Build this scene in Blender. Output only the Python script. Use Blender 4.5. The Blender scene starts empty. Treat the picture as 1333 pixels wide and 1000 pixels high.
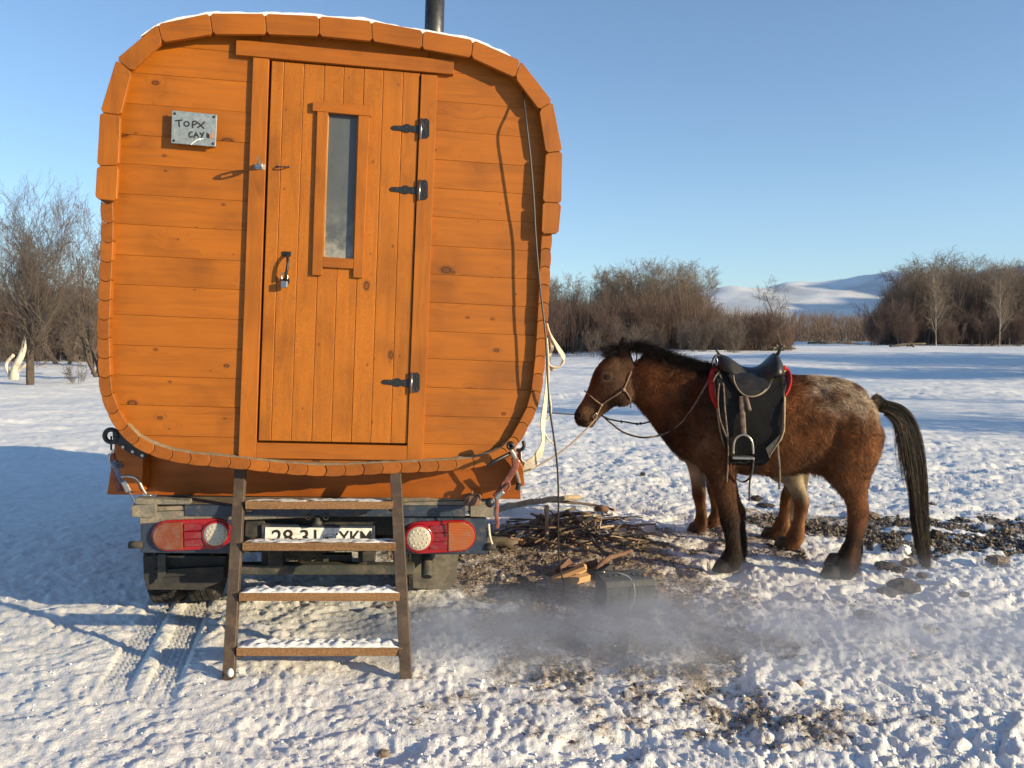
import bpy, bmesh, math, random
import numpy as np
from mathutils import Vector, Matrix
from mathutils.bvhtree import BVHTree

S = bpy.context.scene
C = S.collection
PI = math.pi
R = math.radians

# ------------------------------------------------------------------ camera
CAM = Vector((0.0, 0.0, 1.5))
PITCH = R(3.43)
cam_d = bpy.data.cameras.new('camera')
cam_d.sensor_width = 36.0
cam_d.lens = 27.0
cam_d.clip_start = 0.05
cam_d.clip_end = 20000
cam = bpy.data.objects.new('camera', cam_d)
C.objects.link(cam)
cam.location = CAM
cam.rotation_euler = (PI / 2 - PITCH, 0, 0)
S.camera = cam
FPX = 1000.0
FW = Vector((0, math.cos(PITCH), -math.sin(PITCH)))
UP = Vector((0, math.sin(PITCH), math.cos(PITCH)))

# ------------------------------------------------------------------ light
SUN_AZ = R(64.0)      # to the right of the line that runs from the scene back past the camera
SUN_EL = R(14.3)
sun_to = Vector((math.sin(SUN_AZ) * math.cos(SUN_EL), -math.cos(SUN_AZ) * math.cos(SUN_EL), math.sin(SUN_EL)))
world = bpy.data.worlds.new('World')
S.world = world
world.use_nodes = True
wn = world.node_tree
bg = wn.nodes['Background']
sky = wn.nodes.new('ShaderNodeTexSky')
sky.sky_type = 'NISHITA'
sky.sun_disc = False
sky.sun_elevation = SUN_EL
sky.sun_rotation = math.atan2(sun_to.x, sun_to.y)
sky.altitude = 300
sky.air_density = 1.0
sky.dust_density = 0.15
sky.ozone_density = 1.8
tint = wn.nodes.new('ShaderNodeMix'); tint.data_type = 'RGBA'; tint.blend_type = 'MULTIPLY'; tint.inputs[0].default_value = 1.0
tint.inputs[7].default_value = (0.92, 1.10, 1.30, 1)
wn.links.new(sky.outputs[0], tint.inputs[6]); wn.links.new(tint.outputs[2], bg.inputs[0])
bg.inputs[1].default_value = 0.080
sl = bpy.data.lights.new('sun', 'SUN')
sl.energy = 5.0
sl.angle = R(0.55)
sl.color = (1.0, 0.81, 0.51)
sun = bpy.data.objects.new('sun', sl)
C.objects.link(sun)
sun.rotation_euler = sun_to.to_track_quat('Z', 'Y').to_euler()
S.view_settings.view_transform = 'Standard'
S.view_settings.look = 'None'
S.view_settings.gamma = 1
S.view_settings.use_curve_mapping = False
S.view_settings.exposure = 0.92
S.cycles.max_bounces = 6
S.cycles.volume_bounces = 1
S.cycles.transparent_max_bounces = 12

# ------------------------------------------------------------------ helpers
def ray(px, py):
    return FW + Vector((1, 0, 0)) * ((px - 666.5) / FPX) - UP * ((py - 500.0) / FPX)

def at(px, py, Y):
    d = ray(px, py)
    return CAM + d * (Y / d.y)

def plane_hit(px, py, o, n):
    d = ray(px, py)
    return CAM + d * ((o - CAM).dot(n) / d.dot(n))

def props(o, label=None, cat=None, group=None, kind=None):
    if label: o['label'] = label
    if cat: o['category'] = cat
    if group: o['group'] = group
    if kind: o['kind'] = kind
    return o

def empty(name, loc=(0, 0, 0), label=None, cat=None, group=None, rz=0.0):
    o = bpy.data.objects.new(name, None)
    o.empty_display_size = 0.1
    C.objects.link(o)
    o.location = loc
    o.rotation_euler = (0, 0, rz)
    return props(o, label, cat, group)

def link(name, me, mat=None, parent=None, smooth=False, bevel=0.0):
    o = bpy.data.objects.new(name, me)
    C.objects.link(o)
    if mat is not None and not me.materials:
        me.materials.append(mat)
    if parent is not None:
        o.parent = parent
    if smooth:
        me.polygons.foreach_set('use_smooth', [True] * len(me.polygons))
    if bevel:
        b = o.modifiers.new('bevel', 'BEVEL')
        b.width = bevel; b.segments = 1; b.limit_method = 'ANGLE'; b.angle_limit = R(35)
    return o

def mesh(name, vs, fs):
    me = bpy.data.meshes.new(name)
    me.from_pydata([tuple(v) for v in vs], [], fs)
    me.update()
    return me

def np_mesh(name, V, F):
    """V (n,3) float, F (m,k) int, all faces with k corners"""
    me = bpy.data.meshes.new(name)
    V = np.asarray(V, dtype=np.float32); F = np.asarray(F, dtype=np.int32)
    k = F.shape[1]
    me.vertices.add(len(V)); me.vertices.foreach_set('co', V.ravel())
    me.loops.add(F.size); me.loops.foreach_set('vertex_index', F.ravel())
    me.polygons.add(len(F))
    me.polygons.foreach_set('loop_start', np.arange(0, F.size, k, dtype=np.int32))
    me.update(calc_edges=True)
    me.validate()
    return me

class MB:
    """collects shapes, built as one mesh"""
    def __init__(s): s.v = []; s.f = []
    def add(s, vs, fs):
        n = len(s.v); s.v += [tuple(v) for v in vs]; s.f += [tuple(i + n for i in f) for f in fs]
        return s
    def box(s, lo, hi, M=None):
        x0, y0, z0 = lo; x1, y1, z1 = hi
        vs = [Vector(p) for p in ((x0,y0,z0),(x1,y0,z0),(x1,y1,z0),(x0,y1,z0),(x0,y0,z1),(x1,y0,z1),(x1,y1,z1),(x0,y1,z1))]
        if M is not None: vs = [M @ v for v in vs]
        return s.add(vs, [(0,3,2,1),(4,5,6,7),(0,1,5,4),(1,2,6,5),(2,3,7,6),(3,0,4,7)])
    def prism(s, poly, y0, y1):
        """poly [(u,v)] extruded along local y from y0 (front) to y1"""
        n = len(poly)
        a = sum(poly[i][0]*poly[(i+1)%n][1]-poly[(i+1)%n][0]*poly[i][1] for i in range(n))
        if a < 0: poly = poly[::-1]
        vs = [(u, y0, v) for u, v in poly] + [(u, y1, v) for u, v in poly]
        fs = [tuple(range(n)), tuple(range(2*n-1, n-1, -1))]
        for i in range(n):
            j = (i+1) % n
            fs.append((j, i, i+n, j+n))
        return s.add(vs, fs)
    def tube(s, pts, r, sides=8, flat=None):
        """round tube along pts; r number or list; flat = (width factor, thickness factor, up hint)"""
        pts = [Vector(p) for p in pts]; n = len(pts)
        rs = [r]*n if isinstance(r, (int, float)) else list(r)
        rings = []
        prev = None
        for i, p in enumerate(pts):
            t = (pts[min(i+1, n-1)] - pts[max(i-1, 0)])
            t = t.normalized() if t.length > 1e-9 else Vector((0, 0, 1))
            if prev is None:
                h = Vector(flat[2]) if flat else (Vector((0,0,1)) if abs(t.z) < 0.9 else Vector((1,0,0)))
                a = h - t * h.dot(t)
                a.normalize()
            else:
                a = prev - t * prev.dot(t)
                if a.length < 1e-6: a = t.orthogonal()
                a.normalize()
            prev = a
            b = t.cross(a)
            fa, fb = (flat[0], flat[1]) if flat else (1, 1)
            rings.append([p + a*(math.cos(k*2*PI/sides)*rs[i]*fa) + b*(math.sin(k*2*PI/sides)*rs[i]*fb) for k in range(sides)])
        vs = [v for rg in rings for v in rg]
        fs = []
        for i in range(n-1):
            for k in range(sides):
                k2 = (k+1) % sides
                fs.append((i*sides+k, i*sides+k2, (i+1)*sides+k2, (i+1)*sides+k))
        fs.append(tuple(range(sides-1, -1, -1)))
        fs.append(tuple((n-1)*sides+k for k in range(sides)))
        return s.add(vs, fs)
    def ball(s, c, r, nu=12, nv=8, M=None):
        c = Vector(c); r = Vector((r, r, r)) if isinstance(r, (int, float)) else Vector(r)
        vs = []; fs = []
        for j in range(nv+1):
            th = PI*j/nv
            for i in range(nu):
                ph = 2*PI*i/nu
                v = Vector((r.x*math.sin(th)*math.cos(ph), r.y*math.sin(th)*math.sin(ph), r.z*math.cos(th)))
                if M is not None: v = M @ v
                vs.append(c+v)
        for j in range(nv):
            for i in range(nu):
                i2 = (i+1) % nu
                fs.append((j*nu+i, (j+1)*nu+i, (j+1)*nu+i2, j*nu+i2))
        return s.add(vs, fs)
    def lathe(s, c, axis, prof, sides=24, open_=False):
        """prof [(dist along axis, radius)]"""
        ax = Vector(axis).normalized(); a = ax.orthogonal().normalized(); b = ax.cross(a); c = Vector(c)
        vs = []; fs = []
        for d, r in prof:
            for k in range(sides):
                t = 2*PI*k/sides
                vs.append(c + ax*d + (a*math.cos(t)+b*math.sin(t))*r)
        for i in range(len(prof)-1):
            for k in range(sides):
                k2 = (k+1) % sides
                fs.append((i*sides+k, i*sides+k2, (i+1)*sides+k2, (i+1)*sides+k))
        if not open_:
            fs.append(tuple(range(sides-1, -1, -1)))
            fs.append(tuple((len(prof)-1)*sides+k for k in range(sides)))
        return s.add(vs, fs)
    def build(s, name, mat, parent=None, smooth=False, bevel=0.0):
        me = mesh(name, s.v, s.f)
        return link(name, me, mat, parent, smooth, bevel)

def catmull(pts, n=6):
    pts = [Vector(p) for p in pts]
    out = []
    for i in range(len(pts)-1):
        p0 = pts[max(i-1, 0)]; p1 = pts[i]; p2 = pts[i+1]; p3 = pts[min(i+2, len(pts)-1)]
        for k in range(n):
            t = k/n
            out.append(0.5*((2*p1)+(p2-p0)*t+(2*p0-5*p1+4*p2-p3)*t*t+(3*p1-p0-3*p2+p3)*t**3))
    out.append(pts[-1])
    return out

# vectorised 2-D gradient noise
_rs = np.random.RandomState(7)
_perm = _rs.permutation(4096)
_ang = _rs.rand(4096)*2*np.pi
_r1 = _rs.rand(4096)
_gx, _gy = np.cos(_ang), np.sin(_ang)
def pn(x, y):
    x = np.asarray(x, dtype=np.float64); y = np.asarray(y, dtype=np.float64)
    xi = np.floor(x).astype(np.int64); yi = np.floor(y).astype(np.int64)
    xf = x-xi; yf = y-yi
    u = xf*xf*xf*(xf*(xf*6-15)+10); v = yf*yf*yf*(yf*(yf*6-15)+10)
    def g(ix, iy, dx, dy):
        h = _perm[(_perm[ix & 4095]+iy) & 4095]
        return _gx[h]*dx+_gy[h]*dy
    a = g(xi, yi, xf, yf); b = g(xi+1, yi, xf-1, yf); c = g(xi, yi+1, xf, yf-1); d = g(xi+1, yi+1, xf-1, yf-1)
    return ((a*(1-u)+b*u)*(1-v)+(c*(1-u)+d*u)*v)*1.5
def fbm(x, y, o=4, g=0.5, l=2.03):
    s = 0; a = 1
    for i in range(o):
        s = s+a*pn(x+i*17.3, y-i*9.1); x = x*l; y = y*l; a *= g
    return s
def worley(x, y, seed=0, rmin=0.25, rmax=0.6, dens=1.0):
    """scattered rounded lumps 0..1, one at most to each unit cell"""
    xi = np.floor(x).astype(np.int64); yi = np.floor(y).astype(np.int64)
    out = np.zeros_like(x)
    for i in (-1, 0, 1):
        for j in (-1, 0, 1):
            cx, cy = xi+i, yi+j
            h = _perm[(_perm[(cx+seed) & 4095]+cy) & 4095]
            r1 = _r1[h]; r2 = _r1[(h*7+13) & 4095]; r3 = _r1[(h*31+5) & 4095]; r4 = _r1[(h*11+77) & 4095]
            r = rmin+(rmax-rmin)*r3
            d = ((x-cx-r1)**2*(0.7+0.6*r4)+(y-cy-r2)**2*(1.3-0.6*r4))/(r*r)
            out = np.maximum(out, np.where(r4*0.999 < dens, np.sqrt(np.clip(1-d, 0, 1))*r/rmax, 0))
    return out
def sst(a, b, x):
    t = np.clip((x-a)/(b-a), 0, 1)
    return t*t*(3-2*t)
# ------------------------------------------------------------------ materials
def mat(name, col=(0.5,0.5,0.5), rough=0.6, metal=0.0, spec=None, **kw):
    m = bpy.data.materials.new(name); m.use_nodes = True
    b = m.node_tree.nodes['Principled BSDF']
    b.inputs['Base Color'].default_value = (*col, 1)
    b.inputs['Roughness'].default_value = rough
    b.inputs['Metallic'].default_value = metal
    if spec is not None: b.inputs['Specular IOR Level'].default_value = spec
    for k, v in kw.items():
        b.inputs[k.replace('_', ' ')].default_value = v
    return m

class G:
    """tiny node graph helper"""
    def __init__(s, m): s.m = m; s.t = m.node_tree; s.b = s.t.nodes['Principled BSDF']
    def n(s, typ, **kw):
        nd = s.t.nodes.new(typ)
        for k, v in kw.items(): setattr(nd, k, v)
        return nd
    def l(s, a, b): s.t.links.new(a, b)
    def coord(s, kind='Object', scale=(1,1,1), rnd=0.0, src=None):
        if src is None: src = s.n('ShaderNodeTexCoord').outputs[kind]
        if rnd:
            oi = s.n('ShaderNodeObjectInfo')
            mu = s.n('ShaderNodeMath', operation='MULTIPLY'); s.l(oi.outputs['Random'], mu.inputs[0]); mu.inputs[1].default_value = rnd
            ad = s.n('ShaderNodeVectorMath', operation='ADD'); s.l(src, ad.inputs[0])
            cb = s.n('ShaderNodeCombineXYZ'); s.l(mu.outputs[0], cb.inputs[0]); s.l(mu.outputs[0], cb.inputs[1]); s.l(mu.outputs[0], cb.inputs[2])
            s.l(cb.outputs[0], ad.inputs[1]); src = ad.outputs[0]
        mp = s.n('ShaderNodeVectorMath', operation='MULTIPLY'); s.l(src, mp.inputs[0]); mp.inputs[1].default_value = scale
        return mp.outputs[0]
    def noise(s, vec, scale=5, detail=4, rough=0.55, dist=0.0):
        nd = s.n('ShaderNodeTexNoise'); s.l(vec, nd.inputs['Vector'])
        nd.inputs['Scale'].default_value = scale; nd.inputs['Detail'].default_value = detail
        nd.inputs['Roughness'].default_value = rough; nd.inputs['Distortion'].default_value = dist
        return nd.outputs['Fac']
    def ramp(s, fac, stops):
        r = s.n('ShaderNodeValToRGB'); s.l(fac, r.inputs[0])
        e = r.color_ramp.elements
        while len(e) > 1: e.remove(e[-1])
        e[0].position = stops[0][0]; c = stops[0][1]; e[0].color = (*c, 1) if hasattr(c, '__len__') else (c, c, c, 1)
        for p, c in stops[1:]:
            x = e.new(p); x.color = (*c, 1) if hasattr(c, '__len__') else (c, c, c, 1)
        return r.outputs[0]
    def mix(s, fac, a, b, mode='MIX'):
        m = s.n('ShaderNodeMix', data_type='RGBA', blend_type=mode)
        for inp, v in ((m.inputs[0], fac), (m.inputs[6], a), (m.inputs[7], b)):
            if isinstance(v, (int, float)): inp.default_value = v
            elif hasattr(v, 'is_linked') or hasattr(v, 'node'): s.l(v, inp)
            else: inp.default_value = (*v, 1)
        return m.outputs[2]
    def math(s, op, a, b=0.0, c=None):
        m = s.n('ShaderNodeMath', operation=op)
        for i, v in enumerate((a, b) if c is None else (a, b, c)):
            if isinstance(v, (int, float)): m.inputs[i].default_value = v
            else: s.l(v, m.inputs[i])
        return m.outputs[0]
    def color(s, c): s.l(c, s.b.inputs['Base Color'])
    def rough(s, c): s.l(c, s.b.inputs['Roughness'])
    def bump(s, h, dist=0.002, strength=0.6):
        b = s.n('ShaderNodeBump'); b.inputs['Distance'].default_value = dist; b.inputs['Strength'].default_value = strength
        s.l(h, b.inputs['Height']); s.l(b.outputs[0], s.b.inputs['Normal'])

def wood(name, base, axis, dark=0.72, knots=True, rough=0.5, speck=0.0, vary=0.22):
    m = mat(name, base, rough, 0, 0.35); g = G(m)
    sc = [14.0, 14.0, 14.0]; sc[axis] = 1.1
    vec = g.coord('Object', (1,1,1), rnd=37.0)
    # knots live on the plane across the board
    ks = [4.2, 4.2, 4.2]; ks[axis] = 2.6
    if axis in (0, 2): ks[1] = 0.0
    else: ks[1] = 1.0
    kv = g.coord(src=vec, scale=ks)
    ksp = g.n('ShaderNodeSeparateXYZ'); g.l(kv, ksp.inputs[0]); kcb = g.n('ShaderNodeCombineXYZ')
    g.l(ksp.outputs[0], kcb.inputs[0]); g.l(ksp.outputs[2], kcb.inputs[1])
    vo = g.n('ShaderNodeTexVoronoi'); vo.voronoi_dimensions = '2D'; g.l(kcb.outputs[0], vo.inputs['Vector']); vo.inputs['Scale'].default_value = 1.0
    sepc = g.n('ShaderNodeSeparateColor'); g.l(vo.outputs['Color'], sepc.inputs[0])
    on = g.math('GREATER_THAN', sepc.outputs[0], 0.68)
    kd = g.math('MULTIPLY', vo.outputs['Distance'], g.math('ADD', 0.75, g.math('MULTIPLY', sepc.outputs[1], 1.6)))
    grainv = g.coord(src=vec, scale=sc)
    # grain swirls round a knot
    swell = g.math('MULTIPLY', g.math('SUBTRACT', 1.0, g.math('MINIMUM', g.math('MULTIPLY', kd, 4.0), 1.0)), 0.9)
    ad = g.n('ShaderNodeVectorMath', operation='ADD'); g.l(grainv, ad.inputs[0])
    cb = g.n('ShaderNodeCombineXYZ'); g.l(swell, cb.inputs[0]); g.l(swell, cb.inputs[2]); g.l(cb.outputs[0], ad.inputs[1])
    gr = g.noise(ad.outputs[0], 2.4, 6, 0.62, 0.6)
    big = g.noise(g.coord(src=vec, scale=(2.2, 2.2, 2.2)), 1.6, 3, 0.5)
    dk = tuple(c*dark for c in base); lt = tuple(min(1, c*1.18) for c in base)
    c1 = g.ramp(gr, [(0.22, dk), (0.5, base), (0.8, lt)])
    sh = g.ramp(big, [(0.3, 0.74), (0.5, 1.0), (0.75, 1.12)])
    c1 = g.mix(1.0, c1, sh, 'MULTIPLY')
    oi = g.n('ShaderNodeObjectInfo')
    va = g.math('ADD', 1.0-vary/2, g.math('MULTIPLY', oi.outputs['Random'], vary))
    c1 = g.mix(1.0, c1, g.ramp(va, [(0.0, 0.0), (1.0, 1.0)]) if False else va, 'MULTIPLY')
    if speck:
        sp = g.noise(g.coord(src=vec, scale=(1,1,1)), 160, 2, 0.6)
        c1 = g.mix(speck, c1, g.mix(1.0, c1, g.ramp(sp, [(0.38, 0.45), (0.55, 1.0), (0.7, 1.5)]), 'MULTIPLY'))
    if knots:
        km = g.ramp(kd, [(0.0, 0.75), (0.035, 0.45), (0.05, 1.0), (0.066, 0.75), (0.085, 0.2), (0.13, 0.0)])
        km = g.math('MULTIPLY', km, on)
        c1 = g.mix(km, c1, tuple(c*k for c, k in zip(base, (0.16, 0.16, 0.3))))
        v2 = g.n('ShaderNodeTexVoronoi'); v2.voronoi_dimensions = '2D'; g.l(kcb.outputs[0], v2.inputs['Vector']); v2.inputs['Scale'].default_value = 3.1
        s2 = g.n('ShaderNodeSeparateColor'); g.l(v2.outputs['Color'], s2.inputs[0])
        k2 = g.math('MULTIPLY', g.ramp(g.math('MULTIPLY', v2.outputs['Distance'], g.math('ADD', 0.7, s2.outputs[1])), [(0.0, 0.8), (0.05, 0.6), (0.10, 0.0)]), g.math('GREATER_THAN', s2.outputs[0], 0.86))
        c1 = g.mix(k2, c1, tuple(c*k for c, k in zip(base, (0.22, 0.2, 0.3))))
    g.color(c1)
    g.bump(gr, 0.0012, 0.7)
    g.rough(g.ramp(gr, [(0.3, rough+0.12), (0.7, rough-0.06)]))
    return m

STAIN = (0.32, 0.095, 0.0055)
M = {}
M['plank'] = wood('stained_wood_across', STAIN, 0, vary=0.10)
M['plank_up'] = wood('stained_wood_upright', (0.355, 0.110, 0.0068), 2, speck=0.22, vary=0.12)
M['frame_up'] = wood('stained_frame_upright', (0.30, 0.090, 0.0055), 2, knots=False)
M['frame_x'] = wood('stained_frame_across', (0.295, 0.086, 0.0052), 0, knots=False, vary=0.14)
M['stave'] = wood('stained_stave', (0.265, 0.078, 0.006), 1, knots=False, vary=0.3)
M['cradle'] = wood('stained_board_skirt', (0.34, 0.09, 0.007), 0, knots=False)
M['rawwood'] = wood('raw_split_wood', (0.52, 0.30, 0.13), 0, knots=False, rough=0.8)
M['tread'] = wood('weathered_tread_wood', (0.27, 0.145, 0.065), 0, knots=False, rough=0.85, speck=0.6)

def rusty(name, base, spot, rough=0.55, scale=9.0, amt=(0.52, 0.68), metal=0.0, bumpd=0.001):
    m = mat(name, base, rough, metal); g = G(m)
    v = g.coord('Object', (1,1,1), rnd=11.0)
    n = g.noise(v, scale, 6, 0.65)
    f = g.ramp(n, [(amt[0], 0.0), (amt[1], 1.0)])
    n2 = g.noise(v, scale*7, 4, 0.6)
    c = g.mix(f, base, spot)
    c = g.mix(1.0, c, g.ramp(n2, [(0.3, 0.7), (0.7, 1.25)]), 'MULTIPLY')
    g.color(c); g.bump(n2, bumpd, 0.5); g.rough(g.ramp(f, [(0, rough), (1, min(1, rough+0.3))]))
    return m

M['black_iron'] = rusty('black_iron', (0.012,0.012,0.013), (0.05,0.04,0.035), 0.42, 25, (0.58,0.75))
M['zinc'] = rusty('zinc_steel', (0.5,0.48,0.44), (0.25,0.2,0.15), 0.35, 30, (0.55,0.7), 0.9)
M['chrome'] = mat('bright_steel', (0.45,0.44,0.42), 0.28, 1.0)
M['sign'] = rusty('sign_aluminium', (0.30,0.34,0.345), (0.22,0.25,0.25), 0.38, 6, (0.4,0.75), 0.35)
M['ink'] = mat('black_marker', (0.012,0.012,0.012), 0.6)
M['ink_red'] = mat('faded_marker', (0.42,0.20,0.11), 0.6)
M['flue'] = rusty('flue_steel', (0.10,0.105,0.11), (0.05,0.045,0.04), 0.36, 5, (0.4,0.7), 0.8)
M['navy'] = rusty('navy_truck_paint', (0.022,0.035,0.06), (0.10,0.085,0.065), 0.45, 14, (0.52,0.72))
M['deck_edge'] = rusty('dirty_deck_steel', (0.125,0.12,0.10), (0.24,0.2,0.15), 0.7, 12, (0.42,0.66))
M['deck'] = rusty('deck_floor', (0.13,0.105,0.075), (0.24,0.2,0.15), 0.85, 9, (0.45,0.7))
M['chassis'] = rusty('grimy_chassis', (0.016,0.017,0.017), (0.075,0.06,0.045), 0.7, 10, (0.45,0.7))
M['bumper'] = rusty('underrun_bar_paint', (0.035,0.04,0.035), (0.12,0.095,0.07), 0.6, 11, (0.45,0.7))
M['rubber'] = rusty('tyre_rubber', (0.014,0.014,0.014), (0.11,0.10,0.085), 0.85, 18, (0.5,0.72))
M['flap'] = rusty('mud_flap_rubber', (0.02,0.02,0.021), (0.06,0.05,0.042), 0.75, 7, (0.45,0.75))
M['flap_dusty'] = rusty('dusty_mud_flap', (0.13,0.115,0.09), (0.06,0.053,0.045), 0.85, 7, (0.45,0.75))
M['ladder'] = rusty('brown_ladder_steel', (0.060,0.040,0.026), (0.115,0.078,0.05), 0.6, 13, (0.45,0.7))
M['plate'] = rusty('plate_white', (0.72,0.71,0.66), (0.45,0.41,0.34), 0.5, 9, (0.55,0.8))
M['cab'] = rusty('white_cab_paint', (0.55,0.55,0.54), (0.3,0.27,0.22), 0.35, 3, (0.5,0.8))
M['leather'] = rusty('black_leather', (0.008,0.0075,0.007), (0.022,0.018,0.014), 0.42, 9, (0.42,0.7), bumpd=0.002)
M['leather_flap'] = rusty('black_leather_flap', (0.0065,0.006,0.0055), (0.016,0.0145,0.012), 0.66, 6, (0.42,0.7), bumpd=0.003)
M['strapleather'] = rusty('worn_strap_leather', (0.16,0.115,0.085), (0.06,0.045,0.035), 0.7, 40, (0.45,0.65))
M['darkstrap'] = rusty('dark_strap', (0.03,0.024,0.02), (0.09,0.065,0.05), 0.6, 40, (0.5,0.7))
M['redfelt'] = rusty('red_felt', (0.42,0.018,0.015), (0.26,0.012,0.01), 0.95, 20, (0.4,0.7))
M['undercloth'] = rusty('saddle_backing', (0.33,0.26,0.17), (0.2,0.15,0.1), 0.9, 30, (0.4,0.7))
M['rope_white'] = rusty('white_rope', (0.66,0.61,0.48), (0.42,0.36,0.25), 0.85, 50, (0.45,0.7))
M['rope_brown'] = rusty('brown_rope', (0.27,0.20,0.15), (0.13,0.09,0.065), 0.85, 60, (0.45,0.65))
M['cable'] = mat('dark_cable', (0.045,0.038,0.033), 0.5)
M['cable_grey'] = mat('pale_cable', (0.33,0.33,0.31), 0.5)
M['strap_red'] = rusty('rusty_red_strap', (0.26,0.085,0.06), (0.12,0.045,0.035), 0.75, 22, (0.4,0.7))
M['strap_blue'] = rusty('blue_strap_steel', (0.05,0.09,0.16), (0.2,0.2,0.2), 0.5, 22, (0.45,0.7))
M['battery'] = rusty('battery_plastic', (0.035,0.042,0.038), (0.085,0.085,0.075), 0.55, 12, (0.42,0.7))
M['battery_top'] = rusty('battery_lid', (0.062,0.066,0.06), (0.12,0.115,0.1), 0.55, 12, (0.42,0.7))
M['bark'] = rusty('dark_bark', (0.075,0.055,0.04), (0.17,0.135,0.10), 0.9, 16, (0.4,0.65), bumpd=0.004)
M['bark_pale'] = rusty('pale_barkless_wood', (0.42,0.33,0.22), (0.25,0.18,0.11), 0.85, 22, (0.45,0.7), bumpd=0.003)
M['bark_red'] = rusty('reddish_bark', (0.13,0.065,0.04), (0.2,0.12,0.08), 0.9, 16, (0.4,0.65), bumpd=0.004)
M['cutwood'] = rusty('cut_wood', (0.50,0.27,0.12), (0.32,0.16,0.07), 0.85, 30, (0.4,0.7))
M['dung'] = rusty('frozen_dung', (0.03,0.024,0.019), (0.07,0.055,0.042), 0.95, 25, (0.4,0.65), bumpd=0.006)
M['stone'] = rusty('brown_stone', (0.15,0.11,0.08), (0.25,0.2,0.15), 0.85, 18, (0.4,0.65), bumpd=0.004)
M['tree'] = rusty('tree_bark', (0.085,0.068,0.054), (0.15,0.125,0.10), 0.9, 4, (0.4,0.7), bumpd=0.01)
M['tree_pale'] = rusty('pale_tree_bark', (0.36,0.31,0.25), (0.16,0.13,0.10), 0.9, 3, (0.45,0.7), bumpd=0.01)
M['tree_dark'] = rusty('dark_willow_bark', (0.06,0.045,0.034), (0.11,0.085,0.065), 0.9, 4, (0.4,0.7), bumpd=0.01)
M['twig'] = mat('twigs', (0.115,0.088,0.068), 0.8)
M['twig_warm'] = mat('warm_twigs', (0.19,0.145,0.105), 0.8)
M['twig_red'] = mat('reddish_twigs', (0.10,0.06,0.047), 0.8)
M['twig_left'] = mat('grey_brown_twigs', (0.12,0.092,0.072), 0.8)
M['whitewood'] = rusty('bleached_trunk', (0.62,0.55,0.45), (0.3,0.24,0.18), 0.85, 3, (0.5,0.72), bumpd=0.01)
M['hoof'] = rusty('hoof_horn', (0.06,0.044,0.03), (0.025,0.02,0.016), 0.6, 30, (0.4,0.7))
M['eye'] = mat('horse_eye', (0.008,0.006,0.005), 0.08)

M['leather_flap'].node_tree.nodes['Principled BSDF'].inputs['Specular IOR Level'].default_value = 0.25
def snow_mat(name, base=(0.80,0.80,0.79), scale=60, bump=0.004):
    m = mat(name, base, 0.62, 0.0, 0.25); g = G(m)
    v = g.coord('Object', (1,1,1))
    n = g.noise(v, scale, 5, 0.65)
    g.bump(n, bump, 0.8)
    g.color(g.ramp(n, [(0.3, tuple(c*0.9 for c in base)), (0.7, base)]))
    return m
M['snow'] = snow_mat('snow_cap')
M['dust'] = rusty('ledge_grime', (0.17,0.12,0.07), (0.26,0.2,0.13), 0.95, 30, (0.4,0.7))
# ------------------------------------------------------------------ ground
def bank(x, y):
    """the low snow bank across the frozen river, right of the truck"""
    edge = 31.0+3.0*np.sin(x*0.09)+2.0*pn(x*0.08, y*0.02)
    up = sst(0, 7.0, y-edge)*0.42*sst(2, 14, x)
    return up

def masks(x, y):
    n1 = fbm(x*1.7+3, y*1.7, 4)
    n2 = fbm(x*5.5, y*5.5+9, 3)
    d = lambda cx, cy, rx, ry: np.sqrt(((x-cx)/rx)**2+((y-cy)/ry)**2)
    dirt = np.zeros_like(x)
    for cx, cy, rx, ry, a in ((0.35, 4.9, 1.25, 1.15, 1.0), (0.55, 3.7, 1.0, 0.55, 0.75), (1.1, 4.3, 0.75, 0.5, 0.55), (0.2, 4.05, 0.7, 0.45, 0.8),
                              (1.5, 5.6, 0.8, 0.8, 0.6), (1.0, 3.0, 0.9, 0.35, 0.55), (0.2, 3.0, 0.9, 0.3, 0.3), (2.5, 6.2, 0.9, 0.8, 0.7), (1.9, 4.0, 0.7, 0.45, 0.3), (-0.3, 5.4, 1.0, 0.9, 0.9)):
        dirt = np.maximum(dirt, a*(1-sst(0.45, 1.15, d(cx, cy, rx, ry)+0.35*n1)))
    dirt = np.clip(dirt*0.86+0.34*n2*(dirt > 0.03), 0, 1)
    grav = (1-sst(0.25, 0.95, d(3.5, 5.85, 1.7, 1.0)+0.85*n1+0.55*n2))*sst(-0.45, 0.2, n2+0.15)
    grav = np.maximum(grav, 0.6*(1-sst(0.1, 0.9, d(2.4, 6.2, 0.75, 0.6)+0.70*n1+0.5*n2)))
    ice = sst(0.0, 0.5, fbm(x*0.10+5, y*0.22+2, 2)+0.45)*sst(9, 14, y)*(1-sst(25, 32, y))*sst(-1, 3, x)
    return dirt, grav, np.clip(ice, 0, 1)

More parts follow.
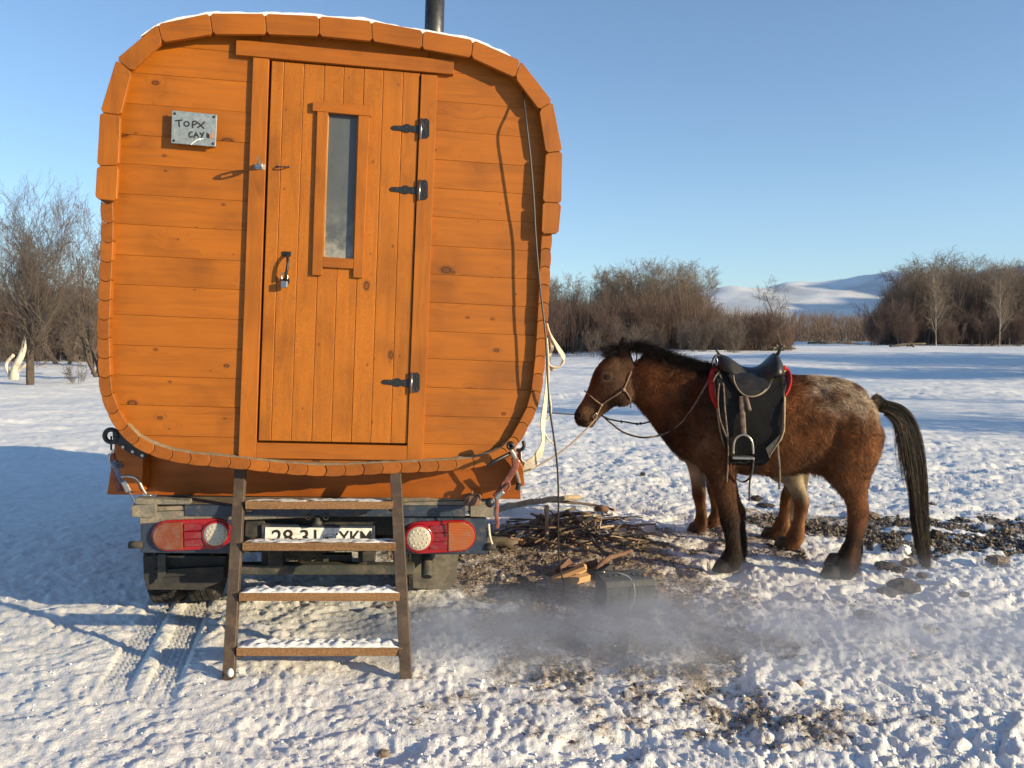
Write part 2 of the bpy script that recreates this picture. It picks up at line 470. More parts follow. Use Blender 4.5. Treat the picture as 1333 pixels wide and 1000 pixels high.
def ground_z(x, y, fine=True):
    x = np.asarray(x, dtype=np.float64); y = np.asarray(y, dtype=np.float64)
    D = np.sqrt(x*x+y*y)
    dirt, grav, ice = masks(x, y)
    near = 1-sst(16, 34, D)
    z = 0.02*pn(x*0.6, y*0.6)*near
    z = z+0.10*pn(x*0.13+4, y*0.16)*sst(9, 20, D)*(1-0.8*ice)+0.28*pn(x*0.035, y*0.05)*sst(45, 110, D)
    z = z+bank(x, y)
    z = z+0.10*pn(x*0.22+1, y*0.30)*sst(8, 14, D)*(1-sst(70, 110, D))*(1-0.8*ice)+0.16*pn(x*0.06, y*0.14+4)*sst(14, 24, D)*(1-sst(80, 120, D))
    if fine:
        wx = x+0.10*pn(x*3.1, y*3.1+5); wy = y+0.10*pn(x*3.1+8, y*3.1)
        rough = 0.62+0.38*sst(-0.6, 0.9, x)*(1-0.3*sst(7, 12, y))+0.30*pn(x*0.8, y*0.8)
        rough = rough*(1-0.75*ice)
        # trodden clods of many sizes between flattened hollows
        a = pn(wx*1.9, wy*2.3)
        c = pn(wx*6.3+2, wy*7.4); e = pn(wx*17, wy*20+3); f2 = pn(wx*60+1, wy*66)
        lump = sst(-0.35, 0.45, pn(x*1.1+7, y*1.3))
        k1 = worley(wx*5.5, wy*6.2, 3, 0.3, 0.75, 0.75); k2 = worley(wx*12.5, wy*13.5, 17, 0.3, 0.75, 0.7); k3 = worley(wx*29, wy*31, 41, 0.3, 0.8, 0.65); k4 = worley(x*62, y*64, 90, 0.3, 0.8, 0.55)
        h = 0.016*a+0.010*c+0.009*e+0.0032*f2+0.011*k1*lump+0.013*k2*(0.35+0.65*lump)+0.0125*k3+0.0065*k4
        h = h-0.029
        # boot and hoof prints
        fpr = worley(x*2.7+0.3*c, y*3.1, 120, 0.2, 0.42, 0.55)
        h = h-0.030*sst(0.15, 0.75, fpr)*(0.5+0.5*sst(0, 1, x+1))
        z = z+h*rough*(0.45+0.55*near)*np.where(D > 60, 0.6, 1)
        # wind-packed ripples on the open plain
        z = z+0.04*pn(x*0.5+9, y*1.5)*sst(8, 14, D)*(1-sst(60, 90, D))*(1-0.7*ice)
        z = z+0.020*pn(x*1.8, y*4.2)*sst(7, 11, D)*(1-sst(40, 60, D))
        # gravel is knobbly
        z = z+grav*(0.014*pn(x*26, y*26)+0.010*pn(x*55, y*55)-0.01)
        z = z+dirt*0.008*pn(x*34, y*34)
        # the truck's wheel tracks run toward the camera behind the left twin tyres
        trk = np.zeros_like(x)
        for cx in (-2.02, -1.81):
            cxx = cx+0.26*(4.37-y)
            w = 1-sst(0.055, 0.085, np.abs(x-cxx))
            fade = sst(2.9, 3.6, y)*(1-sst(4.9, 5.2, y))
            t = w*fade
            z = z*(1-0.8*t)+t*(-0.028+0.0055*np.sin((x-cxx)*2*np.pi/0.028)+0.0035*np.sin(y*2*np.pi/0.035))
    return z

def gz(x, y):
    return float(ground_z(np.array([x]), np.array([y]))[0])

def make_ground():
    NA, NR = 820, 830
    ang = np.radians(np.linspace(-58, 58, NA))
    t = np.linspace(0, 1, NR)
    rr = 1.1*np.exp(t*math.log(70/1.1))
    rr = np.concatenate([rr, 70*np.exp(np.linspace(0.02, 1, 90)*math.log(9000/70))])
    A, Rr = np.meshgrid(ang, rr)
    X = Rr*np.sin(A); Y = Rr*np.cos(A)
    Z = ground_z(X, Y)
    Z = np.where(Rr > 400, Z*0+0.0, Z)
    n, m = X.shape
    V = np.stack([X.ravel(), Y.ravel(), Z.ravel()], 1)
    I = np.arange(n*m).reshape(n, m)
    F = np.stack([I[:-1, :-1].ravel(), I[:-1, 1:].ravel(), I[1:, 1:].ravel(), I[1:, :-1].ravel()], 1)
    F = F[:, ::-1]
    me = np_mesh('snow_ground', V, F)
    d, g_, ice = masks(X.ravel(), Y.ravel())
    col = np.stack([d, g_, ice, np.ones_like(d)], 1).astype(np.float32)
    a = me.attributes.new('mask', 'FLOAT_COLOR', 'POINT'); a.data.foreach_set('color', col.ravel())
    m_ = mat('trodden_snow', (0.8,0.8,0.82), 0.6, 0, 0.3); g = G(m_)
    at_ = g.n('ShaderNodeAttribute', attribute_name='mask')
    sp = g.n('ShaderNodeSeparateColor'); g.l(at_.outputs['Color'], sp.inputs[0])
    v = g.coord('Object')
    fine = g.noise(v, 42, 6, 0.7)
    mid = g.noise(v, 9, 5, 0.6)
    grit = g.noise(v, 130, 3, 0.6)
    sn = g.ramp(mid, [(0.3, (0.72,0.715,0.70)), (0.6, (0.82,0.815,0.80))])
    # scattered bark and straw crumbs
    crumbs = g.ramp(g.math('MULTIPLY', fine, 1.0), [(0.0, 0.0), (1.0, 1.0)])
    straw = g.ramp(grit, [(0.35, (0.035,0.024,0.016)), (0.5, (0.16,0.105,0.062)), (0.68, (0.44,0.33,0.20))])
    df = g.math('MULTIPLY', sp.outputs[0], 0.95)
    thr = g.math('SUBTRACT', g.math('ADD', g.math('MULTIPLY', df, 0.62), g.math('MULTIPLY', mid, 0.25)), fine)
    dmask = g.ramp(g.math('ADD', thr, 0.5), [(0.28, 0.0), (0.58, 0.92)])
    dmask = g.math('MULTIPLY', dmask, g.ramp(sp.outputs[0], [(0.02, 0.0), (0.2, 1.0)]))
    c = g.mix(dmask, sn, straw)
    gr = g.ramp(g.noise(v, 75, 4, 0.7), [(0.35, (0.03,0.027,0.024)), (0.5, (0.09,0.078,0.066)), (0.62, (0.2,0.17,0.14)), (0.72, (0.5,0.48,0.45))])
    gm = g.math('MULTIPLY', g.ramp(g.math('SUBTRACT', g.math('ADD', sp.outputs[1], 0.12), g.math('MULTIPLY', fine, 0.5)), [(0.1, 0.0), (0.32, 1.0)]), 0.95)
    c = g.mix(gm, c, gr)
    ic = g.math('MULTIPLY', sp.outputs[2], g.ramp(g.noise(g.coord('Object', (0.5, 1.6, 1)), 1.1, 4, 0.6), [(0.45, 0.0), (0.62, 0.55)]))
    c = g.mix(ic, c, (0.46,0.52,0.60))
    g.color(c)
    g.rough(g.ramp(ic, [(0.0, 0.6), (0.5, 0.3)]))
    hh = g.math('ADD', g.math('MULTIPLY', fine, 1.0), g.math('MULTIPLY', grit, 0.35))
    g.bump(hh, 0.011, 0.85)
    me.materials.append(m_)
    return props(link('snow_ground', me, None, None, True), kind='structure')
make_ground()
# the plain outside the view, for reflections and side views
far = MB()
# strips beside and behind the camera, a little below the modelled sheet
far.add([(-9000,-9000,-0.25),(9000,-9000,-0.25),(9000,9000,-0.25),(-9000,9000,-0.25)], [(0,1,2,3)])
props(far.build('snow_plain', M['snow']), kind='structure')

# ------------------------------------------------------------------ far mountains
def mountains():
    nx, ny = 260, 90
    D0, D1 = 2300.0, 5200.0
    xs = np.linspace(-3500, 5200, nx); ys = np.linspace(D0, D1, ny)
    X, Y = np.meshgrid(xs, ys)
    # crest height at Y = 3400 as read along the skyline
    px = np.array([-400, 200, 600, 700, 800, 900, 960, 1000, 1060, 1120, 1160, 1190, 1240, 1290, 1333, 1400, 1500, 1900, 2400])
    py = np.array([425, 418, 415, 402, 386, 370, 362, 360, 353, 346, 348, 356, 352, 343, 335, 328, 335, 350, 380])
    PX = 666.5+X/3400*1000
    crest = (440-np.interp(PX, px, py))/1000*3400
    prof = np.interp(Y, [2300, 2500, 2900, 3400, 3800, 5200], [0, 0.06, 0.5, 1.0, 0.8, 0.2])
    n = fbm(X*0.0016, Y*0.0016, 6, 0.52)
    rid = 1-np.abs(fbm(X*0.0021+3, Y*0.0013+9, 4))*1.6
    Z = crest*prof*(0.94+0.07*rid)+(n*22+22*pn(X*0.0011+Y*0.0007, Y*0.0006+3)-32*np.abs(pn(X*0.0024-Y*0.0012+5, Y*0.0011)))*np.clip(prof*1.2, 0, 1)*np.interp(Y, [3300, 3500], [1, 0.3])-4
    Z = Z+np.interp(Y, [3350, 3450, 5200], [0, -3, -200])
    V = np.stack([X.ravel(), Y.ravel(), Z.ravel()], 1)
    I = np.arange(nx*ny).reshape(ny, nx)
    F = np.stack([I[:-1, :-1].ravel(), I[:-1, 1:].ravel(), I[1:, 1:].ravel(), I[1:, :-1].ravel()], 1)
    me = np_mesh('mountain_range', V, F)
    m = mat('mountain_snow', (0.6,0.62,0.66), 0.9, 0, 0.1); g = G(m)
    v = g.coord('Object')
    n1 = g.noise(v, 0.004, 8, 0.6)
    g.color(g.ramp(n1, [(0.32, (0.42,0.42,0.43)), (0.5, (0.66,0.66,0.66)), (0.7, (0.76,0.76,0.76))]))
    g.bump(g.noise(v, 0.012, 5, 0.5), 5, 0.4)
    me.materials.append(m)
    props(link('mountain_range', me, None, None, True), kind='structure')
mountains()
def shade_range():  # unseen range right of the view, added to shade the lower mountain slopes
    nx, ny = 70, 90
    xs = np.linspace(3000, 5600, nx); ys = np.linspace(300, 4300, ny)
    X, Y = np.meshgrid(xs, ys)
    p = np.interp(X, [3000, 3300, 4000, 4900, 5600], [0, 0.18, 1.0, 0.7, 0])*np.interp(Y, [300, 700, 1200, 3500, 4300], [0, 0.7, 1, 1, 0])
    Z = p*(1045+170*pn(X*0.0016, Y*0.0021)+60*fbm(X*0.006, Y*0.006, 4))-5
    V = np.stack([X.ravel(), Y.ravel(), Z.ravel()], 1)
    I = np.arange(nx*ny).reshape(ny, nx)
    F = np.stack([I[:-1, :-1].ravel(), I[:-1, 1:].ravel(), I[1:, 1:].ravel(), I[1:, :-1].ravel()], 1)
    me = np_mesh('unseen_shade_range', V, F); me.materials.append(bpy.data.materials['mountain_snow'])
    props(link('unseen_shade_range', me, None, None, True), kind='structure')
shade_range()
# thin blue air between here and the mountains
hz = MB().box((-9500, -9500, -6), (9500, 9500, 1420)).build('haze', None)
hm_ = bpy.data.materials.new('haze'); hm_.use_nodes = True
ht = hm_.node_tree; ht.nodes.clear()
ho = ht.nodes.new('ShaderNodeOutputMaterial'); hv = ht.nodes.new('ShaderNodeVolumePrincipled')
ht.links.new(hv.outputs[0], ho.inputs['Volume'])
hv.inputs['Color'].default_value = (0.55, 0.76, 1.0, 1); hv.inputs['Density'].default_value = 0.000035
hz.data.materials.clear(); hz.data.materials.append(hm_)
props(hz, kind='stuff')
# ------------------------------------------------------------------ barrel sauna cabin
YAW = R(8.0); LEAN = R(3.2)
nrm = Vector((math.sin(YAW)*math.cos(LEAN), -math.cos(YAW)*math.cos(LEAN), math.sin(LEAN)))
O_ = at(430, 602, 3.62)
def fhit(px, py, off=0.0):
    return plane_hit(px, py, O_+nrm*off, nrm)
_a, _b = fhit(333, 572), fhit(349, 78)
EZ = (_b-_a).normalized(); EY = -nrm; EX = EY.cross(EZ).normalized()
FR = Matrix(((EX.x, EY.x, EZ.x, O_.x), (EX.y, EY.y, EZ.y, O_.y), (EX.z, EY.z, EZ.z, O_.z), (0, 0, 0, 1)))
FRI = FR.inverted()
def fp(px, py, off=0.0):
    v = FRI @ fhit(px, py, off)
    return (v.x, v.z)
cabin = empty('sauna_cabin', (0,0,0), 'orange stained barrel shaped wooden sauna cabin with a plank door on the truck bed', 'cabin')
cabin.matrix_world = FR

REC = 0.040      # the end wall sits this far inside the stave ends
# outer outline of the stave ends
out_px = [(131,262),(132,300),(128.5,376),(127,420),(127,449),(128,480),(129,503),(135,527),(147,551),(163,572),(186,588),(216,598.6),(240,603.5),
          (289,608),(316,610.5),(365,616),(418,619.5),(459,618.5),(503,616),(540,614.5),(573,613),(619,609),(643,602),(667,589),(681,567),(695.7,540.5),(704,513.5),
          (708,482),(711,449),(715,368),(718,307),(723,262),(724,200),(713,138),(672,85),(614,59),(550,48),(484,34.5),(415,28),(346,25),(274,25),(208,38),(157,82),(137,148),(133,215)]
outl = [fp(x, y) for x, y in out_px]
# smooth closed resample
def close_resample(P, step=None, count=None):
    n = len(P); Q = []
    for i in range(n):
        p0, p1, p2, p3 = [Vector(P[(i+k-1) % n]) for k in range(4)]
        for k in range(8):
            t = k/8
            Q.append(0.5*((2*p1)+(p2-p0)*t+(2*p0-5*p1+4*p2-p3)*t*t+(3*p1-p0-3*p2+p3)*t**3))
    L = [0]
    for i in range(len(Q)): L.append(L[-1]+(Q[(i+1) % len(Q)]-Q[i]).length)
    if count is None: count = round(L[-1]/step)
    res = []; j = 0
    for k in range(count):
        s = L[-1]*k/count
        while L[j+1] < s: j += 1
        f = (s-L[j])/(L[j+1]-L[j])
        res.append(Q[j].lerp(Q[(j+1) % len(Q)], f))
    return res
NST = 0
ringp = close_resample(outl, step=0.0885)
NST = len(ringp)
cen = Vector((sum(p.x for p in ringp)/NST, sum(p.y for p in ringp)/NST))
TH = 0.050; DEPTH = 2.75
random.seed(5)
def inward(i):
    t = (ringp[(i+1) % NST]-ringp[(i-1) % NST]).normalized()
    n = Vector((-t.y, t.x))
    if n.dot(cen-ringp[i]) < 0: n = -n
    return n
for i in range(NST):
    p, q = ringp[i], ringp[(i+1) % NST]
    a, b = p+inward(i)*TH, q+inward((i+1) % NST)*TH
    t = (q-p).normalized()
    bulge = 0.011; gap = 0.0012
    poly = []
    # concave side at p .. a ; convex side at q .. b
    for k in range(6):
        f = k/5; m_ = p.lerp(a, f); poly.append(m_+t*(bulge*math.sin(PI*f)+gap))
    for k in range(6):
        f = 1-k/5; m_ = q.lerp(b, f); poly.append(m_+t*(bulge*math.sin(PI*f)-gap))
    # outer face bows outward a little (rounded stave)
    n_ = -inward(i)
    bow = [(q.lerp(p, f)+n_*0.004*math.sin(PI*f)) for f in (0.25, 0.5, 0.75)]
    poly = poly+bow
    jit = random.uniform(-0.003, 0.003)
    mb = MB().prism([(v.x, v.y) for v in poly], jit, DEPTH+jit)
    mb.build('stave', M['stave'], cabin, bevel=0.0018)

# end wall planks (both ends use the same boards)
inner = [p+inward(i)*(TH-0.012) for i, p in enumerate(ringp)]
def clip(poly, f):
    """keep the side where f(p) >= 0"""
    res = []; n = len(poly)
    for i in range(n):
        a, b = poly[i], poly[(i+1) % n]; fa, fb = f(a), f(b)
        if fa >= 0: res.append(a)
        if (fa >= 0) != (fb >= 0): res.append(a.lerp(b, fa/(fa-fb)))
    return res
WY = REC
dl_t, dl_b = Vector(fp(338, 75, -REC)), Vector(fp(320, 594, -REC))
dr_t, dr_b = Vector(fp(560, 97, -REC)), Vector(fp(541, 600, -REC))
uL = (dl_t.x+dl_b.x)/2; uR = (dr_t.x+dr_b.x)/2
def wall_side(xs, ys, keep, off):
    vs = [fp(xs, y, -REC)[1] for y in ys]
    vs = [vs[0]+0.14*k for k in range(3, 0, -1)]+vs+[vs[-1]-0.14]
    for k in range(len(vs)-1):
        hi, lo = vs[k]-0.0005, vs[k+1]+0.0005
        poly = clip(clip(inner, lambda p: hi-p.y), lambda p: p.y-lo) if True else None
        if not poly: continue
        poly = clip(poly, keep)
        if len(poly) < 3: continue
        jy = random.uniform(-0.0012, 0.0012)
        MB().prism([(p.x, p.y) for p in poly], WY+jy, WY+0.028).build('wall_plank', M['plank'], cabin, bevel=0.0009)
wall_side(240, [62,100,140,180,218,257,296,336,374,413,452,491,529,568,607], lambda p: uL-p.x, 0)
wall_side(615, [58,97,135,173,211,248,285,322.5,359.6,396,433.5,469,506,543,579,613], lambda p: p.x-uR, 0)
# over-door and under-door wall boards between the two sides, and the far end wall
for nm, lo, hi in (('wall_plank', fp(440, 86, -REC)[1], 99), ('wall_plank', -99, fp(430, 598, -REC)[1])):
    poly = clip(clip(clip(clip(inner, lambda p: hi-p.y), lambda p: p.y-lo), lambda p: uR-0.002-p.x), lambda p: p.x-uL-0.002)
    if len(poly) > 2: MB().prism([(p.x, p.y) for p in poly], WY+0.001, WY+0.028).build(nm, M['plank'], cabin, bevel=0.002)
MB().prism([(p.x, p.y) for p in inner], DEPTH-0.08, DEPTH-0.04).build('end_wall', M['plank'], cabin)
# steel hoops round the barrel
for yy in (0.5, 1.4, 2.35):
    mb = MB()
    hp_ = [p-inward(i)*0.0105 for i, p in enumerate(ringp)]
    vs = []; fs = []
    n = len(hp_)
    for p in hp_:
        vs += [(p.x, yy, p.y), (p.x, yy+0.03, p.y)]
    for i in range(n):
        j = (i+1) % n; fs.append((2*i, 2*j, 2*j+1, 2*i+1))
    mb.add(vs, fs)
    o = mb.build('steel_hoop', M['black_iron'], cabin)
    so = o.modifiers.new('thick', 'SOLIDIFY'); so.thickness = 0.003

# edge boards round the roof
BO = [((123.8,259),(151.3,262)),((126.2,216),(154,215)),((130.2,146),(156.7,150)),((151.3,77),(170.8,93)),((205.3,31.5),(211,55)),((272.8,17.5),(276.9,44.6)),
      ((345,18),(347,44.6)),((415.4,21),(415.4,47)),((483.7,27.5),(484.3,53.5)),((550.7,40),(549,63.5)),((616,52),(613.3,75)),((677.6,79),(670.8,101.5)),
      ((719.2,132.3),(701.9,143)),((732,197),(710.5,199)),((730.8,264.6),(706.5,263)),((727,304.5),(705,304.5))]
random.seed(11)
for k in range(len(BO)-1):
    OFF = 0.006
    (o0, i0), (o1, i1) = BO[k], BO[k+1]
    a, b, c, d = [Vector(fp(*q, OFF+0.02)) for q in (o0, o1, i1, i0)]
    e = (b-a).normalized()*0.0015
    a, d, b, c = a+e, d+e, b-e, c-e
    ch = 0.013
    poly = []
    quad = [a, b, c, d]
    for j in range(4):
        p = quad[j]; pr = quad[j-1]; nx = quad[(j+1) % 4]
        poly += [p+(pr-p).normalized()*ch*0.8, p+(nx-p).normalized()*ch]
    MB().prism([(p.x, p.y) for p in poly], -OFF-0.022+random.uniform(-.001,.001), -OFF).build('roof_edge_board', M['frame_x'] if 3 < k < 12 else M['frame_up'], cabin, bevel=0.0016)

# dust caught on the ledge of the lower staves
idx_ = sorted([i for i in range(NST) if -inward(i).y < -0.55], key=lambda i: ringp[i].x)
vs = []; fs = []
L_ = []
for a_, b_ in zip(idx_, idx_[1:]):
    for k in range(5): L_.append((ringp[a_]+inward(a_)*TH).lerp(ringp[b_]+inward(b_)*TH, k/5))
for i, p in enumerate(L_):
    e = min(1, i/8, (len(L_)-1-i)/8); h = 0.0015+0.0065*e*(0.6+0.5*float(fbm(p.x*22, 3.1, 3)))
    vs += [(p.x, 0.002, p.y-0.001), (p.x, 0.005, p.y+h*0.8), (p.x, REC-0.001, p.y+h*1.5)]
for i in range(len(L_)-1):
    for k in range(2): fs.append((3*i+k, 3*i+3+k, 3*i+4+k, 3*i+1+k))
o = link('ledge_dust', mesh('ledge_dust', vs, fs), M['dust'], cabin, True); o['kind'] = 'stuff'
# snow lying on the roof
def roof_snow():
    vs = []; fs = []; top = []
    idx = [i for i in range(NST) if -inward(i).y > 0.72]
    pts = sorted([(ringp[i]-inward(i)*0.012) for i in idx], key=lambda p: p.x)
    P = []
    for i in range(len(pts)-1):
        for k in range(4): P.append(pts[i].lerp(pts[i+1], k/4))
    P.append(pts[-1])
    ys = np.linspace(-0.014, DEPTH-0.05, 60)
    nx = len(P)
    for j, y in enumerate(ys):
        for i, p in enumerate(P):
            e = min(i, nx-1-i)/5.0
            h = 0.045*min(1, e)*(0.55+0.7*float(fbm(p.x*6, y*5, 3)))*(min(1, 0.45+max(0, y)*4))
            if p.x < fp(262, 20)[0]: h *= 0.15
            if p.x > fp(640, 60)[0]: h *= 0.2
            vs.append((p.x, y, p.y+(0.012 if y < 0.05 else 0.010)*min(1, e*2)+max(-0.010, h*0.42-0.004*(float(fbm(p.x*9, y*7+3, 2)) < 0))))
    for j in range(len(ys)-1):
        for i in range(nx-1):
            fs.append((j*nx+i, j*nx+i+1, (j+1)*nx+i+1, (j+1)*nx+i))
    n = len(vs)
    # front lip
    for i, p in enumerate(P): vs.append((p.x, ys[0]+0.004, p.y-0.002))
    for i in range(nx-1): fs.append((i, n+i, n+i+1, i+1))
    me = mesh('roof_snow', vs, fs)
    o = link('roof_snow', me, M['snow'], cabin, True)
    o['kind'] = 'stuff'
roof_snow()

# flue pipe
u0, v0 = fp(563, 42)
# stands 1.1 m behind the end wall
pbase = FRI @ at(565, 42, 4.75); 
MB().lathe((pbase.x, pbase.y, pbase.z-0.45), (0,0,1), [(0,0.058),(0.9,0.058),(0.9,0.052),(0.2,0.052)], 28).build('flue_pipe', M['flue'], cabin, True)

# ---- door frame
def board(name, quad, back, front, m, parent=None, bevel=0.0013, at_off=None):
    """quad px corners read at plane offset `front` (towards the camera); back and front are local y"""
    off = -front if at_off is None else at_off
    poly = [fp(x, y, off) for x, y in quad]
    return MB().prism(poly, front, back).build(name, m, parent or cabin, bevel=bevel)
JF = REC-0.021
board('door_jamb', [(329.4,74.5),(350,76.5),(332.5,596.6),(310.2,594.5)], WY+0.028, JF, M['frame_up'])
board('door_jamb', [(548.5,96.5),(569.3,98),(550.5,600.8),(529.6,599.8)], WY+0.028, JF, M['frame_up'])
board('door_sill', [(333.4,576.5),(529.8,580.5),(529.2,599.6),(332.8,596.6)], WY+0.028, JF+0.001, M['frame_x'])
board('door_lintel', [(307.4,51.3),(591,78.5),(590.4,96.6),(306.6,71)], WY+0.026, JF-0.006, M['frame_x'])
# dark rebate behind the door
MB().prism([fp(x, y, -REC-0.02) for x, y in ((340,60),(560,80),(545,596),(320,594))], WY+0.034, WY+0.05).build('door_rebate', M['frame_up'], cabin)

# ---- door
DF = REC-0.012
door = empty('door'); door.parent = cabin
xt = [353.2,369.4,395.6,422.3,447.7,474,499.2,525.2,547.2]
yt, yb = 91.5, 575
def dx(x, y):    # a line parallel to the door edge through (x, 91.5)
    return x-(y-91.5)*0.0352
topy = lambda x: 79+(x-350)*0.083
boty = lambda x: 573.5+(x-333)*0.02
for k in range(8):
    x0, x1 = xt[k], xt[k+1]
    q = [(dx(x0, topy(x0)), topy(x0)), (dx(x1, topy(x1)), topy(x1)), (dx(x1, 575), boty(dx(x1, 575))), (dx(x0, 575), boty(dx(x0, 575)))]
    P = [Vector(fp(x, y, -DF)) for x, y in q]
    g_ = 0.0007
    P[0].x += g_; P[3].x += g_; P[1].x -= g_; P[2].x -= g_
    # the glazed opening cuts through the middle planks
    wl, wt_, wr, wb = fp(425, 143, -DF)[0], fp(445, 147, -DF)[1], fp(463.5, 200, -DF)[0], fp(441, 337, -DF)[1]
    lo = min(p.x for p in P); hi = max(p.x for p in P)
    fr = DF+random.uniform(-0.0012, 0.0012)
    mb = MB()
    if hi > wl+0.002 and lo < wr-0.002:
        def xat(a, b, v): return a.x+(b.x-a.x)*(v-a.y)/(b.y-a.y)
        L = lambda v: xat(P[0], P[3], v); Rr = lambda v: xat(P[1], P[2], v)
        mb.prism([(P[0].x, P[0].y), (P[1].x, P[1].y), (Rr(wt_), wt_), (L(wt_), wt_)], fr, fr+0.03)
        mb.prism([(L(wb), wb), (Rr(wb), wb), (P[2].x, P[2].y), (P[3].x, P[3].y)], fr, fr+0.03)
        mid = (wt_+wb)/2
        if L(mid) < wl-0.004: mb.prism([(L(wt_), wt_), (wl, wt_), (wl, wb), (L(wb), wb)], fr, fr+0.03)
        if Rr(mid) > wr+0.004: mb.prism([(wr, wt_), (Rr(wt_), wt_), (Rr(wb), wb), (wr, wb)], fr, fr+0.03)
    else:
        mb.prism([(p.x, p.y) for p in P], fr, fr+0.03)
    mb.build('door_plank', M['plank_up'], door, bevel=0.0022)
WF = DF-0.016
wdf = M['frame_up']
board('window_trim', [(407,131.5),(483.6,138),(483,151.2),(406.6,144)], DF-0.001, WF-0.003, M['frame_x'], door)
board('window_trim', [(413,144.6),(427,146),(419,358.6),(406,357.8)], DF-0.001, WF, M['frame_up'], door)
board('window_trim', [(466.8,150),(481,151.3),(471.6,362),(459.7,361)], DF-0.001, WF, M['frame_up'], door)
board('window_trim', [(420.2,334.2),(460.4,337),(459.7,349.8),(419.6,347.6)], DF-0.001, WF+0.001, M['frame_x'], door)
gm = mat('frosted_window_glass', (0.045,0.055,0.06), 0.16, 0, 0.4); g = G(gm)
vv = g.coord('Object')
fr_ = g.noise(vv, 11, 6, 0.65)
sx = g.n('ShaderNodeSeparateXYZ'); g.l(vv, sx.inputs[0])
vb = fp(440, 335)[1]
low = g.ramp(g.math('MULTIPLY', g.math('SUBTRACT', sx.outputs[2], vb), 1.0), [(0.0, 1.0), (0.14, 0.35), (0.30, 0.0)])
fro = g.math('MULTIPLY', low, g.ramp(fr_, [(0.42, 0.0), (0.6, 0.8)]))
streak = g.noise(g.coord('Object', (9, 1, 3)), 2.0, 4, 0.6)
c = g.mix(g.ramp(streak, [(0.4, 0.0), (0.75, 0.5)]), (0.080,0.090,0.094), (0.105,0.116,0.12))
g.color(g.mix(fro, c, (0.34,0.34,0.30)))
g.rough(g.math('ADD', 0.27, g.math('MULTIPLY', g.math('ADD', fro, g.ramp(streak, [(0.35, 0.0), (0.7, 0.15)])), 0.5)))
board('window_pane', [(424,143),(470,148),(463,341),(417,338)], DF+0.020, DF+0.014, gm, door, 0)
# bright paint left along the left edge of the pane is a putty line
board('putty_line', [(426.8,146.8),(428.2,147),(422.2,334),(420.8,334)], DF+0.013, DF+0.004, M['rawwood'], door, 0)

# hinges
def hinge(cx, cy):
    h = empty('hinge'); h.parent = cabin
    k = 1.0
    q = lambda dx_, dy_: (cx+dx_, cy+dy_)
    plate = [q(1,-13.5),(cx+8,cy-14),(cx+11,cy-11),(cx+11,cy+9),(cx+8,cy+12),q(0.5,12.5)]
    board('frame_leaf', plate, JF-0.0005, JF-0.004, M['black_iron'], h, 0.0008)
    strap = [(-3,-5),(-13,-4.2),(-17,-7),(-21,-6.5),(-25,-4.5),(-36,-5),(-38.5,-3),(-38,-0.5),(-25,1.5),(-21,3),(-17,3.5),(-13,2),(-3,5.5),(-3,12.5),(0,13),(0,-14),(-4,-13)]
    st = [q(a, b+a*-0.02) for a, b in [(-4,-13),(0,-14),(0,13),(-3.6,12.5),(-3.4,5.5),(-13,3),(-17,4.5),(-21,3.8),(-25,2),(-36,0.8),(-39,-1.2),(-38.5,-4),(-36,-5.4),(-25,-5),(-21,-6.8),(-17,-7.2),(-13,-4.8),(-3.4,-5)]]
    board('strap_leaf', st, DF-0.0015, DF-0.005, M['black_iron'], h, 0.0008)
    a = fp(cx+0.5, cy-14, -JF+0.006); b = fp(cx-0.3, cy+13, -JF+0.006)
    MB().tube([(a[0], JF-0.0075, a[1]), (b[0], JF-0.0075, b[1])], 0.0042, 10).build('hinge_pin', M['chrome'], h, True)
    for (sx_, sy_, d_) in ((6,-9,JF),(6,7,JF),(-10,-1,DF),(-20,-1.5,DF),(-30,-2,DF)):
        u, v = fp(cx+sx_, cy+sy_, -d_)
        MB().ball((u, d_-0.005, v), (0.0045,0.002,0.0045), 8, 5).build('screw', M['black_iron'], h, True)
hinge(548, 168); hinge(546, 248); hinge(535.5, 499)

# door handle with padlock
hd = empty('door_handle'); hd.parent = door
y_ = DF-0.003
board('handle_plate', [(367.5,327),(379,327.5),(378.6,334),(367.2,333.6)], DF-0.001, DF-0.005, M['black_iron'], hd, 0.001)
board('handle_plate', [(365.8,362),(377,362.5),(376.8,369),(365.5,368.6)], DF-0.001, DF-0.005, M['black_iron'], hd, 0.001)
pts = []
for (x, y, o) in ((373,331,0.006),(374,335,0.028),(374.6,341,0.042),(373.6,350,0.046),(372,358,0.040),(371.4,364,0.024),(371.2,366,0.006)):
    u, v = fp(x, y, -DF+o); pts.append((u, DF-o, v))
MB().tube(catmull(pts, 4), 0.0068, 10).build('handle_grip', M['black_iron'], hd, True)
pad = empty('padlock'); pad.parent = door
board('padlock_body', [(366,365.5),(374.4,366),(374.2,375),(365.7,374.5)], DF-0.02, DF-0.046, M['chrome'], pad, 0.003, at_off=-DF+0.035)
pts = []
for (x, y) in ((366.5,364),(366.4,359),(368.2,356),(372,356),(374,359),(374,364)):
    u, v = fp(x, y, -DF+0.033); pts.append((u, DF-0.033, v))
MB().tube(catmull(pts, 4), 0.0034, 8).build('padlock_shackle', M['chrome'], pad, True)

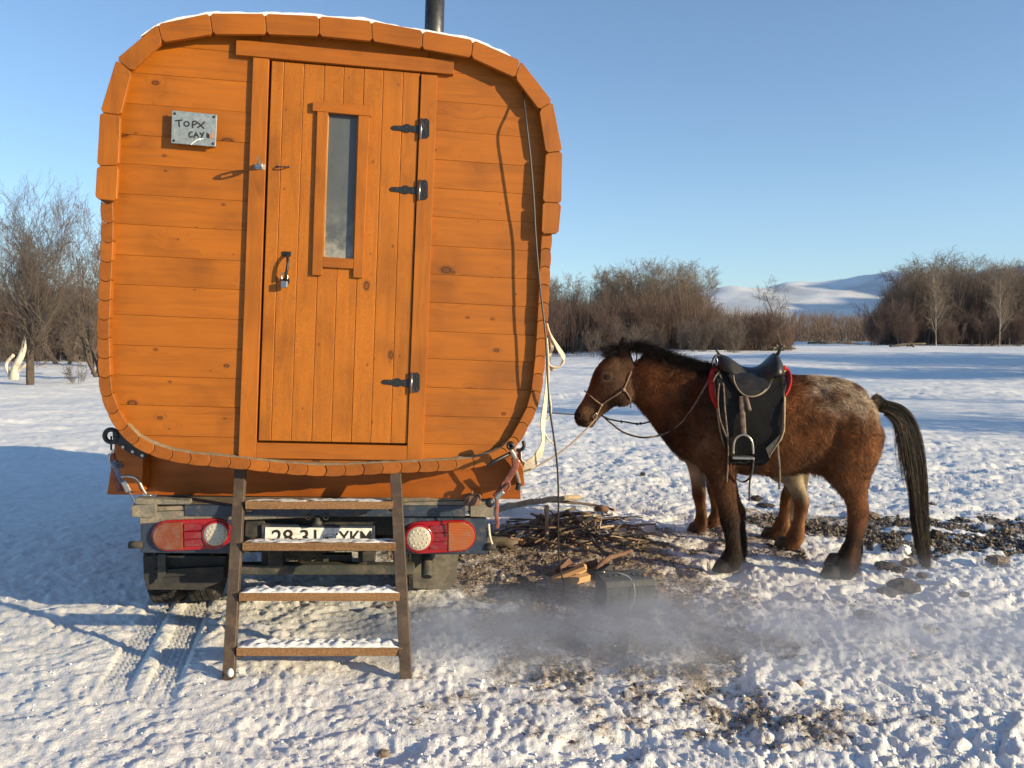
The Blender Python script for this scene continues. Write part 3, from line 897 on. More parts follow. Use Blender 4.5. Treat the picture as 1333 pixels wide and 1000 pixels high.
# hasp that stands open at right angles to the jamb, and its staple
hs = empty('open_hasp'); hs.parent = cabin
u, v = fp(341, 216, -JF)
vs_ = []
def hz(y, du, v1, v2): return [(u+du, JF-y, v+v2), (u+du, JF-y, v+v1)]
prof = [(0.0,-0.016,0.016),(0.03,-0.013,0.015),(0.046,-0.008,0.010),(0.056,-0.013,0.014),(0.075,-0.016,0.016)]
mb = MB()
def strip(prof, x0, x1):
    vs = []; fs = []
    n = len(prof)
    for (y, a, b) in prof:
        vs += [(x0, JF-y, v+a), (x0, JF-y, v+b), (x1, JF-y, v+a), (x1, JF-y, v+b)]
    for i in range(n-1):
        k = 4*i
        fs += [(k, k+1, k+5, k+4), (k+2, k+6, k+7, k+3), (k+1, k+3, k+7, k+5), (k, k+4, k+6, k+2)]
    fs += [(0, 2, 3, 1), (4*n-4, 4*n-3, 4*n-1, 4*n-2)]
    mb.add(vs, fs)
xw = 0.0022
strip(prof, u, u+xw)
strip([(0.075,-0.016,-0.0055),(0.112,-0.015,-0.0055)], u, u+xw)
strip([(0.075,0.0055,0.016),(0.112,0.0055,0.015)], u, u+xw)
strip([(0.112,-0.015,0.015),(0.128,-0.010,0.010),(0.137,-0.003,0.003)], u, u+xw)
mb.build('hasp_arm', M['zinc'], hs)
board('hasp_plate', [(331.5,213),(345,214),(345,221),(331.2,220)], JF-0.0005, JF-0.003, M['zinc'], hs, 0.0006)
MB().tube([(u, JF-0.004, v-0.017), (u, JF-0.004, v+0.017)], 0.004, 8).build('hasp_knuckle', M['zinc'], hs, True)
pts = []
for (x, o) in ((360.5,0.0),(360.8,0.014),(364,0.024),(372,0.024),(375.2,0.014),(375.5,0.0)):
    a = fp(x, 217.2, -DF+o); pts.append((a[0], DF-o, a[1]))
MB().tube(catmull(pts, 3), 0.0032, 8).build('hasp_staple', M['black_iron'], door, True)
for x in (360.5, 375.5):
    a = fp(x, 217.2, -DF); MB().ball((a[0], DF-0.001, a[1]), (0.006,0.003,0.006), 10, 6).build('staple_foot', M['black_iron'], door, True)

# ---- the sign
SG = REC-0.038
sg = empty('metal_sign'); sg.parent = cabin
board('sign_plate', [(223.8,144),(224.4,143.6),(281.8,149),(282.4,149.6),(280.6,190.6),(280,191),(223,186.2),(222.4,185.6)], SG+0.003, SG, M['sign'], sg, 0.0012)
for x, y in ((227.7,148),(278.6,152.4),(226.4,183.2),(277.4,187.2)):
    a = fp(x, y, -SG)
    MB().lathe((a[0], REC, a[1]), (0,-1,0), [(0,0.006),(0.035,0.006)], 10).build('spacer', M['zinc'], sg, True)
    MB().ball((a[0], SG-0.001, a[1]), (0.0062,0.003,0.0062), 10, 6).build('screw', M['black_iron'], sg, True)
def stroke(pts, w=0.95, m='ink'):
    P = [fp(200+x/6.665, 130+y/6.665, -SG+0.0015) for x, y in pts]
    mb = MB()
    mb.tube([(a, SG-0.0008, b) for a, b in P], w/277.0, 6, flat=(0.25, 1.0, (0, -1, 0)))
    return mb
def letters(sets, m):
    for strokes in sets:
        mb = MB()
        for s_ in strokes:
            q = stroke(s_); mb.add(q.v, q.f)
        mb.build('letter', m, sg)
circ = [(285+22*math.cos(a), 208+21*math.sin(a)) for a in [k*PI/6 for k in range(13)]]
letters([[[(185,182),(212,178),(248,175)],[(218,180),(220,210),(224,236)]],
         [circ],
         [[(338,245),(336,215),(340,185)],[(340,186),(365,184),(372,200),(360,214),(340,216)]],
         [[(378,192),(405,218),(438,250)],[(442,190),(412,220),(378,242)]],
         [[(338,280),(322,278),(308,292),(306,315),(318,326),(338,314)]],
         [[(348,330),(356,305),(366,282),(378,305),(390,326)],[(354,308),(384,304)]],
         [[(400,284),(412,298),(420,306)],[(436,278),(424,302),(412,330)]],
         [[(463,285),(464,330)],[(476,295),(477,333)],[(463,310),(477,313)]]], M['ink'])
mb = MB()
for s_ in ([(490,300),(492,335)], [(508,280),(507,335)], [(490,316),(508,306)]):
    q = stroke(s_, 0.9); mb.add(q.v, q.f)
mb.build('faded_letter', M['ink_red'], sg)
mb = MB()
for s_ in ([(322,388),(352,364),(375,348)], [(375,348),(400,340),(432,334)], [(402,336),(404,350)]):
    q = stroke(s_, 0.6); mb.add(q.v, q.f)
mb.build('scratch', M['snow'], sg)

# ---- cradle board the barrel rests on, and its bottom battens
def wpt(px, py, Y): return at(px, py, Y)
CY = 3.84
def tprism(name, quad, Y0, Y1, m, parent=None, bevel=0.0):
    return world_prism(name, quad, Y0, Y1, m, parent, bevel, tat)
def world_prism(name, quad, Y0, Y1, m, parent=None, bevel=0.0, top=None):
    """an upright board facing the camera at distance Y0, its back at Y1"""
    P = [(top or at)(x, y, Y0) for x, y in quad]
    n = len(P)
    vs = [tuple(p) for p in P]+[(p.x, p.y+(Y1-Y0), p.z) for p in P]
    a = sum(P[i].x*P[(i+1)%n].z-P[(i+1)%n].x*P[i].z for i in range(n))
    fs = [tuple(range(n)), tuple(range(2*n-1, n-1, -1))]+[((i+1)%n, i, i+n, (i+1)%n+n) for i in range(n)]
    if a < 0: fs = [f[::-1] for f in fs]
    mb = MB().add(vs, fs)
    o = mb.build(name, m, None, bevel=bevel)
    if parent is not None:
        o.parent = parent; o.matrix_parent_inverse = parent.matrix_world.inverted()
    return o
bpy.context.view_layer.update()
world_prism('cradle_board', [(152,560),(300,585),(500,592),(640,585),(668,575),(676,605),(678,650),(139,644)], CY, CY+0.045, M['cradle'], cabin, 0.002)
world_prism('cradle_board', [(152,560),(300,585),(500,592),(640,585),(668,575),(676,605),(678,650),(139,644)], CY+1.9, CY+1.945, M['cradle'], cabin, 0.002)
world_prism('cradle_end', [(147,572),(156,560),(186,590),(184,640),(166,640),(160,632)], CY-0.09, CY-0.005, M['cradle'], cabin, 0.002)
world_prism('cradle_end', [(652,592),(664,582),(681,610),(683,632),(676,634),(664,606)], CY-0.09, CY-0.005, M['cradle'], cabin, 0.002)
# ------------------------------------------------------------------ ladder
lad = empty('ladder', (at(413, 893, 3.33).x, 3.33, 0), 'brown steel ladder with four snowy wooden treads below the cabin door', 'ladder')
def place(o, parent):
    o.parent = parent
    o.matrix_parent_inverse = Matrix.Translation(-parent.location)
    return o
def rail(name, top, bot, Yt, Yb, w=0.052, t=0.03):
    a, b = at(*top, Yt), at(*bot, Yb)
    ax = (b-a).normalized(); x = Vector((1,0,0)); x = (x-ax*x.dot(ax)).normalized(); y = ax.cross(x)
    mb = MB()
    vs = []
    for p in (a, b):
        vs += [p-x*w/2-y*t/2, p+x*w/2-y*t/2, p+x*w/2+y*t/2, p-x*w/2+y*t/2]
    mb.add(vs, [(0,1,5,4),(1,2,6,5),(2,3,7,6),(3,0,4,7),(3,2,1,0),(4,5,6,7)])
    return place(mb.build(name, M['ladder'], None, bevel=0.002), lad)
YT, YBm = 3.70, 3.31
rail('ladder_rail', (313.5,607), (297,896), YT, YBm)
rail('ladder_rail', (514.5,606), (529,884), YT, YBm)
def lerp(a, b, t): return a+(b-a)*t
treads = [(658, 319, 511, 3.60), (712, 315.5, 515, 3.52), (777.5, 311, 520, 3.43), (849, 307.5, 524, 3.345)]
random.seed(3)
for k, (py, x0, x1, Y) in enumerate(treads):
    a, b = at(x0, py, Y), at(x1, py, Y)
    zt = (a.z+b.z)/2
    th = 0.036; dp = 0.115
    mb = MB()
    nseg = 24
    # sawn plank with a ragged front edge
    vs = []; fs = []
    for i in range(nseg+1):
        f = i/nseg; x = lerp(a.x, b.x, f)
        j = random.uniform(-0.0004, 0.0004); jb = random.uniform(-0.0006, 0.0006)
        vs += [(x, Y+j, zt-th/2+jb), (x, Y+0.002+j, zt+th/2), (x, Y+dp, zt+th/2-0.010), (x, Y+dp, zt-th/2-0.010)]
    for i in range(nseg):
        q = 4*i
        for c in range(4): fs.append((q+c, q+4+c, q+4+(c+1)%4, q+(c+1)%4))
    fs += [(0,1,2,3), tuple(4*nseg+c for c in (3,2,1,0))]
    tr = place(mb.add(vs, fs).build('tread', M['tread'], None), lad)
    # snow lying on the tread
    nx, ny = 70, 14; V = []; F = []
    amt = (0.004, 0.006, 0.013, 0.017)[k]
    for j in range(ny+1):
        for i in range(nx+1):
            fx, fy = i/nx, j/ny
            x = lerp(a.x+0.004, b.x-0.004, fx); y = Y+0.006+(dp-0.01)*fy
            e = min(1, fx*14, (1-fx)*14, fy*5+0.25, (1-fy)*5)
            nz = float(fbm(x*30, y*30+k*7, 3))
            h = amt*(0.8+0.7*nz)*e+(-0.004 if (k < 2 and float(fbm(x*6, y*14+k, 2)) < 0.05) else 0)
            if k == 3 and fx < 0.35 and fy < 0.4: h += 0.004*float(pn(x*14, 3))
            V.append((x, y+0.004*float(pn(x*25, k*3.0))*(1-fy), zt+th/2-0.010*fy+max(h, -0.003)))
    for j in range(ny):
        for i in range(nx):
            q = j*(nx+1)+i; F.append((q, q+1, q+nx+2, q+nx+1))
    n0 = len(V)
    for i in range(nx+1):
        p = V[i]; V.append((p[0], p[1]+0.001, zt+th/2-0.004))
    for i in range(nx): F.append((i, n0+i, n0+i+1, i+1))
    sn = link('tread_snow', mesh('tread_snow', V, F), M['snow'], None, True)
    place(sn, lad)
    # bolt plates
    for xx in (a.x+0.01, b.x-0.01):
        place(MB().box((xx-0.012, Y+0.02, zt-0.035), (xx+0.012, Y+0.1, zt-0.019)).build('tread_bracket', M['ladder'], None), lad)
mb = MB().ball(at(300, 876, 3.29), (0.014, 0.01, 0.02), 10, 7)
place(mb.build('snow_lump', M['snow'], None, True), lad)

# ------------------------------------------------------------------ truck
TY = R(10.0)
T0 = at(408, 700, 3.74)
TFR = Matrix.Translation(T0) @ Matrix.Rotation(TY, 4, 'Z') @ Matrix.Translation(-T0)
TFI = TFR.inverted()
def tat(px, py, Y):
    """the point of the truck's own frame that lies Y along its length and is seen at this pixel"""
    d = TFI.to_3x3() @ ray(px, py); c = TFI @ CAM
    return c+d*((Y-c.y)/d.y)
TB = tat(408, 780, 4.5); TB.z = 0
truck = empty('flatbed_truck', (0,0,0), 'small navy blue flatbed truck, seen from behind, carrying the orange cabin', 'truck')
truck.matrix_world = TFR @ Matrix.Translation(TB)
TINV = Matrix.Translation(-TB)
def P(o):
    o.parent = truck; o.matrix_parent_inverse = TINV
    return o
YD = 3.74
zdk = tat(408, 653, YD).z          # deck edge top
xl, xr = tat(181, 660, YD).x, tat(637, 660, YD).x
mb = MB().box((xl, YD, zdk-0.02), (xr, YD+3.0, zdk)); P(mb.build('deck', M['deck'], None, bevel=0.003))
zb = tat(408, 673.5, YD).z
P(MB().box((xl+0.0, YD-0.004, zb), (xr, YD+0.05, zdk-0.022)).build('deck_rear_edge', M['deck_edge'], None, bevel=0.004))
# folded steel corners
P(tprism('deck_corner', [(170,659),(203,656),(203,672),(196,675),(171,673)], YD-0.012, YD+0.10, M['deck_edge'], None, 0.003))
P(tprism('deck_corner', [(612,656),(642,659),(642,674),(612,673)], YD-0.012, YD+0.10, M['deck_edge'], None, 0.003))
P(tprism('deck_plate', [(176,648.5),(246,652),(247,657),(176,657)], YD-0.006, YD+0.05, M['deck_edge'], None, 0.002))
P(tprism('rear_cross_beam', [(240,658),(606,658),(606,673),(240,672.5)], YD-0.010, YD+0.02, M['navy'], None, 0.003))
# lamp panels
P(tprism('lamp_panel', [(182.5,674.5),(303,674.5),(303,721),(182.5,720)], YD-0.004, YD+0.06, M['navy'], None, 0.005))
P(tprism('lamp_panel', [(521,674.5),(634,675),(635,722),(521,721.5)], YD-0.004, YD+0.06, M['navy'], None, 0.005))
# side rails of the bed
for x0 in (xl+0.02, xr-0.06):
    P(MB().box((x0, YD+0.06, zb-0.10), (x0+0.04, YD+2.95, zdk-0.022)).build('side_rail', M['navy'], None, bevel=0.004))
# chassis
for x0 in (tat(345,700,YD).x, tat(470,700,YD).x):
    P(MB().box((x0, YD+0.08, zb-0.26), (x0+0.07, YD+3.9, zb-0.13)).build('chassis_rail', M['chassis'], None, bevel=0.006))
P(MB().box((xl+0.3, YD+0.1, zb-0.13), (xr-0.3, YD+0.18, zb-0.01)).build('cross_member', M['chassis'], None, bevel=0.004))
for yy in (0.7, 1.4, 2.1, 2.8):
    P(MB().box((xl+0.1, YD+yy, zb-0.12), (xr-0.1, YD+yy+0.06, zdk-0.024)).build('cross_member', M['chassis'], None, bevel=0.004))

# tail lamps
def lens(name, col, rough=0.12, emis=None):
    m = mat(name, col, rough, 0, 0.7)
    m.node_tree.nodes['Principled BSDF'].inputs['Coat Weight'].default_value = 0.25
    if name == 'clear_lens': return m
    g = G(m)
    w = g.n('ShaderNodeTexWave'); g.l(g.coord('Object', (1,1,1)), w.inputs['Vector']); w.inputs['Scale'].default_value = 38; w.bands_direction = 'Z'
    w.inputs['Distortion'].default_value = 0.4
    dk = tuple(c*0.55 for c in col)
    du = g.ramp(g.noise(g.coord('Object'), 16, 5, 0.65), [(0.46, 0.0), (0.72, 0.55)])
    g.color(g.mix(du, g.mix(w.outputs['Fac'], dk, col), (0.16,0.12,0.09)))
    g.rough(g.math('ADD', 0.14, g.math('MULTIPLY', du, 0.8)))
    g.bump(w.outputs['Fac'], 0.002, 0.5)
    return m
L_red = lens('red_lens', (0.24,0.005,0.008)); L_rim = mat('red_lens_rim', (0.26,0.004,0.008), 0.15, 0, 0.7)
L_amb = lens('amber_lens', (0.42,0.10,0.006)); L_wht = lens('clear_lens', (0.42,0.38,0.30), 0.1)
L_amb_shaded = lens('shaded_amber_lens', (0.22,0.05,0.008), 0.25)  # darker copy of the amber: the left lamp's half shade put into colour
def stadium(cx, cz, hw, hh, n=10):
    r = hh; pts = []
    for k in range(n+1): a = -PI/2+PI*k/n; pts.append((cx+hw-r+r*math.cos(a), cz+r*math.sin(a)))
    for k in range(n+1): a = PI/2+PI*k/n; pts.append((cx-hw+r+r*math.cos(a), cz+r*math.sin(a)))
    return pts
def tail_lamp(x0, x1, y0, y1, side, lab):
    a, b = tat(x0, y0, YD-0.03), tat(x1, y1, YD-0.03)
    cx, cz = (a.x+b.x)/2, (a.z+b.z)/2; hw, hh = (b.x-a.x)/2, (a.z-b.z)/2
    root = empty('tail_lamp', (cx, YD-0.004, cz)); root.parent = truck; root.matrix_parent_inverse = TINV
    root['label'] = lab
    def q(o): o.parent = root; o.matrix_parent_inverse = Matrix.Translation(-Vector((cx, YD-0.004, cz))); return o
    q(MB().prism(stadium(cx, cz, hw, hh), YD-0.024, YD-0.004).build('lamp_housing', L_rim, None, bevel=0.003))
    ih, iw = hh-0.008, hw-0.008
    ym = YD-0.0245
    # split lens: clear roundel on the inner side, red middle, amber outer end
    s = side                     # +1 : amber on the right
    xs_ = [cx-iw, cx+iw]
    def part(u0, u1, roundR):
        n = 10; r = ih; pts = []
        X0, X1 = cx+u0, cx+u1
        if roundR:
            pts = [(X0, cz-ih)]+[(X1-r+r*math.cos(-PI/2+PI*k/n), cz+r*math.sin(-PI/2+PI*k/n)) for k in range(n+1)]+[(X0, cz+ih)]
        else:
            pts = [(X0, cz-ih*0.86), (X1, cz-ih*0.86), (X1, cz+ih*0.86), (X0, cz+ih*0.86)]
        return pts
    amb = part(iw-0.135, iw, True); red = part(-iw+0.125, iw-0.139, False)
    if s < 0:
        amb = [(2*cx-x, z) for x, z in amb]; red = [(2*cx-x, z) for x, z in red]
    q(MB().prism(amb, ym-0.008, ym).build('amber_lens', L_amb if s > 0 else L_amb_shaded, None, bevel=0.003))
    # the red middle is three ribs
    for k in range(3):
        z0 = cz+ih*0.86*(-1+2*k/3)+0.001; z1 = cz+ih*0.86*(-1+2*(k+1)/3)-0.001
        X0 = min(p[0] for p in red); X1 = max(p[0] for p in red)
        q(MB().box((X0, ym-0.006-0.003*(k == 1), z0), (X1, ym, z1)).build('red_lens', L_red, None, bevel=0.003))
    ccx = cx-s*(iw-ih+0.001)
    q(MB().lathe((ccx, ym, cz), (0,-1,0), [(0,ih*1.0),(0.011,ih*0.98),(0.0125,ih*0.88),(0.0125,ih*0.8)], 32).build('lens_ring', L_rim, None, True))
    o = q(MB().lathe((ccx, ym-0.009, cz), (0,-1,0), [(0,ih*0.86),(0.006,ih*0.8),(0.010,ih*0.5),(0.0115,ih*0.08)], 32).build('clear_lens', L_wht, None, True))
    for rr_, nn in ((0.62, 14), (0.36, 8)):
        for k in range(nn):
            aa = 2*PI*k/nn
            q(MB().ball((ccx+ih*rr_*math.cos(aa), ym-0.018-0.002*(rr_ < .5), cz+ih*rr_*math.sin(aa)), (0.0052,0.0025,0.0052), 8, 5).build('lens_bead', L_wht, None, True))
    return root
tail_lamp(195.5, 302, 679, 714.5, -1, 'left tail lamp, half shaded, with its amber end outward')
tail_lamp(524, 620, 681, 718, 1, 'right tail lamp, sunlit, with its amber end outward')

# number plate
np_Y = YD+0.02
pl = empty('number_plate', tat(414, 700, np_Y)); pl.parent = truck; pl.matrix_parent_inverse = TINV
ploc = tat(414, 700, np_Y)
def Q(o): o.parent = pl; o.matrix_parent_inverse = Matrix.Translation(-ploc); return o
Q(tprism('plate_blank', [(345,686.5),(484,688),(483,716),(344,715)], np_Y-0.003, np_Y, M['plate'], None, 0.002))
def text(s, px, py, size, Y, m, parentf, name='plate_text', sx=1.0, ext=0.0008, roll=0.6):
    cu = bpy.data.curves.new(name, 'FONT'); cu.body = s; cu.size = size; cu.extrude = ext; cu.offset = size*0.012
    cu.align_x = 'CENTER'; cu.align_y = 'CENTER'
    tmp = bpy.data.objects.new('tmp', cu); C.objects.link(tmp)
    bpy.context.view_layer.update()
    me = bpy.data.meshes.new_from_object(tmp)
    bpy.data.objects.remove(tmp)
    o = link(name, me, m)
    me.materials.clear(); me.materials.append(m)
    p = tat(px, py, Y)
    o.matrix_world = Matrix.Translation(p) @ Matrix.Rotation(R(-roll), 4, 'Y') @ Matrix.Rotation(PI/2, 4, 'X') @ Matrix.Diagonal((sx, 1, 1, 1))
    return parentf(o)
for s_, x in (('2', 360.5), ('8', 375), ('3', 396.5), ('1', 410.5)):
    text(s_, x, 700.5, 0.104, np_Y-0.004, M['ink'], Q, 'digit', 0.98)
for s_, x in (('Y', 448), ('K', 462), ('M', 476.5)):
    text(s_, x, 701.2, 0.098, np_Y-0.004, M['ink'], Q, 'letter', 0.86)
text('.', 385, 696, 0.10, np_Y-0.004, M['ink'], Q, 'dot', 1)
text('.', 438.5, 691, 0.07, np_Y-0.004, M['ink'], Q, 'dot', 1)
text('MGL', 429, 700.6, 0.024, np_Y-0.004, M['ink'], Q, 'country_code', 1)
c0 = tat(429, 700.4, np_Y-0.004)
Q(MB().tube([c0+Vector((0.031*math.cos(k*PI/12), 0, 0.020*math.sin(k*PI/12))) for k in range(25)], 0.0011, 5).build('country_oval', M['ink'], None))
# plate bracket, lamp above it
P(tprism('plate_bracket', [(340,683.5),(488,685),(488,718),(340,718)], np_Y+0.002, np_Y+0.03, M['navy'], None, 0.003))
P(MB().lathe(tat(413, 672, YD-0.015), (0,0,-1), [(0,0.012),(0.02,0.014),(0.03,0.024),(0.045,0.022)], 16).build('plate_lamp', M['bumper'], None, True))
for x in (401, 424):
    c_ = tat(x, 673.5, YD-0.03)
    P(MB().tube([c_+Vector((0.012*math.cos(k*PI/7), 0, 0.012*math.sin(k*PI/7))) for k in range(15)], 0.003, 6).build('tie_ring', M['chassis'], None, True))

# underrun bar with its hangers
YU = YD+0.12
P(tprism('underrun_bar', [(300,736),(540,736),(540,749),(300,749)], YU, YU+0.07, M['bumper'], None, 0.006))
for x in (340, 466):
    P(tprism('bar_hanger', [(x,690),(x+11,690),(x+11,737),(x,737)], YU+0.02, YU+0.06, M['chassis'], None, 0.003))
# spare wheel slung flat under the chassis
sw = empty('spare_wheel', (0,0,0)); sw.parent = truck; sw.matrix_parent_inverse = TINV
cs = tat(412, 755, 4.45); cs.z = 0.42
prof = [(-0.085,0.20),(-0.088,0.29),(-0.07,0.325),(-0.03,0.338),(0.03,0.338),(0.07,0.325),(0.088,0.29),(0.085,0.20)]
MB().lathe(cs, (0,0,1), prof, 48, open_=True).build('tyre', M['rubber'], sw, True)
MB().lathe(cs, (0,0,1), [(-0.06,0.205),(-0.02,0.19),(-0.01,0.09),(0.0,0.03)], 32).build('rim', M['chassis'], sw, True)
for k in range(56):
    a = 2*PI*k/56
    if math.sin(a) > 0.3: continue
    Mx = Matrix.Translation(cs) @ Matrix.Rotation(a, 4, 'Z')
    o = MB().box((0.333, -0.008, -0.055), (0.345, 0.008, 0.055), Mx).build('tread_block', M['rubber'], sw)
# wheels : twin rears
def wheel(cx, cy, r, w, lab=None):
    wr = empty('wheel', (cx, cy, r)); wr.parent = truck; wr.matrix_parent_inverse = TINV
    h = w/2
    MB().lathe((0,0,0), (1,0,0), [(-h*0.9,r*0.62),(-h,r*0.8),(-h*0.92,r*0.95),(-h*0.6,r),(h*0.6,r),(h*0.92,r*0.95),(h,r*0.8),(h*0.9,r*0.62)], 56, open_=True).build('tyre', M['rubber'], wr, True)
    MB().lathe((0,0,0), (1,0,0), [(-h*0.85,r*0.63),(-h*0.5,r*0.6),(-h*0.2,r*0.3),(h*0.1,r*0.28),(h*0.3,r*0.12)], 40).build('rim', M['chassis'], wr, True)
    # tread ribs
    mb = MB()
    n = 64
    for k in range(n):
        a = 2*PI*k/n
        for j in range(4):
            x0 = -h*0.85+j*(h*1.7/4)
            Mx = Matrix.Rotation(a+(0.03 if j % 2 else 0), 4, 'X')
            mb.box((x0+0.002, -r*PI/n*0.72, r-0.003), (x0+h*1.7/4-0.003, r*PI/n*0.72, r+0.006), Mx)
    o = mb.build('tyre_tread', M['rubber'], wr); o['kind'] = 'stuff'
    return wr
RW = 0.30
WL = tat(195, 780, 4.36).x; WRt = tat(594, 760, 4.36).x; XC = (WL+WRt)/2; WO = (WRt-WL)/2-0.185
for cx in (XC-WO-0.10, XC-WO+0.10, XC+WO-0.10, XC+WO+0.10):
    wheel(cx, 4.50, RW, 0.155)
for cx in (XC-0.75, XC+0.75):
    wheel(cx, 6.95, RW, 0.17)
P(MB().tube([(XC-0.8, 4.50, RW), (XC+0.8, 4.50, RW)], 0.05, 12).build('rear_axle', M['chassis'], None, True))
P(MB().ball((XC, 4.50, RW), (0.16, 0.15, 0.15), 18, 12).build('differential', M['chassis'], None, True))
P(MB().tube([(XC-0.7, 6.95, RW), (XC+0.7, 6.95, RW)], 0.04, 12).build('front_axle', M['chassis'], None, True))
# leaf springs
for cx in (XC-0.45, XC+0.45):
    P(MB().tube(catmull([(cx, 3.95, 0.45), (cx, 4.5, 0.36), (cx, 5.1, 0.45)], 6), 0.03, 6).build('leaf_spring', M['chassis'], None))
# mud flaps
def flap(quad, Y, m, name='mud_flap'):
    P(tprism(name, quad, Y, Y+0.008, m, None, 0.001))
flap([(186,724),(294,724),(289,757),(262,768),(192,768),(187,752)], 4.08, M['flap'])
P(tprism('flap_bracket', [(205,722),(215,722),(216,746),(205,760)], 4.04, 4.055, M['bumper'], None, 0.001))
P(tprism('flap_bracket', [(200,742),(290,738),(290,745),(212,752)], 4.055, 4.075, M['chassis'], None, 0.001))
flap([(535,722),(597,722),(594,752),(586,768),(538,766)], 3.98, M['flap_dusty'])
P(MB().box((xl+0.05, 4.1, zb-0.06), (xl+0.55, 5.0, zb-0.04)).build('wheel_guard', M['chassis'], None))
P(MB().box((xr-0.5, 4.1, zb-0.06), (xr-0.05, 5.0, zb-0.04)).build('wheel_guard', M['chassis'], None))
# exhaust
a = tat(556, 726, 3.93); b = tat(555.5, 751, 3.86)
P(MB().tube(catmull([a+Vector((0,0.6,0.02)), a+Vector((0,0.12,0.02)), a+Vector((0,0.02,0)), (a+b)/2, b], 5), 0.030, 16).build('exhaust_pipe', M['bumper'], None, True))
P(MB().lathe(b+Vector((0,-0.001,0.006)), (b-a), [(0.0,0.0245),(0.006,0.0245)], 16).build('exhaust_mouth', M['ink'], None))
P(MB().box((XC-0.6, 5.2, 0.35), (XC-0.1, 5.8, 0.55)).build('fuel_tank', M['chassis'], None, bevel=0.03))
# side marker arms that stick out at each lamp panel
P(MB().tube([tat(168, 709.5, YD), tat(186, 709.5, YD)], 0.018, 10).build('marker_stub', M['chassis'], None, True))
P(MB().tube([tat(632, 712, YD), tat(645, 712, YD)], 0.020, 10).build('marker_stub', M['chassis'], None, True))
P(MB().tube(catmull([tat(636, 682, YD), tat(638, 700, YD-0.01), tat(643, 714, YD)], 4), 0.006, 6).build('loose_wire', M['rope_white'], None, True))
# loose wiring and brackets behind the plate
random.seed(21)
for k in range(6):
    x0 = random.uniform(360, 475); y0 = random.uniform(722, 730)
    pts = [tat(x0+random.uniform(-14, 14), y0+random.uniform(-5, 8), YU+0.12) for _ in range(5)]
    P(MB().tube(catmull(pts, 4), 0.004, 5).build('loose_wire', M['flap_dusty'], None, True))
P(tprism('rear_bracket', [(320,672),(343,674),(346,694),(330,702),(318,698)], YD+0.04, YD+0.07, M['chassis'], None, 0.003))
P(tprism('rear_bracket', [(356,719),(372,719),(372,734),(356,734)], YU+0.05, YU+0.09, M['bumper'], None, 0.003))
P(tprism('rear_bracket', [(420,722),(458,722),(458,735),(420,735)], YU+0.09, YU+0.14, M['bumper'], None, 0.003))

# ---- truck cab, mostly hidden ahead of the cabin
cab = [(6.85,0.45),(7.85,0.45),(7.9,0.85),(7.84,1.15),(7.5,1.85),(6.85,1.92)]
vs = []
cxl, cxr = XC-0.82, XC+0.82
for x in (cxl, cxr): vs += [(x, y, z) for y, z in cab]
n = len(cab)
fs = [tuple(range(n)), tuple(range(2*n-1, n-1, -1))]+[((i+1)%n, i, i+n, (i+1)%n+n) for i in range(n)]
P(MB().add(vs, fs).build('cab_body', M['cab'], None, bevel=0.05))
gl = mat('cab_glass', (0.02,0.025,0.03), 0.06, 0, 0.7)
P(MB().box((cxl+0.2, 6.843, 1.3), (cxr-0.2, 6.849, 1.72)).build('rear_window', gl, None))
for x, d in ((cxl, -0.004), (cxr, 0.004)):
    P(MB().add([(x+d, 7.0, 1.15), (x+d, 7.7, 1.15), (x+d, 7.45, 1.75), (x+d, 7.0, 1.78)], [(0,1,2,3)]).build('side_window', gl, None))
    P(MB().box((min(x, x+d*30), 7.55, 1.15), (max(x, x+d*30), 7.6, 1.5)).build('wing_mirror', M['chassis'], None, bevel=0.01))
P(MB().add([(cxl+0.1, 7.80, 1.24), (cxr-0.1, 7.80, 1.24), (cxr-0.15, 7.53, 1.80), (cxl+0.15, 7.53, 1.80)], [(0,1,2,3)]).build('windscreen', gl, None))
# ------------------------------------------------------------------ trees
def seg_mesh(name, segs, sides=3):
    """segs: array (n,8) p0 p1 r0 r1 -> one mesh of thin prisms"""
    A = np.asarray(segs, dtype=np.float64)
    p0, p1, r0, r1 = A[:, 0:3], A[:, 3:6], A[:, 6:7], A[:, 7:8]
    d = p1-p0; L = np.linalg.norm(d, axis=1, keepdims=True)+1e-9; d = d/L
    ref = np.where(np.abs(d[:, 2:3]) < 0.9, np.array([[0, 0, 1.0]]), np.array([[1.0, 0, 0]]))
    a = np.cross(d, ref); a /= np.linalg.norm(a, axis=1, keepdims=True)+1e-9
    b = np.cross(d, a)
    n = len(A); V = np.zeros((n, 2*sides, 3))
    for k in range(sides):
        c, s = math.cos(2*PI*k/sides), math.sin(2*PI*k/sides)
        V[:, k] = p0+(a*c+b*s)*r0
        V[:, sides+k] = p1+(a*c+b*s)*r1
    base = (np.arange(n)*2*sides)[:, None]
    F = np.concatenate([np.stack([base[:, 0]+k, base[:, 0]+(k+1) % sides, base[:, 0]+sides+(k+1) % sides, base[:, 0]+sides+k], 1) for k in range(sides)], 0)
    return np_mesh(name, V.reshape(-1, 3), F)

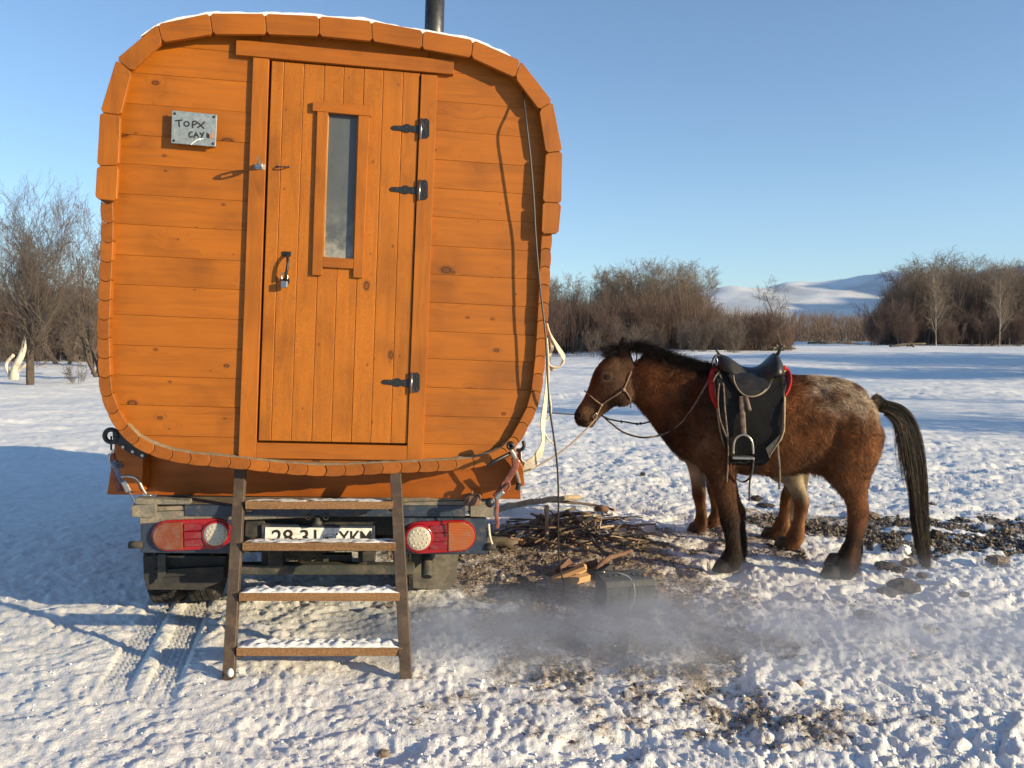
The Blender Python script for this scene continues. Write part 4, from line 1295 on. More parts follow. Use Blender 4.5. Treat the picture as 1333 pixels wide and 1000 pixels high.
def grow(rng, p, d, length, rad, depth, P, wood_, twig):
    """one branch as a wandering chain; children leave along it. P = style"""
    nseg = max(3, int(length/P['seg']))
    step = length/nseg
    pts = [p]; rr = [rad]
    for i in range(nseg):
        w = P['wander']*(1+0.35*depth)
        d = (d+Vector((rng.gauss(0, w), rng.gauss(0, w), rng.gauss(0, w)+P['up'][min(depth, len(P['up'])-1)]))).normalized()
        p = p+d*step
        pts.append(p); rr.append(rad*(1-(i+1)/nseg*(1-P['tip'])))
    last = depth >= P['depth']
    out = twig if (rad < P['twig_r']) else wood_
    for i in range(nseg):
        out.append((*pts[i], *pts[i+1], max(rr[i], P['minr']), max(rr[i+1], P['minr'])))
    if last: return
    n = P['kids'][min(depth, len(P['kids'])-1)]
    st = P['start'][min(depth, len(P['start'])-1)]
    for k in range(n):
        f = st+(0.98-st)*(k+rng.random()*0.9)/n
        i = min(nseg-1, int(f*nseg)); q = pts[i].lerp(pts[i+1], f*nseg-i)
        dd = (pts[i+1]-pts[i]).normalized()
        ang = rng.uniform(*P['angle'])*(1.0 if depth else P.get('a0', 1.0))
        perp = dd.orthogonal().normalized(); perp.rotate(Matrix.Rotation(rng.uniform(0, 2*PI), 3, dd))
        nd = (dd*math.cos(ang)+perp*math.sin(ang)).normalized()
        ln = length*P['ratio'][min(depth, len(P['ratio'])-1)]*rng.uniform(0.65, 1.15)*(1.05-0.55*f if depth == 0 and P.get('cone') else 1.0)
        grow(rng, q, nd, ln, rr[i]*P['rr']*rng.uniform(0.8, 1.1), depth+1, P, wood_, twig)

def make_tree(name, seed, stems, P, lean=0.15, spread=0.0):
    """returns (trunk mesh, twig mesh) with the base at the origin"""
    rng = random.Random(seed)
    W, T = [], []
    for s in range(stems):
        a = rng.uniform(0, 2*PI); l = lean*(0.4+rng.random())
        d = Vector((math.cos(a)*l, math.sin(a)*l, 1)).normalized()
        p = Vector((math.cos(a)*spread*rng.random(), math.sin(a)*spread*rng.random(), -0.1))
        hh = P['height']*rng.uniform(0.72, 1.05) if stems > 1 else P['height']
        grow(rng, p, d, hh, P['rad']*(rng.uniform(0.6, 1.0) if stems > 1 else 1), 0, P, W, T)
    return seg_mesh(name+'_trunk', W, 5), seg_mesh(name+'_twigs', T, 3)

POPLAR = dict(height=9.5, rad=0.12, seg=0.55, wander=0.045, up=[0.02, 0.05, 0.03, 0.02], tip=0.12, depth=3, kids=[34, 10, 5], start=[0.16, 0.12, 0.1], angle=(0.45, 0.95),
              ratio=[0.36, 0.45, 0.5], rr=0.40, twig_r=0.022, minr=0.0085, cone=True)
WILLOW = dict(height=5.6, rad=0.06, seg=0.4, wander=0.07, up=[0.02, 0.04, 0.03, 0.02], tip=0.15, depth=3, kids=[14, 9, 4], start=[0.15, 0.12, 0.1], angle=(0.30, 0.75),
              ratio=[0.45, 0.45, 0.5], rr=0.45, twig_r=0.02, minr=0.009)
ROUND = dict(height=6.5, rad=0.13, seg=0.45, wander=0.08, up=[0.02, 0.06, 0.05, 0.02], tip=0.15, depth=3, kids=[16, 9, 5], start=[0.25, 0.15, 0.1], angle=(0.5, 1.05),
             ratio=[0.50, 0.45, 0.5], rr=0.42, twig_r=0.022, minr=0.008, cone=True)
kinds = {}
def kind(key, n, stems, P, tm, wm, **kw):
    L = []
    for k in range(n):
        a, b = make_tree(key, hash_(key)+k*13, stems, P, **kw)
        a.materials.append(M[tm]); b.materials.append(M[wm])
        zz = np.zeros(len(b.vertices)*3, dtype=np.float32); b.vertices.foreach_get('co', zz)
        hmax = float(np.percentile(zz.reshape(-1, 3)[:, 2], 99.3))
        for me_ in (a, b): me_.transform(Matrix.Scale(1/hmax, 4))
        L.append((a, b))
    kinds[key] = L
def hash_(s): return sum(ord(c)*(i+1) for i, c in enumerate(s))
kind('poplar', 4, 1, POPLAR, 'tree', 'twig_warm', lean=0.05)
kind('birch', 3, 1, dict(POPLAR, height=10.5, kids=[30, 9, 5]), 'tree_pale', 'twig_warm', lean=0.08)
kind('willow', 4, 7, WILLOW, 'tree', 'twig_red', lean=0.30, spread=0.5)
kind('brush', 3, 10, dict(WILLOW, height=3.3, rad=0.03, kids=[9, 5, 2], minr=0.0075), 'twig', 'twig', lean=0.4, spread=0.7)
kind('round', 3, 1, ROUND, 'tree', 'twig', lean=0.12)
def put_tree(key, x, y, scale, label, group, nm, cat='tree', sz=1.0, i=None, rng=random, twigmat=None):
    a, b = kinds[key][rng.randrange(len(kinds[key])) if i is None else i]
    z = float(ground_z(np.array([x]), np.array([y]), False)[0])-0.1
    o = empty(nm, (x, y, z), label, cat, group, rng.uniform(0, 2*PI))
    o.scale = (scale, scale, scale*sz)
    t = bpy.data.objects.new('trunk' if key not in ('brush',) else 'stem', a); C.objects.link(t); t.parent = o
    if key in ('brush', 'willow', 'left'): t['kind'] = 'stuff'
    c = bpy.data.objects.new('crown', b); C.objects.link(c); c.parent = o
    return o
def pxx(px, D): return (px-666.5)/1000.0*D

WORD = {'poplar': 'upright bare brown tree', 'birch': 'pale barked bare birch', 'round': 'round crowned bare tree', 'willow': 'many stemmed bare willow'}
rng = random.Random(77)
# dense stand at the middle distance, right of the cabin (skyline from the photograph)
sky_px = [715, 740, 760, 790, 830, 860, 890, 915, 935, 960, 1000, 1040, 1080, 1140, 1160, 1200, 1240, 1290, 1333, 1420, 1600]
sky_py = [362, 352, 362, 352, 345, 345, 345, 360, 385, 395, 400, 403, 408, 400, 345, 328, 330, 336, 338, 330, 345]
def top_h(px, D): return (440-np.interp(px, sky_px, sky_py))/1000*D+1.5
hts = {'poplar': 1, 'birch': 1, 'willow': 1, 'round': 1, 'brush': 1, 'left': 1}
# tall trees, near stand
for k in range(58):
    px = rng.uniform(690, 925); D = rng.uniform(74, 98)
    key = rng.choice(['poplar', 'round', 'round', 'birch', 'poplar', 'round'])
    h = top_h(px, D)*rng.uniform(0.78, 1.03)
    put_tree(key, pxx(px, D), D, h/hts[key], WORD[key]+' in the thicket behind the horse\'s head', 'bare trees of the thicket behind the horse', 'bare_tree', rng=rng)
for k in range(44):
    px = rng.uniform(700, 1020); D = rng.uniform(62, 84)
    h = rng.uniform(2.4, 4.4)*(1.0 if px < 930 else 0.8)
    put_tree('willow', pxx(px, D), D, h, 'reddish brown willow bush in the thicket behind the horse', 'willow bushes at the foot of the thicket', 'willow_bush', 'bush', rng=rng)
for k in range(22):
    px = rng.uniform(700, 960); D = rng.uniform(56, 66)
    put_tree('brush', pxx(px, D), D, rng.uniform(1.6, 3.1), 'low bare brush on the snow in front of the thicket', 'low brush at the edge of the snow', 'low_brush', 'bush', rng=rng)
# right-hand tall stand
for k in range(96):
    px = rng.uniform(1150, 1460); D = rng.uniform(118, 165)
    key = rng.choice(['poplar', 'birch', 'round', 'poplar', 'round'])
    h = top_h(px, D)*rng.uniform(0.74, 1.03)*0.95
    put_tree(key, pxx(px, D), D, h/hts[key], WORD[key]+' in the tall grove at the right edge', 'tall bare trees of the right-hand grove', 'grove_tree', rng=rng)
for k in range(60):
    px = rng.uniform(1125, 1480); D = rng.uniform(108, 140)
    put_tree('willow', pxx(px, D), D, rng.uniform(3.5, 6.8), 'brown willow bush at the foot of the right-hand grove', 'willow bushes below the right-hand grove', 'willow_bush', 'bush', rng=rng)
# single trees that stand out
o = put_tree('round', pxx(1020, 66), 66, 6.3, 'rounded bare tree standing alone against the blue mountain', None, 'bare_tree', i=1, rng=rng)
o = put_tree('birch', pxx(1300, 100), 100, 10.6, 'pale barked birch leaning at the front of the right-hand grove', None, 'birch_tree', i=0, rng=rng)
o.rotation_euler = (0, R(-6), 0.4); o.scale = (8.0, 8.0, 10.6)
o = put_tree('birch', pxx(1218, 112), 112, 13.2, 'pale forked birch in the middle of the right-hand grove', None, 'birch_tree', i=2, rng=rng)
o.scale = (9.5, 9.5, 13.2)
# far wood under the mountain, and the undergrowth of the thickets: nobody could count their stems
M['twig_far'] = mat('far_twigs', (0.115,0.080,0.058), 0.9)
M['under'] = mat('undergrowth_stems', (0.082,0.053,0.042), 0.9)
def stems(name, n, pxr, Dr, hfun, rad, m, seed, lean=0.10):
    r = random.Random(seed); segs = []
    for k in range(n):
        px = r.uniform(*pxr); D = r.uniform(*Dr); x = pxx(px, D)
        h = hfun(px, D, r); z = float(0)
        p = Vector((x, D, z-0.2)); d = Vector((r.gauss(0, lean), r.gauss(0, lean), 1)).normalized()
        nn = 3; R0 = r.uniform(*rad)
        for i in range(nn):
            q = p+d*(h/nn)
            segs.append((*p, *q, R0*(1-i/nn*0.7), R0*(1-(i+1)/nn*0.75)))
            if i > 0:
                for _ in range(2):
                    dd = (d+Vector((r.gauss(0, .45), r.gauss(0, .45), .25))).normalized()
                    segs.append((*p, *(p+dd*h*r.uniform(.12,.3)), R0*0.5, R0*0.25))
            p = q; d = (d+Vector((r.gauss(0, lean), r.gauss(0, lean), .1))).normalized()
    me = seg_mesh(name, segs, 3); me.materials.append(m)
    return props(link(name, me), kind='stuff')
stems('far_wood', 9500, (560, 1800), (185, 320), lambda px, D, r: ((440-np.interp(px, [700,930,1000,1140,1300,1700], [385,392,398,402,385,385]))/1000*D+1.5)*r.uniform(.55,1.02), (.05, .11), M['twig_far'], 6, .22)
stems('thicket_undergrowth', 3600, (690, 935), (66, 98), lambda px, D, r: top_h(px, D)*r.uniform(.35,.85), (.018, .040), M['under'], 7, .13)
stems('thicket_undergrowth', 1600, (930, 1030), (66, 84), lambda px, D, r: top_h(px, D)*r.uniform(.35,.8), (.015, .03), M['under'], 8, .15)
stems('grove_undergrowth', 6500, (1140, 1480), (120, 165), lambda px, D, r: top_h(px, D)*r.uniform(.35,.88), (.03, .065), M['under'], 9, .09)
stems('left_undergrowth', 2200, (-150, 150), (50, 66), lambda px, D, r: r.uniform(1.0,3.4), (.012, .028), M['under'], 10, .15)

# ---- left bank
BIG = dict(height=6.6, rad=0.20, seg=0.30, wander=0.075, up=[0.03, 0.09, 0.08, 0.05], tip=0.18, depth=4, kids=[14, 11, 8, 4], start=[0.22, 0.15, 0.12, 0.1], angle=(0.25, 0.70),
           ratio=[0.58, 0.50, 0.46, 0.5], rr=0.50, twig_r=0.018, minr=0.0040)
a, b = make_tree('big_willow', 4242, 2, BIG, lean=0.20, spread=0.12)
a.materials.append(M['tree_dark']); b.materials.append(M['twig_left'])
zz = np.zeros(len(b.vertices)*3, dtype=np.float32); b.vertices.foreach_get('co', zz); k_ = 6.5/float(np.percentile(zz.reshape(-1, 3)[:, 2], 99.5))
for me_ in (a, b): me_.transform(Matrix.Scale(k_, 4))
bw = empty('willow_tree', (pxx(38, 24.5), 24.5, -0.1), 'largest bare willow with a dark leaning trunk, left of the cabin', 'tree')
t = link('trunk', a, None, bw); c = link('crown', b, None, bw)
t2 = link('crown', make_tree('x', 99, 3, dict(BIG, height=4.2, rad=0.09, kids=[10, 7, 4, 2]), lean=0.5)[1], M['twig_left'], bw)
kind('left', 2, 3, dict(BIG, height=5.0, rad=0.10, kids=[10, 8, 5, 2], minr=0.0045), 'tree_dark', 'twig_left', lean=0.45, spread=0.3)
put_tree('left', pxx(118, 31), 31, 6.9, 'spreading bare willow just left of the cabin wall, behind the big one', None, 'willow_tree', i=0, rng=rng)
put_tree('left', pxx(132, 28), 28, 6.4, 'bare willow half hidden behind the left edge of the cabin', None, 'willow_tree', i=1, rng=rng)
put_tree('left', pxx(80, 40), 40, 7.3, 'tall thin bare tree behind the big willow', None, 'willow_tree', i=1, rng=rng)
put_tree('left', pxx(-60, 27), 27, 6.2, 'bare willow at the very left edge', None, 'willow_tree', i=1, rng=rng)
put_tree('brush', pxx(100, 25), 25, 0.85, 'small straw coloured bush on the snow beside the big willow', None, 'small_bush', 'bush', i=0, rng=rng)
for k in range(34):
    px = rng.uniform(-120, 150); D = rng.uniform(44, 62)
    put_tree(rng.choice(['willow', 'willow', 'round']), pxx(px, D), D, rng.uniform(3.2, 5.4), 'bare tree of the far thicket on the left', 'bare thicket trees on the left', 'thicket_tree', rng=rng)
for k in range(16):
    px = rng.uniform(-120, 150); D = rng.uniform(38, 48)
    put_tree('brush', pxx(px, D), D, rng.uniform(1.5, 2.6), 'dark low brush under the left-hand trees', 'dark brush under the left-hand trees', 'low_brush', 'bush', rng=rng)
# trees on the near bank to the right, outside the view: their long shadows cross the frozen river
for k in range(29):
    y = rng.uniform(25, 46) if k < 26 else rng.uniform(9, 15)
    x = 0.72*y+rng.uniform(2.5, 15)
    put_tree(rng.choice(['willow', 'willow', 'round', 'left']), x, y, rng.uniform(4, 8) if k < 26 else rng.uniform(3, 5), 'bare tree on the near river bank, right of the view', 'bare trees on the near bank', 'bank_tree', rng=rng)
# trees behind the photographer, mirrored in the door's pane
for k in range(16):
    x, y = -16+k*2.3+rng.uniform(-1, 1), rng.uniform(-36, -27)
    put_tree(rng.choice(['poplar', 'round', 'birch', 'willow']), x, y, rng.uniform(8, 11), 'bare tree standing behind the photographer', 'bare trees behind the photographer', 'rear_tree', rng=rng)
# bleached fallen trunk
wt = empty('bleached_trunk', (pxx(22, 27), 27, 0), 'bleached white broken trunk with two arms beside the big willow', 'dead tree')
def W_(px, py, D=27): return at(px, py, D)-Vector((pxx(22, 27), 27, 0))
MB().tube(catmull([W_(18,494), W_(20,478), W_(28,462), W_(34,440), W_(33,432)], 4), [0.17,0.155,0.14,0.13,0.12,0.12,0.115,0.11,0.105,0.10,0.095,0.09,0.08,0.07,0.06,0.05,0.03][:17], 9).build('trunk', M['whitewood'], wt, True)
MB().tube(catmull([W_(14,492), W_(8,478), W_(10,470), W_(18,462)], 4), 0.06, 8).build('arm', M['whitewood'], wt, True)
MB().tube(catmull([W_(22,484), W_(32,476), W_(38,468), W_(40,456)], 4), 0.055, 8).build('arm', M['whitewood'], wt, True)
# drift logs on the far bank of the river
for px, py, D, ln, lab in ((905, 446, 120, 5, None), (1085, 447, 120, 9, 'driftwood log half buried on the far snow bank'), (1010, 455, 66, 3.2, 'dark driftwood on the snow under the lone tree'), (1180, 452, 90, 5, 'pale driftwood heap on the snow before the right-hand grove')):
    if lab is None: continue
    x = pxx(px, D); z = float(ground_z(np.array([x]), np.array([float(D)]), False)[0])
    mb = MB()
    for q in range(5):
        r_ = rng.uniform(0.08, 0.2)
        mb.tube(catmull([(x+rng.uniform(-ln/2, 0), D+rng.uniform(-.5,.5), z+0.05+r_), (x+rng.uniform(-1,1), D, z+0.2+r_), (x+rng.uniform(0, ln/2), D+rng.uniform(-.5,.5), z+rng.uniform(0,0.5))], 3), [r_*k for k in (1,1,.95,.9,.8,.7,.5)], 6)
    props(mb.build('driftwood', M['bark'], None, True), lab, 'driftwood')
# ------------------------------------------------------------------ horses
HO = Vector((1.717, 4.98, 0.0)); HYAW = R(-9.0)      # local +x runs toward the tail, +y away from the camera
HM = Matrix.Translation(HO) @ Matrix.Rotation(HYAW, 4, 'Z')
HI = HM.inverted()
hn = HM.to_3x3() @ Vector((0, 1, 0))
def hp(px, py, lat=0.0):
    """point of the horse's own frame on the upright plane `lat` metres beyond its spine"""
    p = HI @ plane_hit(px, py, HO+hn*lat, hn)
    return p
def loft(mb, st, sides=20, sup=2.3):
    """st: (centre, in-plane half, lateral half) rings along a path in the x-z plane"""
    n = len(st); vs = []; fs = []
    for i in range(n):
        c, a, b = st[i]
        t = (st[min(i+1, n-1)][0]-st[max(i-1, 0)][0]); t.y = 0; t.normalize()
        nrm_ = Vector((-t.z, 0, t.x))
        for k in range(sides):
            th = 2*PI*k/sides; cc, ss = math.cos(th), math.sin(th)
            cc = math.copysign(abs(cc)**(2/sup), cc); ss = math.copysign(abs(ss)**(2/sup), ss)
            vs.append(c+nrm_*(a*cc)+Vector((0, 1, 0))*(b*ss))
    for i in range(n-1):
        for k in range(sides):
            k2 = (k+1) % sides
            fs.append((i*sides+k, i*sides+k2, (i+1)*sides+k2, (i+1)*sides+k))
    fs.append(tuple(range(sides-1, -1, -1))); fs.append(tuple((n-1)*sides+k for k in range(sides)))
    mb.add(vs, fs)
PXM = 0.00498      # metres a pixel at the spine plane
def stn(px, py, hw, b, lat=0.0):
    c = hp(px, py, 0); c.y = lat
    return (c, hw*PXM, b)
def refine(st, n=3):
    """smooth interpolation of rings"""
    out = []
    V = [Vector((s[0].x, s[0].y, s[0].z)) for s in st]
    A = [Vector((s[1], s[2], 0)) for s in st]
    P1 = catmull(V, n); P2 = catmull(A, n)
    return [(P1[i], max(P2[i].x, 0.004), max(P2[i].y, 0.004)) for i in range(len(P1))]

def horse_parts(neck_rot=0.0, neck_stretch=0.0, leg_shift=None):
    """stations of the body; neck_rot lowers the neck and head about the shoulder"""
    torso = [stn(890,545,38,.10), stn(898,549,49,.15), stn(911,548,60,.205), stn(935,547,68,.225), stn(970,549,67,.24), stn(1005,552.5,65,.26), stn(1040,551,63,.262),
             stn(1068,547,58,.25), stn(1093,547,52,.235), stn(1112,552,44,.205), stn(1127,554,35,.155), stn(1135,552,27,.10), stn(1140,549,14,.045)]
    # torso rings are upright: order gives a nearly level path
    neck = [stn(912,545,56,.17), stn(896,530,53,.14), stn(878,514,48,.115), stn(858,499,42,.09), stn(841,488,40,.080), stn(827,480,34,.073)]
    head = [stn(826,478,22,.065), stn(812,483,27,.083), stn(802,492,29.5,.098), stn(792,505,27,.092), stn(781,519,20.5,.068), stn(771,531,16.5,.055), stn(763,541,15.5,.056), stn(757,548,12.5,.05), stn(754,552,7,.035)]
    piv = hp(905, 550, 0)
    def rot(p):
        if not neck_rot: return p.copy()
        q = p-piv; w = min(1, max(0, (q.length-0.10)/0.18))
        return piv+Matrix.Rotation(neck_rot*w, 3, 'Y') @ q
    return torso, neck, head, rot

LEG_F = [(928,548,38,.13), (930,575,31,.115), (934,600,22,.09), (938,622,16,.066), (942,644,13,.052), (945,662,12,.048), (947,672,12.5,.05), (949,686,10,.040), (951,702,9.5,.037), (951,715,11,.042), (948,724,12,.048), (946,732,12,.048)]
LEG_H = [(1100,560,40,.14), (1098,590,36,.13), (1099,612,27,.105), (1104,632,18,.075), (1108,648,13,.055), (1110,661,13,.050), (1109,672,11.5,.044), (1106,690,10,.038), (1103,706,10,.038), (1100,720,13.5,.047), (1096,729,13.5,.050), (1090,738,13,.050), (1086,742,12.5,.048)]
def build_horse_mesh(neck_rot=0.0, sheath=True, near_f=0, far_f=14, near_h=0, far_h=17, patch=None):
    mb = MB()
    torso, neck, head, rot = horse_parts(neck_rot)
    loft(mb, refine(torso, 3), 28, 2.25)
    nk = [(rot(c), a, b) for c, a, b in refine(neck, 3)]
    loft(mb, nk, 22, 2.2)
    hd = [(rot(c), a, b) for c, a, b in refine(head, 3)]
    loft(mb, hd, 22, 2.5)
    # jowl, brow, nostril rims, lips, chin
    def B(px, py, lat, r, rz=None):
        c = hp(px, py, 0); c.y = lat; mb.ball(rot(c), r if rz is None else rz, 16, 10)
    for s in (-1, 1):
        B(809,510,0.045*s,0, (0.095,0.048,0.10)); B(789,487,0.068*s,0, (0.036,0.026,0.024)); B(753.5,539,0.036*s,0,(0.028,0.020,0.026))
        B(800,470,0.05*s,0,(0.05,0.035,0.04))
        # ears
        base = hp(813,462,0); base.y = 0.045*s; tip = hp(811,436.5,0); tip.y = 0.055*s
        base, tip = rot(base), rot(tip)
        d_ = tip-base
        loft(mb, [(base-d_*0.15, 0.030, 0.024), (base+d_*0.15, 0.037, 0.024), (base+d_*0.45, 0.038, 0.020), (base+d_*0.75, 0.028, 0.016), (base+d_*0.95, 0.010, 0.008), (tip, 0.004, 0.004)], 12, 2)
        # shoulder, haunch, stifle
        B(915,555,0.125*s,0,(0.145,0.085,0.22)); B(925,590,0.12*s,0,(0.11,0.07,0.13))
        B(1099,552,0.112*s,0,(0.18,0.13,0.235)); B(1086,592 if sheath else 580,0.135*s,0,(0.11,0.08,0.12) if sheath else (0.06,0.06,0.07))
        B(905,575,0.09*s,0,(0.08,0.08,0.13))
    B(756,551,0,0,(0.032,0.034,0.020)); B(768,553,0,0,(0.030,0.032,0.020))
    B(935,483,0,0,(0.16,0.06,0.05))
    if sheath: B(1068,612,0,0,(0.07,0.035,0.035))
    # dock of the tail
    tl = [hp(1135,520,0), hp(1146,527,0), hp(1158,531,0), hp(1170,541,0), hp(1178,560,0)]
    for p in tl: p.y = 0
    loft(mb, [(p, r, r) for p, r in zip(tl, (0.05, 0.042, 0.034, 0.026, 0.014))], 12, 2)
    for (L, lat, dxp) in ((LEG_F, -0.115, near_f), (LEG_F, 0.115, far_f), (LEG_H, -0.125, near_h), (LEG_H, 0.125, far_h)):
        st = []
        n = len(L)
        for i, (x, y, hw, b) in enumerate(L):
            w = min(1.0, max(0, (i-1)/5))
            st.append(stn(x+dxp*w, y, hw, b, lat*(1.0 if i > 1 else 0.95)))
        loft(mb, refine(st, 3), 18, 2.15)
    me = mesh('horse_raw', mb.v, mb.f)
    o = bpy.data.objects.new('raw', me); C.objects.link(o)
    r = o.modifiers.new('r', 'REMESH'); r.mode = 'VOXEL'; r.voxel_size = 0.011
    s = o.modifiers.new('s', 'SMOOTH'); s.factor = 0.5; s.iterations = 9
    dg = bpy.context.evaluated_depsgraph_get()
    out = bpy.data.meshes.new_from_object(o.evaluated_get(dg), depsgraph=dg)
    bpy.data.objects.remove(o); bpy.data.meshes.remove(me)
    out.name = 'horse_body'
    # carve mouth and nostrils
    n = len(out.vertices); v = np.zeros(n*3, dtype=np.float32); out.vertices.foreach_get('co', v); v = v.reshape(-1, 3).astype(np.float64)
    def dent(px, py, lat, r, depth, dirv):
        c = hp(px, py, 0); c.y = lat; c = np.array(rot(c))
        d = np.linalg.norm((v-c)/np.array(r), axis=1)
        w = np.exp(-d*d*2.2)[:, None]
        return w*np.array(dirv)*depth
    mv = 0
    for s_ in (-1, 1):
        mv = mv+dent(752.8,539.5,0.05*s_,(0.014,0.03,0.011),0.016,(0,-s_,0))
        mv = mv+dent(790.5,491,0.09*s_,(0.018,0.03,0.014),0.010,(0,-s_,0))
        for t in np.linspace(0, 1, 6):
            mv = mv+dent(752+16*t,548.5-2.5*t,0.045*s_,(0.012,0.03,0.0045),0.006,(0,-s_,0))
        # cheek furrow under the jowl, shoulder groove, flank hollow
        for t in np.linspace(0, 1, 6):
            mv = mv+dent(893+14*t,500+62*t,0.2*s_,(0.03,0.1,0.06),0.009,(0,-s_,0))
        mv = mv+dent(1077,560,0.27*s_,(0.05,0.1,0.13),0.022,(0,-s_,0))
        mv = mv+dent(1060,505,0.22*s_,(0.05,0.1,0.05),0.016,(0,-s_,0))
    v = v+mv
    out.vertices.foreach_set('co', v.astype(np.float32).ravel()); out.update()
    return out, rot, v

def lerp3(a, b, w): return a*(1-w)+b*w
def horse_color(P_, nz, bay=True):
    """P_ (n,3) in horse space -> linear colours; nz noise 0..1. Positions are compared with the traced outline."""
    x = 1010+P_[:, 0]/PXM; y = 440+(1.5-P_[:, 2])/PXM
    col = np.tile(np.array([0.205, 0.074, 0.022]), (len(P_), 1))
    def blend(w, c):
        nonlocal col
        w = np.clip(w, 0, 1)[:, None]; col = col*(1-w)+np.array(c)*w
    G_ = lambda cx, cy, rx, ry: np.exp(-(((x-cx)/rx)**2+((y-cy)/ry)**2))
    if bay:
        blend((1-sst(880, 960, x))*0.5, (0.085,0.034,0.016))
        cr = y-np.interp(x, [815,828,846,878,911,929,960], [446,449,454,465,472,474,478]); blend((1-sst(6, 30, cr))*(x > 822)*(1-sst(935, 955, x))*0.9, (0.014,0.009,0.007))
        blend(G_(860,512,26,26)*0.8, (0.22,0.085,0.032))
        blend(G_(903,570,20,30)*(0.30+0.6*sst(0.45, 0.7, nz)), (0.30,0.165,0.085))
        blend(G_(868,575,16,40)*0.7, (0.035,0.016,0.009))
        blend(G_(1035,575,50,34)*0.35, (0.27,0.095,0.03))
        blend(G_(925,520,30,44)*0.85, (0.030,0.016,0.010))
        blend(G_(1070,500,14,34)*0.7, (0.075,0.04,0.022))
        # frosted croup
        w = sst(1028, 1060, x)*(1-sst(1150, 1162, x))*(1-sst(506, 560, y-0.25*(x-1085)))
        blend(w*(0.16+0.66*sst(0.36, 0.66, nz)), (0.42,0.33,0.23))
        blend(G_(1116,518,20,15)*0.55, (0.50,0.41,0.30))
        blend(sst(610, 625, y)*sst(1000, 1040, x)*(1-sst(1075,1085,x))*0.4, (0.30,0.21,0.13))
        # points
        blend(sst(632, 695, y)*0.93*(x > 860), (0.020,0.013,0.010))
        blend(sst(598, 640, y)*(x > 860)*(x < 965)*0.55*(0.5+nz*0.6), (0.05,0.025,0.014))
        blend(sst(598, 640, y)*(1-sst(672, 700, y))*(x > 1070)*0.5, (0.22,0.075,0.025))
        blend(np.exp(-((x-(1104-(y-690)*0.1))/4.0)**2)*sst(655, 690, y)*(1-sst(725, 740, y))*(x > 1060)*0.75, (0.17,0.07,0.03))
        # head
        h = (1-sst(815, 838, x))
        blend(h*0.75, (0.080,0.042,0.026))
        blend(G_(797,477,14,8)*0.55+G_(806,502,9,12)*0.45, (0.21,0.13,0.07))
        ring = np.exp(-((np.hypot((x-791)/1.25, y-491)-5.6)/1.7)**2)*(1-sst(840, 850, x))
        blend(ring*0.75, (0.24,0.17,0.11))
        blend(G_(764,534,9,13)*0.9, (0.26,0.15,0.075))
        blend(G_(778,552,14,9)*0.75, (0.28,0.155,0.07))
        blend(G_(750,543,6.5,10)*1.1, (0.02,0.014,0.012))
        blend(G_(757,552,9,4.5)*0.9, (0.025,0.017,0.014))
        blend(sst(1128, 1136, x)*(1-sst(548, 556, y))*(np.abs(P_[:, 1]) < 0.06)*1.0, (0.016,0.011,0.009))
        blend(G_(811,446,11,18)*1.2, (0.02,0.012,0.009))
    else:
        blend(0.45*np.ones(len(x)), (0.24,0.10,0.04))
        blend(sst(585, 600, y)*(1-sst(650, 682, y+14*nz))*0.92*((x > 1080) | (x < 965)), (0.46,0.37,0.25))
        blend(sst(665, 710, y)*0.75, (0.25,0.115,0.05))
        blend(sst(1040, 1100, x)*(1-sst(560, 580, y))*0.6, (0.5,0.42,0.32))
    return col*(0.92 if bay else 1.0)*(0.50+0.95*nz)[:, None]

fur_m = mat('fur', (0.1,0.05,0.02), 0.55, 0, 0.28)
_g = G(fur_m); _a = _g.n('ShaderNodeAttribute', attribute_name='col'); _g.l(_a.outputs['Color'], _g.b.inputs['Base Color'])
_g.b.inputs['Sheen Weight'].default_value = 0.0
body_m = mat('horse_coat', (0.1,0.05,0.02), 0.8, 0, 0.2)
_g = G(body_m); _a = _g.n('ShaderNodeAttribute', attribute_name='col'); _g.l(_a.outputs['Color'], _g.b.inputs['Base Color'])
_g.bump(_g.noise(_g.coord('Object', (1, 1, 1)), 90, 4, 0.6), 0.004, 0.7)

def hair_obj(name, P0, D_, lens_, cols, rad, parent, npt=4, droop=0.0, curl=0.0, seed=0, tip=0.25):
    """straight or drooping strands. P0 roots, D_ unit directions"""
    rs = np.random.RandomState(seed); n = len(P0)
    pos = np.zeros((n, npt, 3))
    p = P0.copy(); d = D_.copy(); pos[:, 0] = p
    for k in range(1, npt):
        d = d+np.array([0, 0, -droop/(npt-1)])+rs.randn(n, 3)*curl
        d /= np.linalg.norm(d, axis=1, keepdims=True)
        p = p+d*(lens_/(npt-1))[:, None]; pos[:, k] = p
    return hair_from_pos(name, pos, cols, rad, parent, tip)
def hair_from_pos(name, pos, cols, rad, parent, tip=0.25):
    n, npt, _ = pos.shape
    hc = bpy.data.hair_curves.new(name)
    hc.add_curves([npt]*n)
    hc.attributes['position'].data.foreach_set('vector', pos.astype(np.float32).ravel())
    ra = hc.attributes.get('radius') or hc.attributes.new('radius', 'FLOAT', 'POINT')
    prof = np.linspace(1, tip, npt)
    r_ = (np.broadcast_to(np.asarray(rad, dtype=float).reshape(-1, 1), (n, 1))*prof[None, :]).astype(np.float32)
    ra.data.foreach_set('value', r_.ravel())
    ca = hc.attributes.new('col', 'FLOAT_COLOR', 'CURVE')
    c4 = np.concatenate([cols, np.ones((n, 1))], 1).astype(np.float32)
    ca.data.foreach_set('color', c4.ravel())
    hc.materials.append(fur_m)
    o = bpy.data.objects.new(name, hc); C.objects.link(o); o.parent = parent
    return o

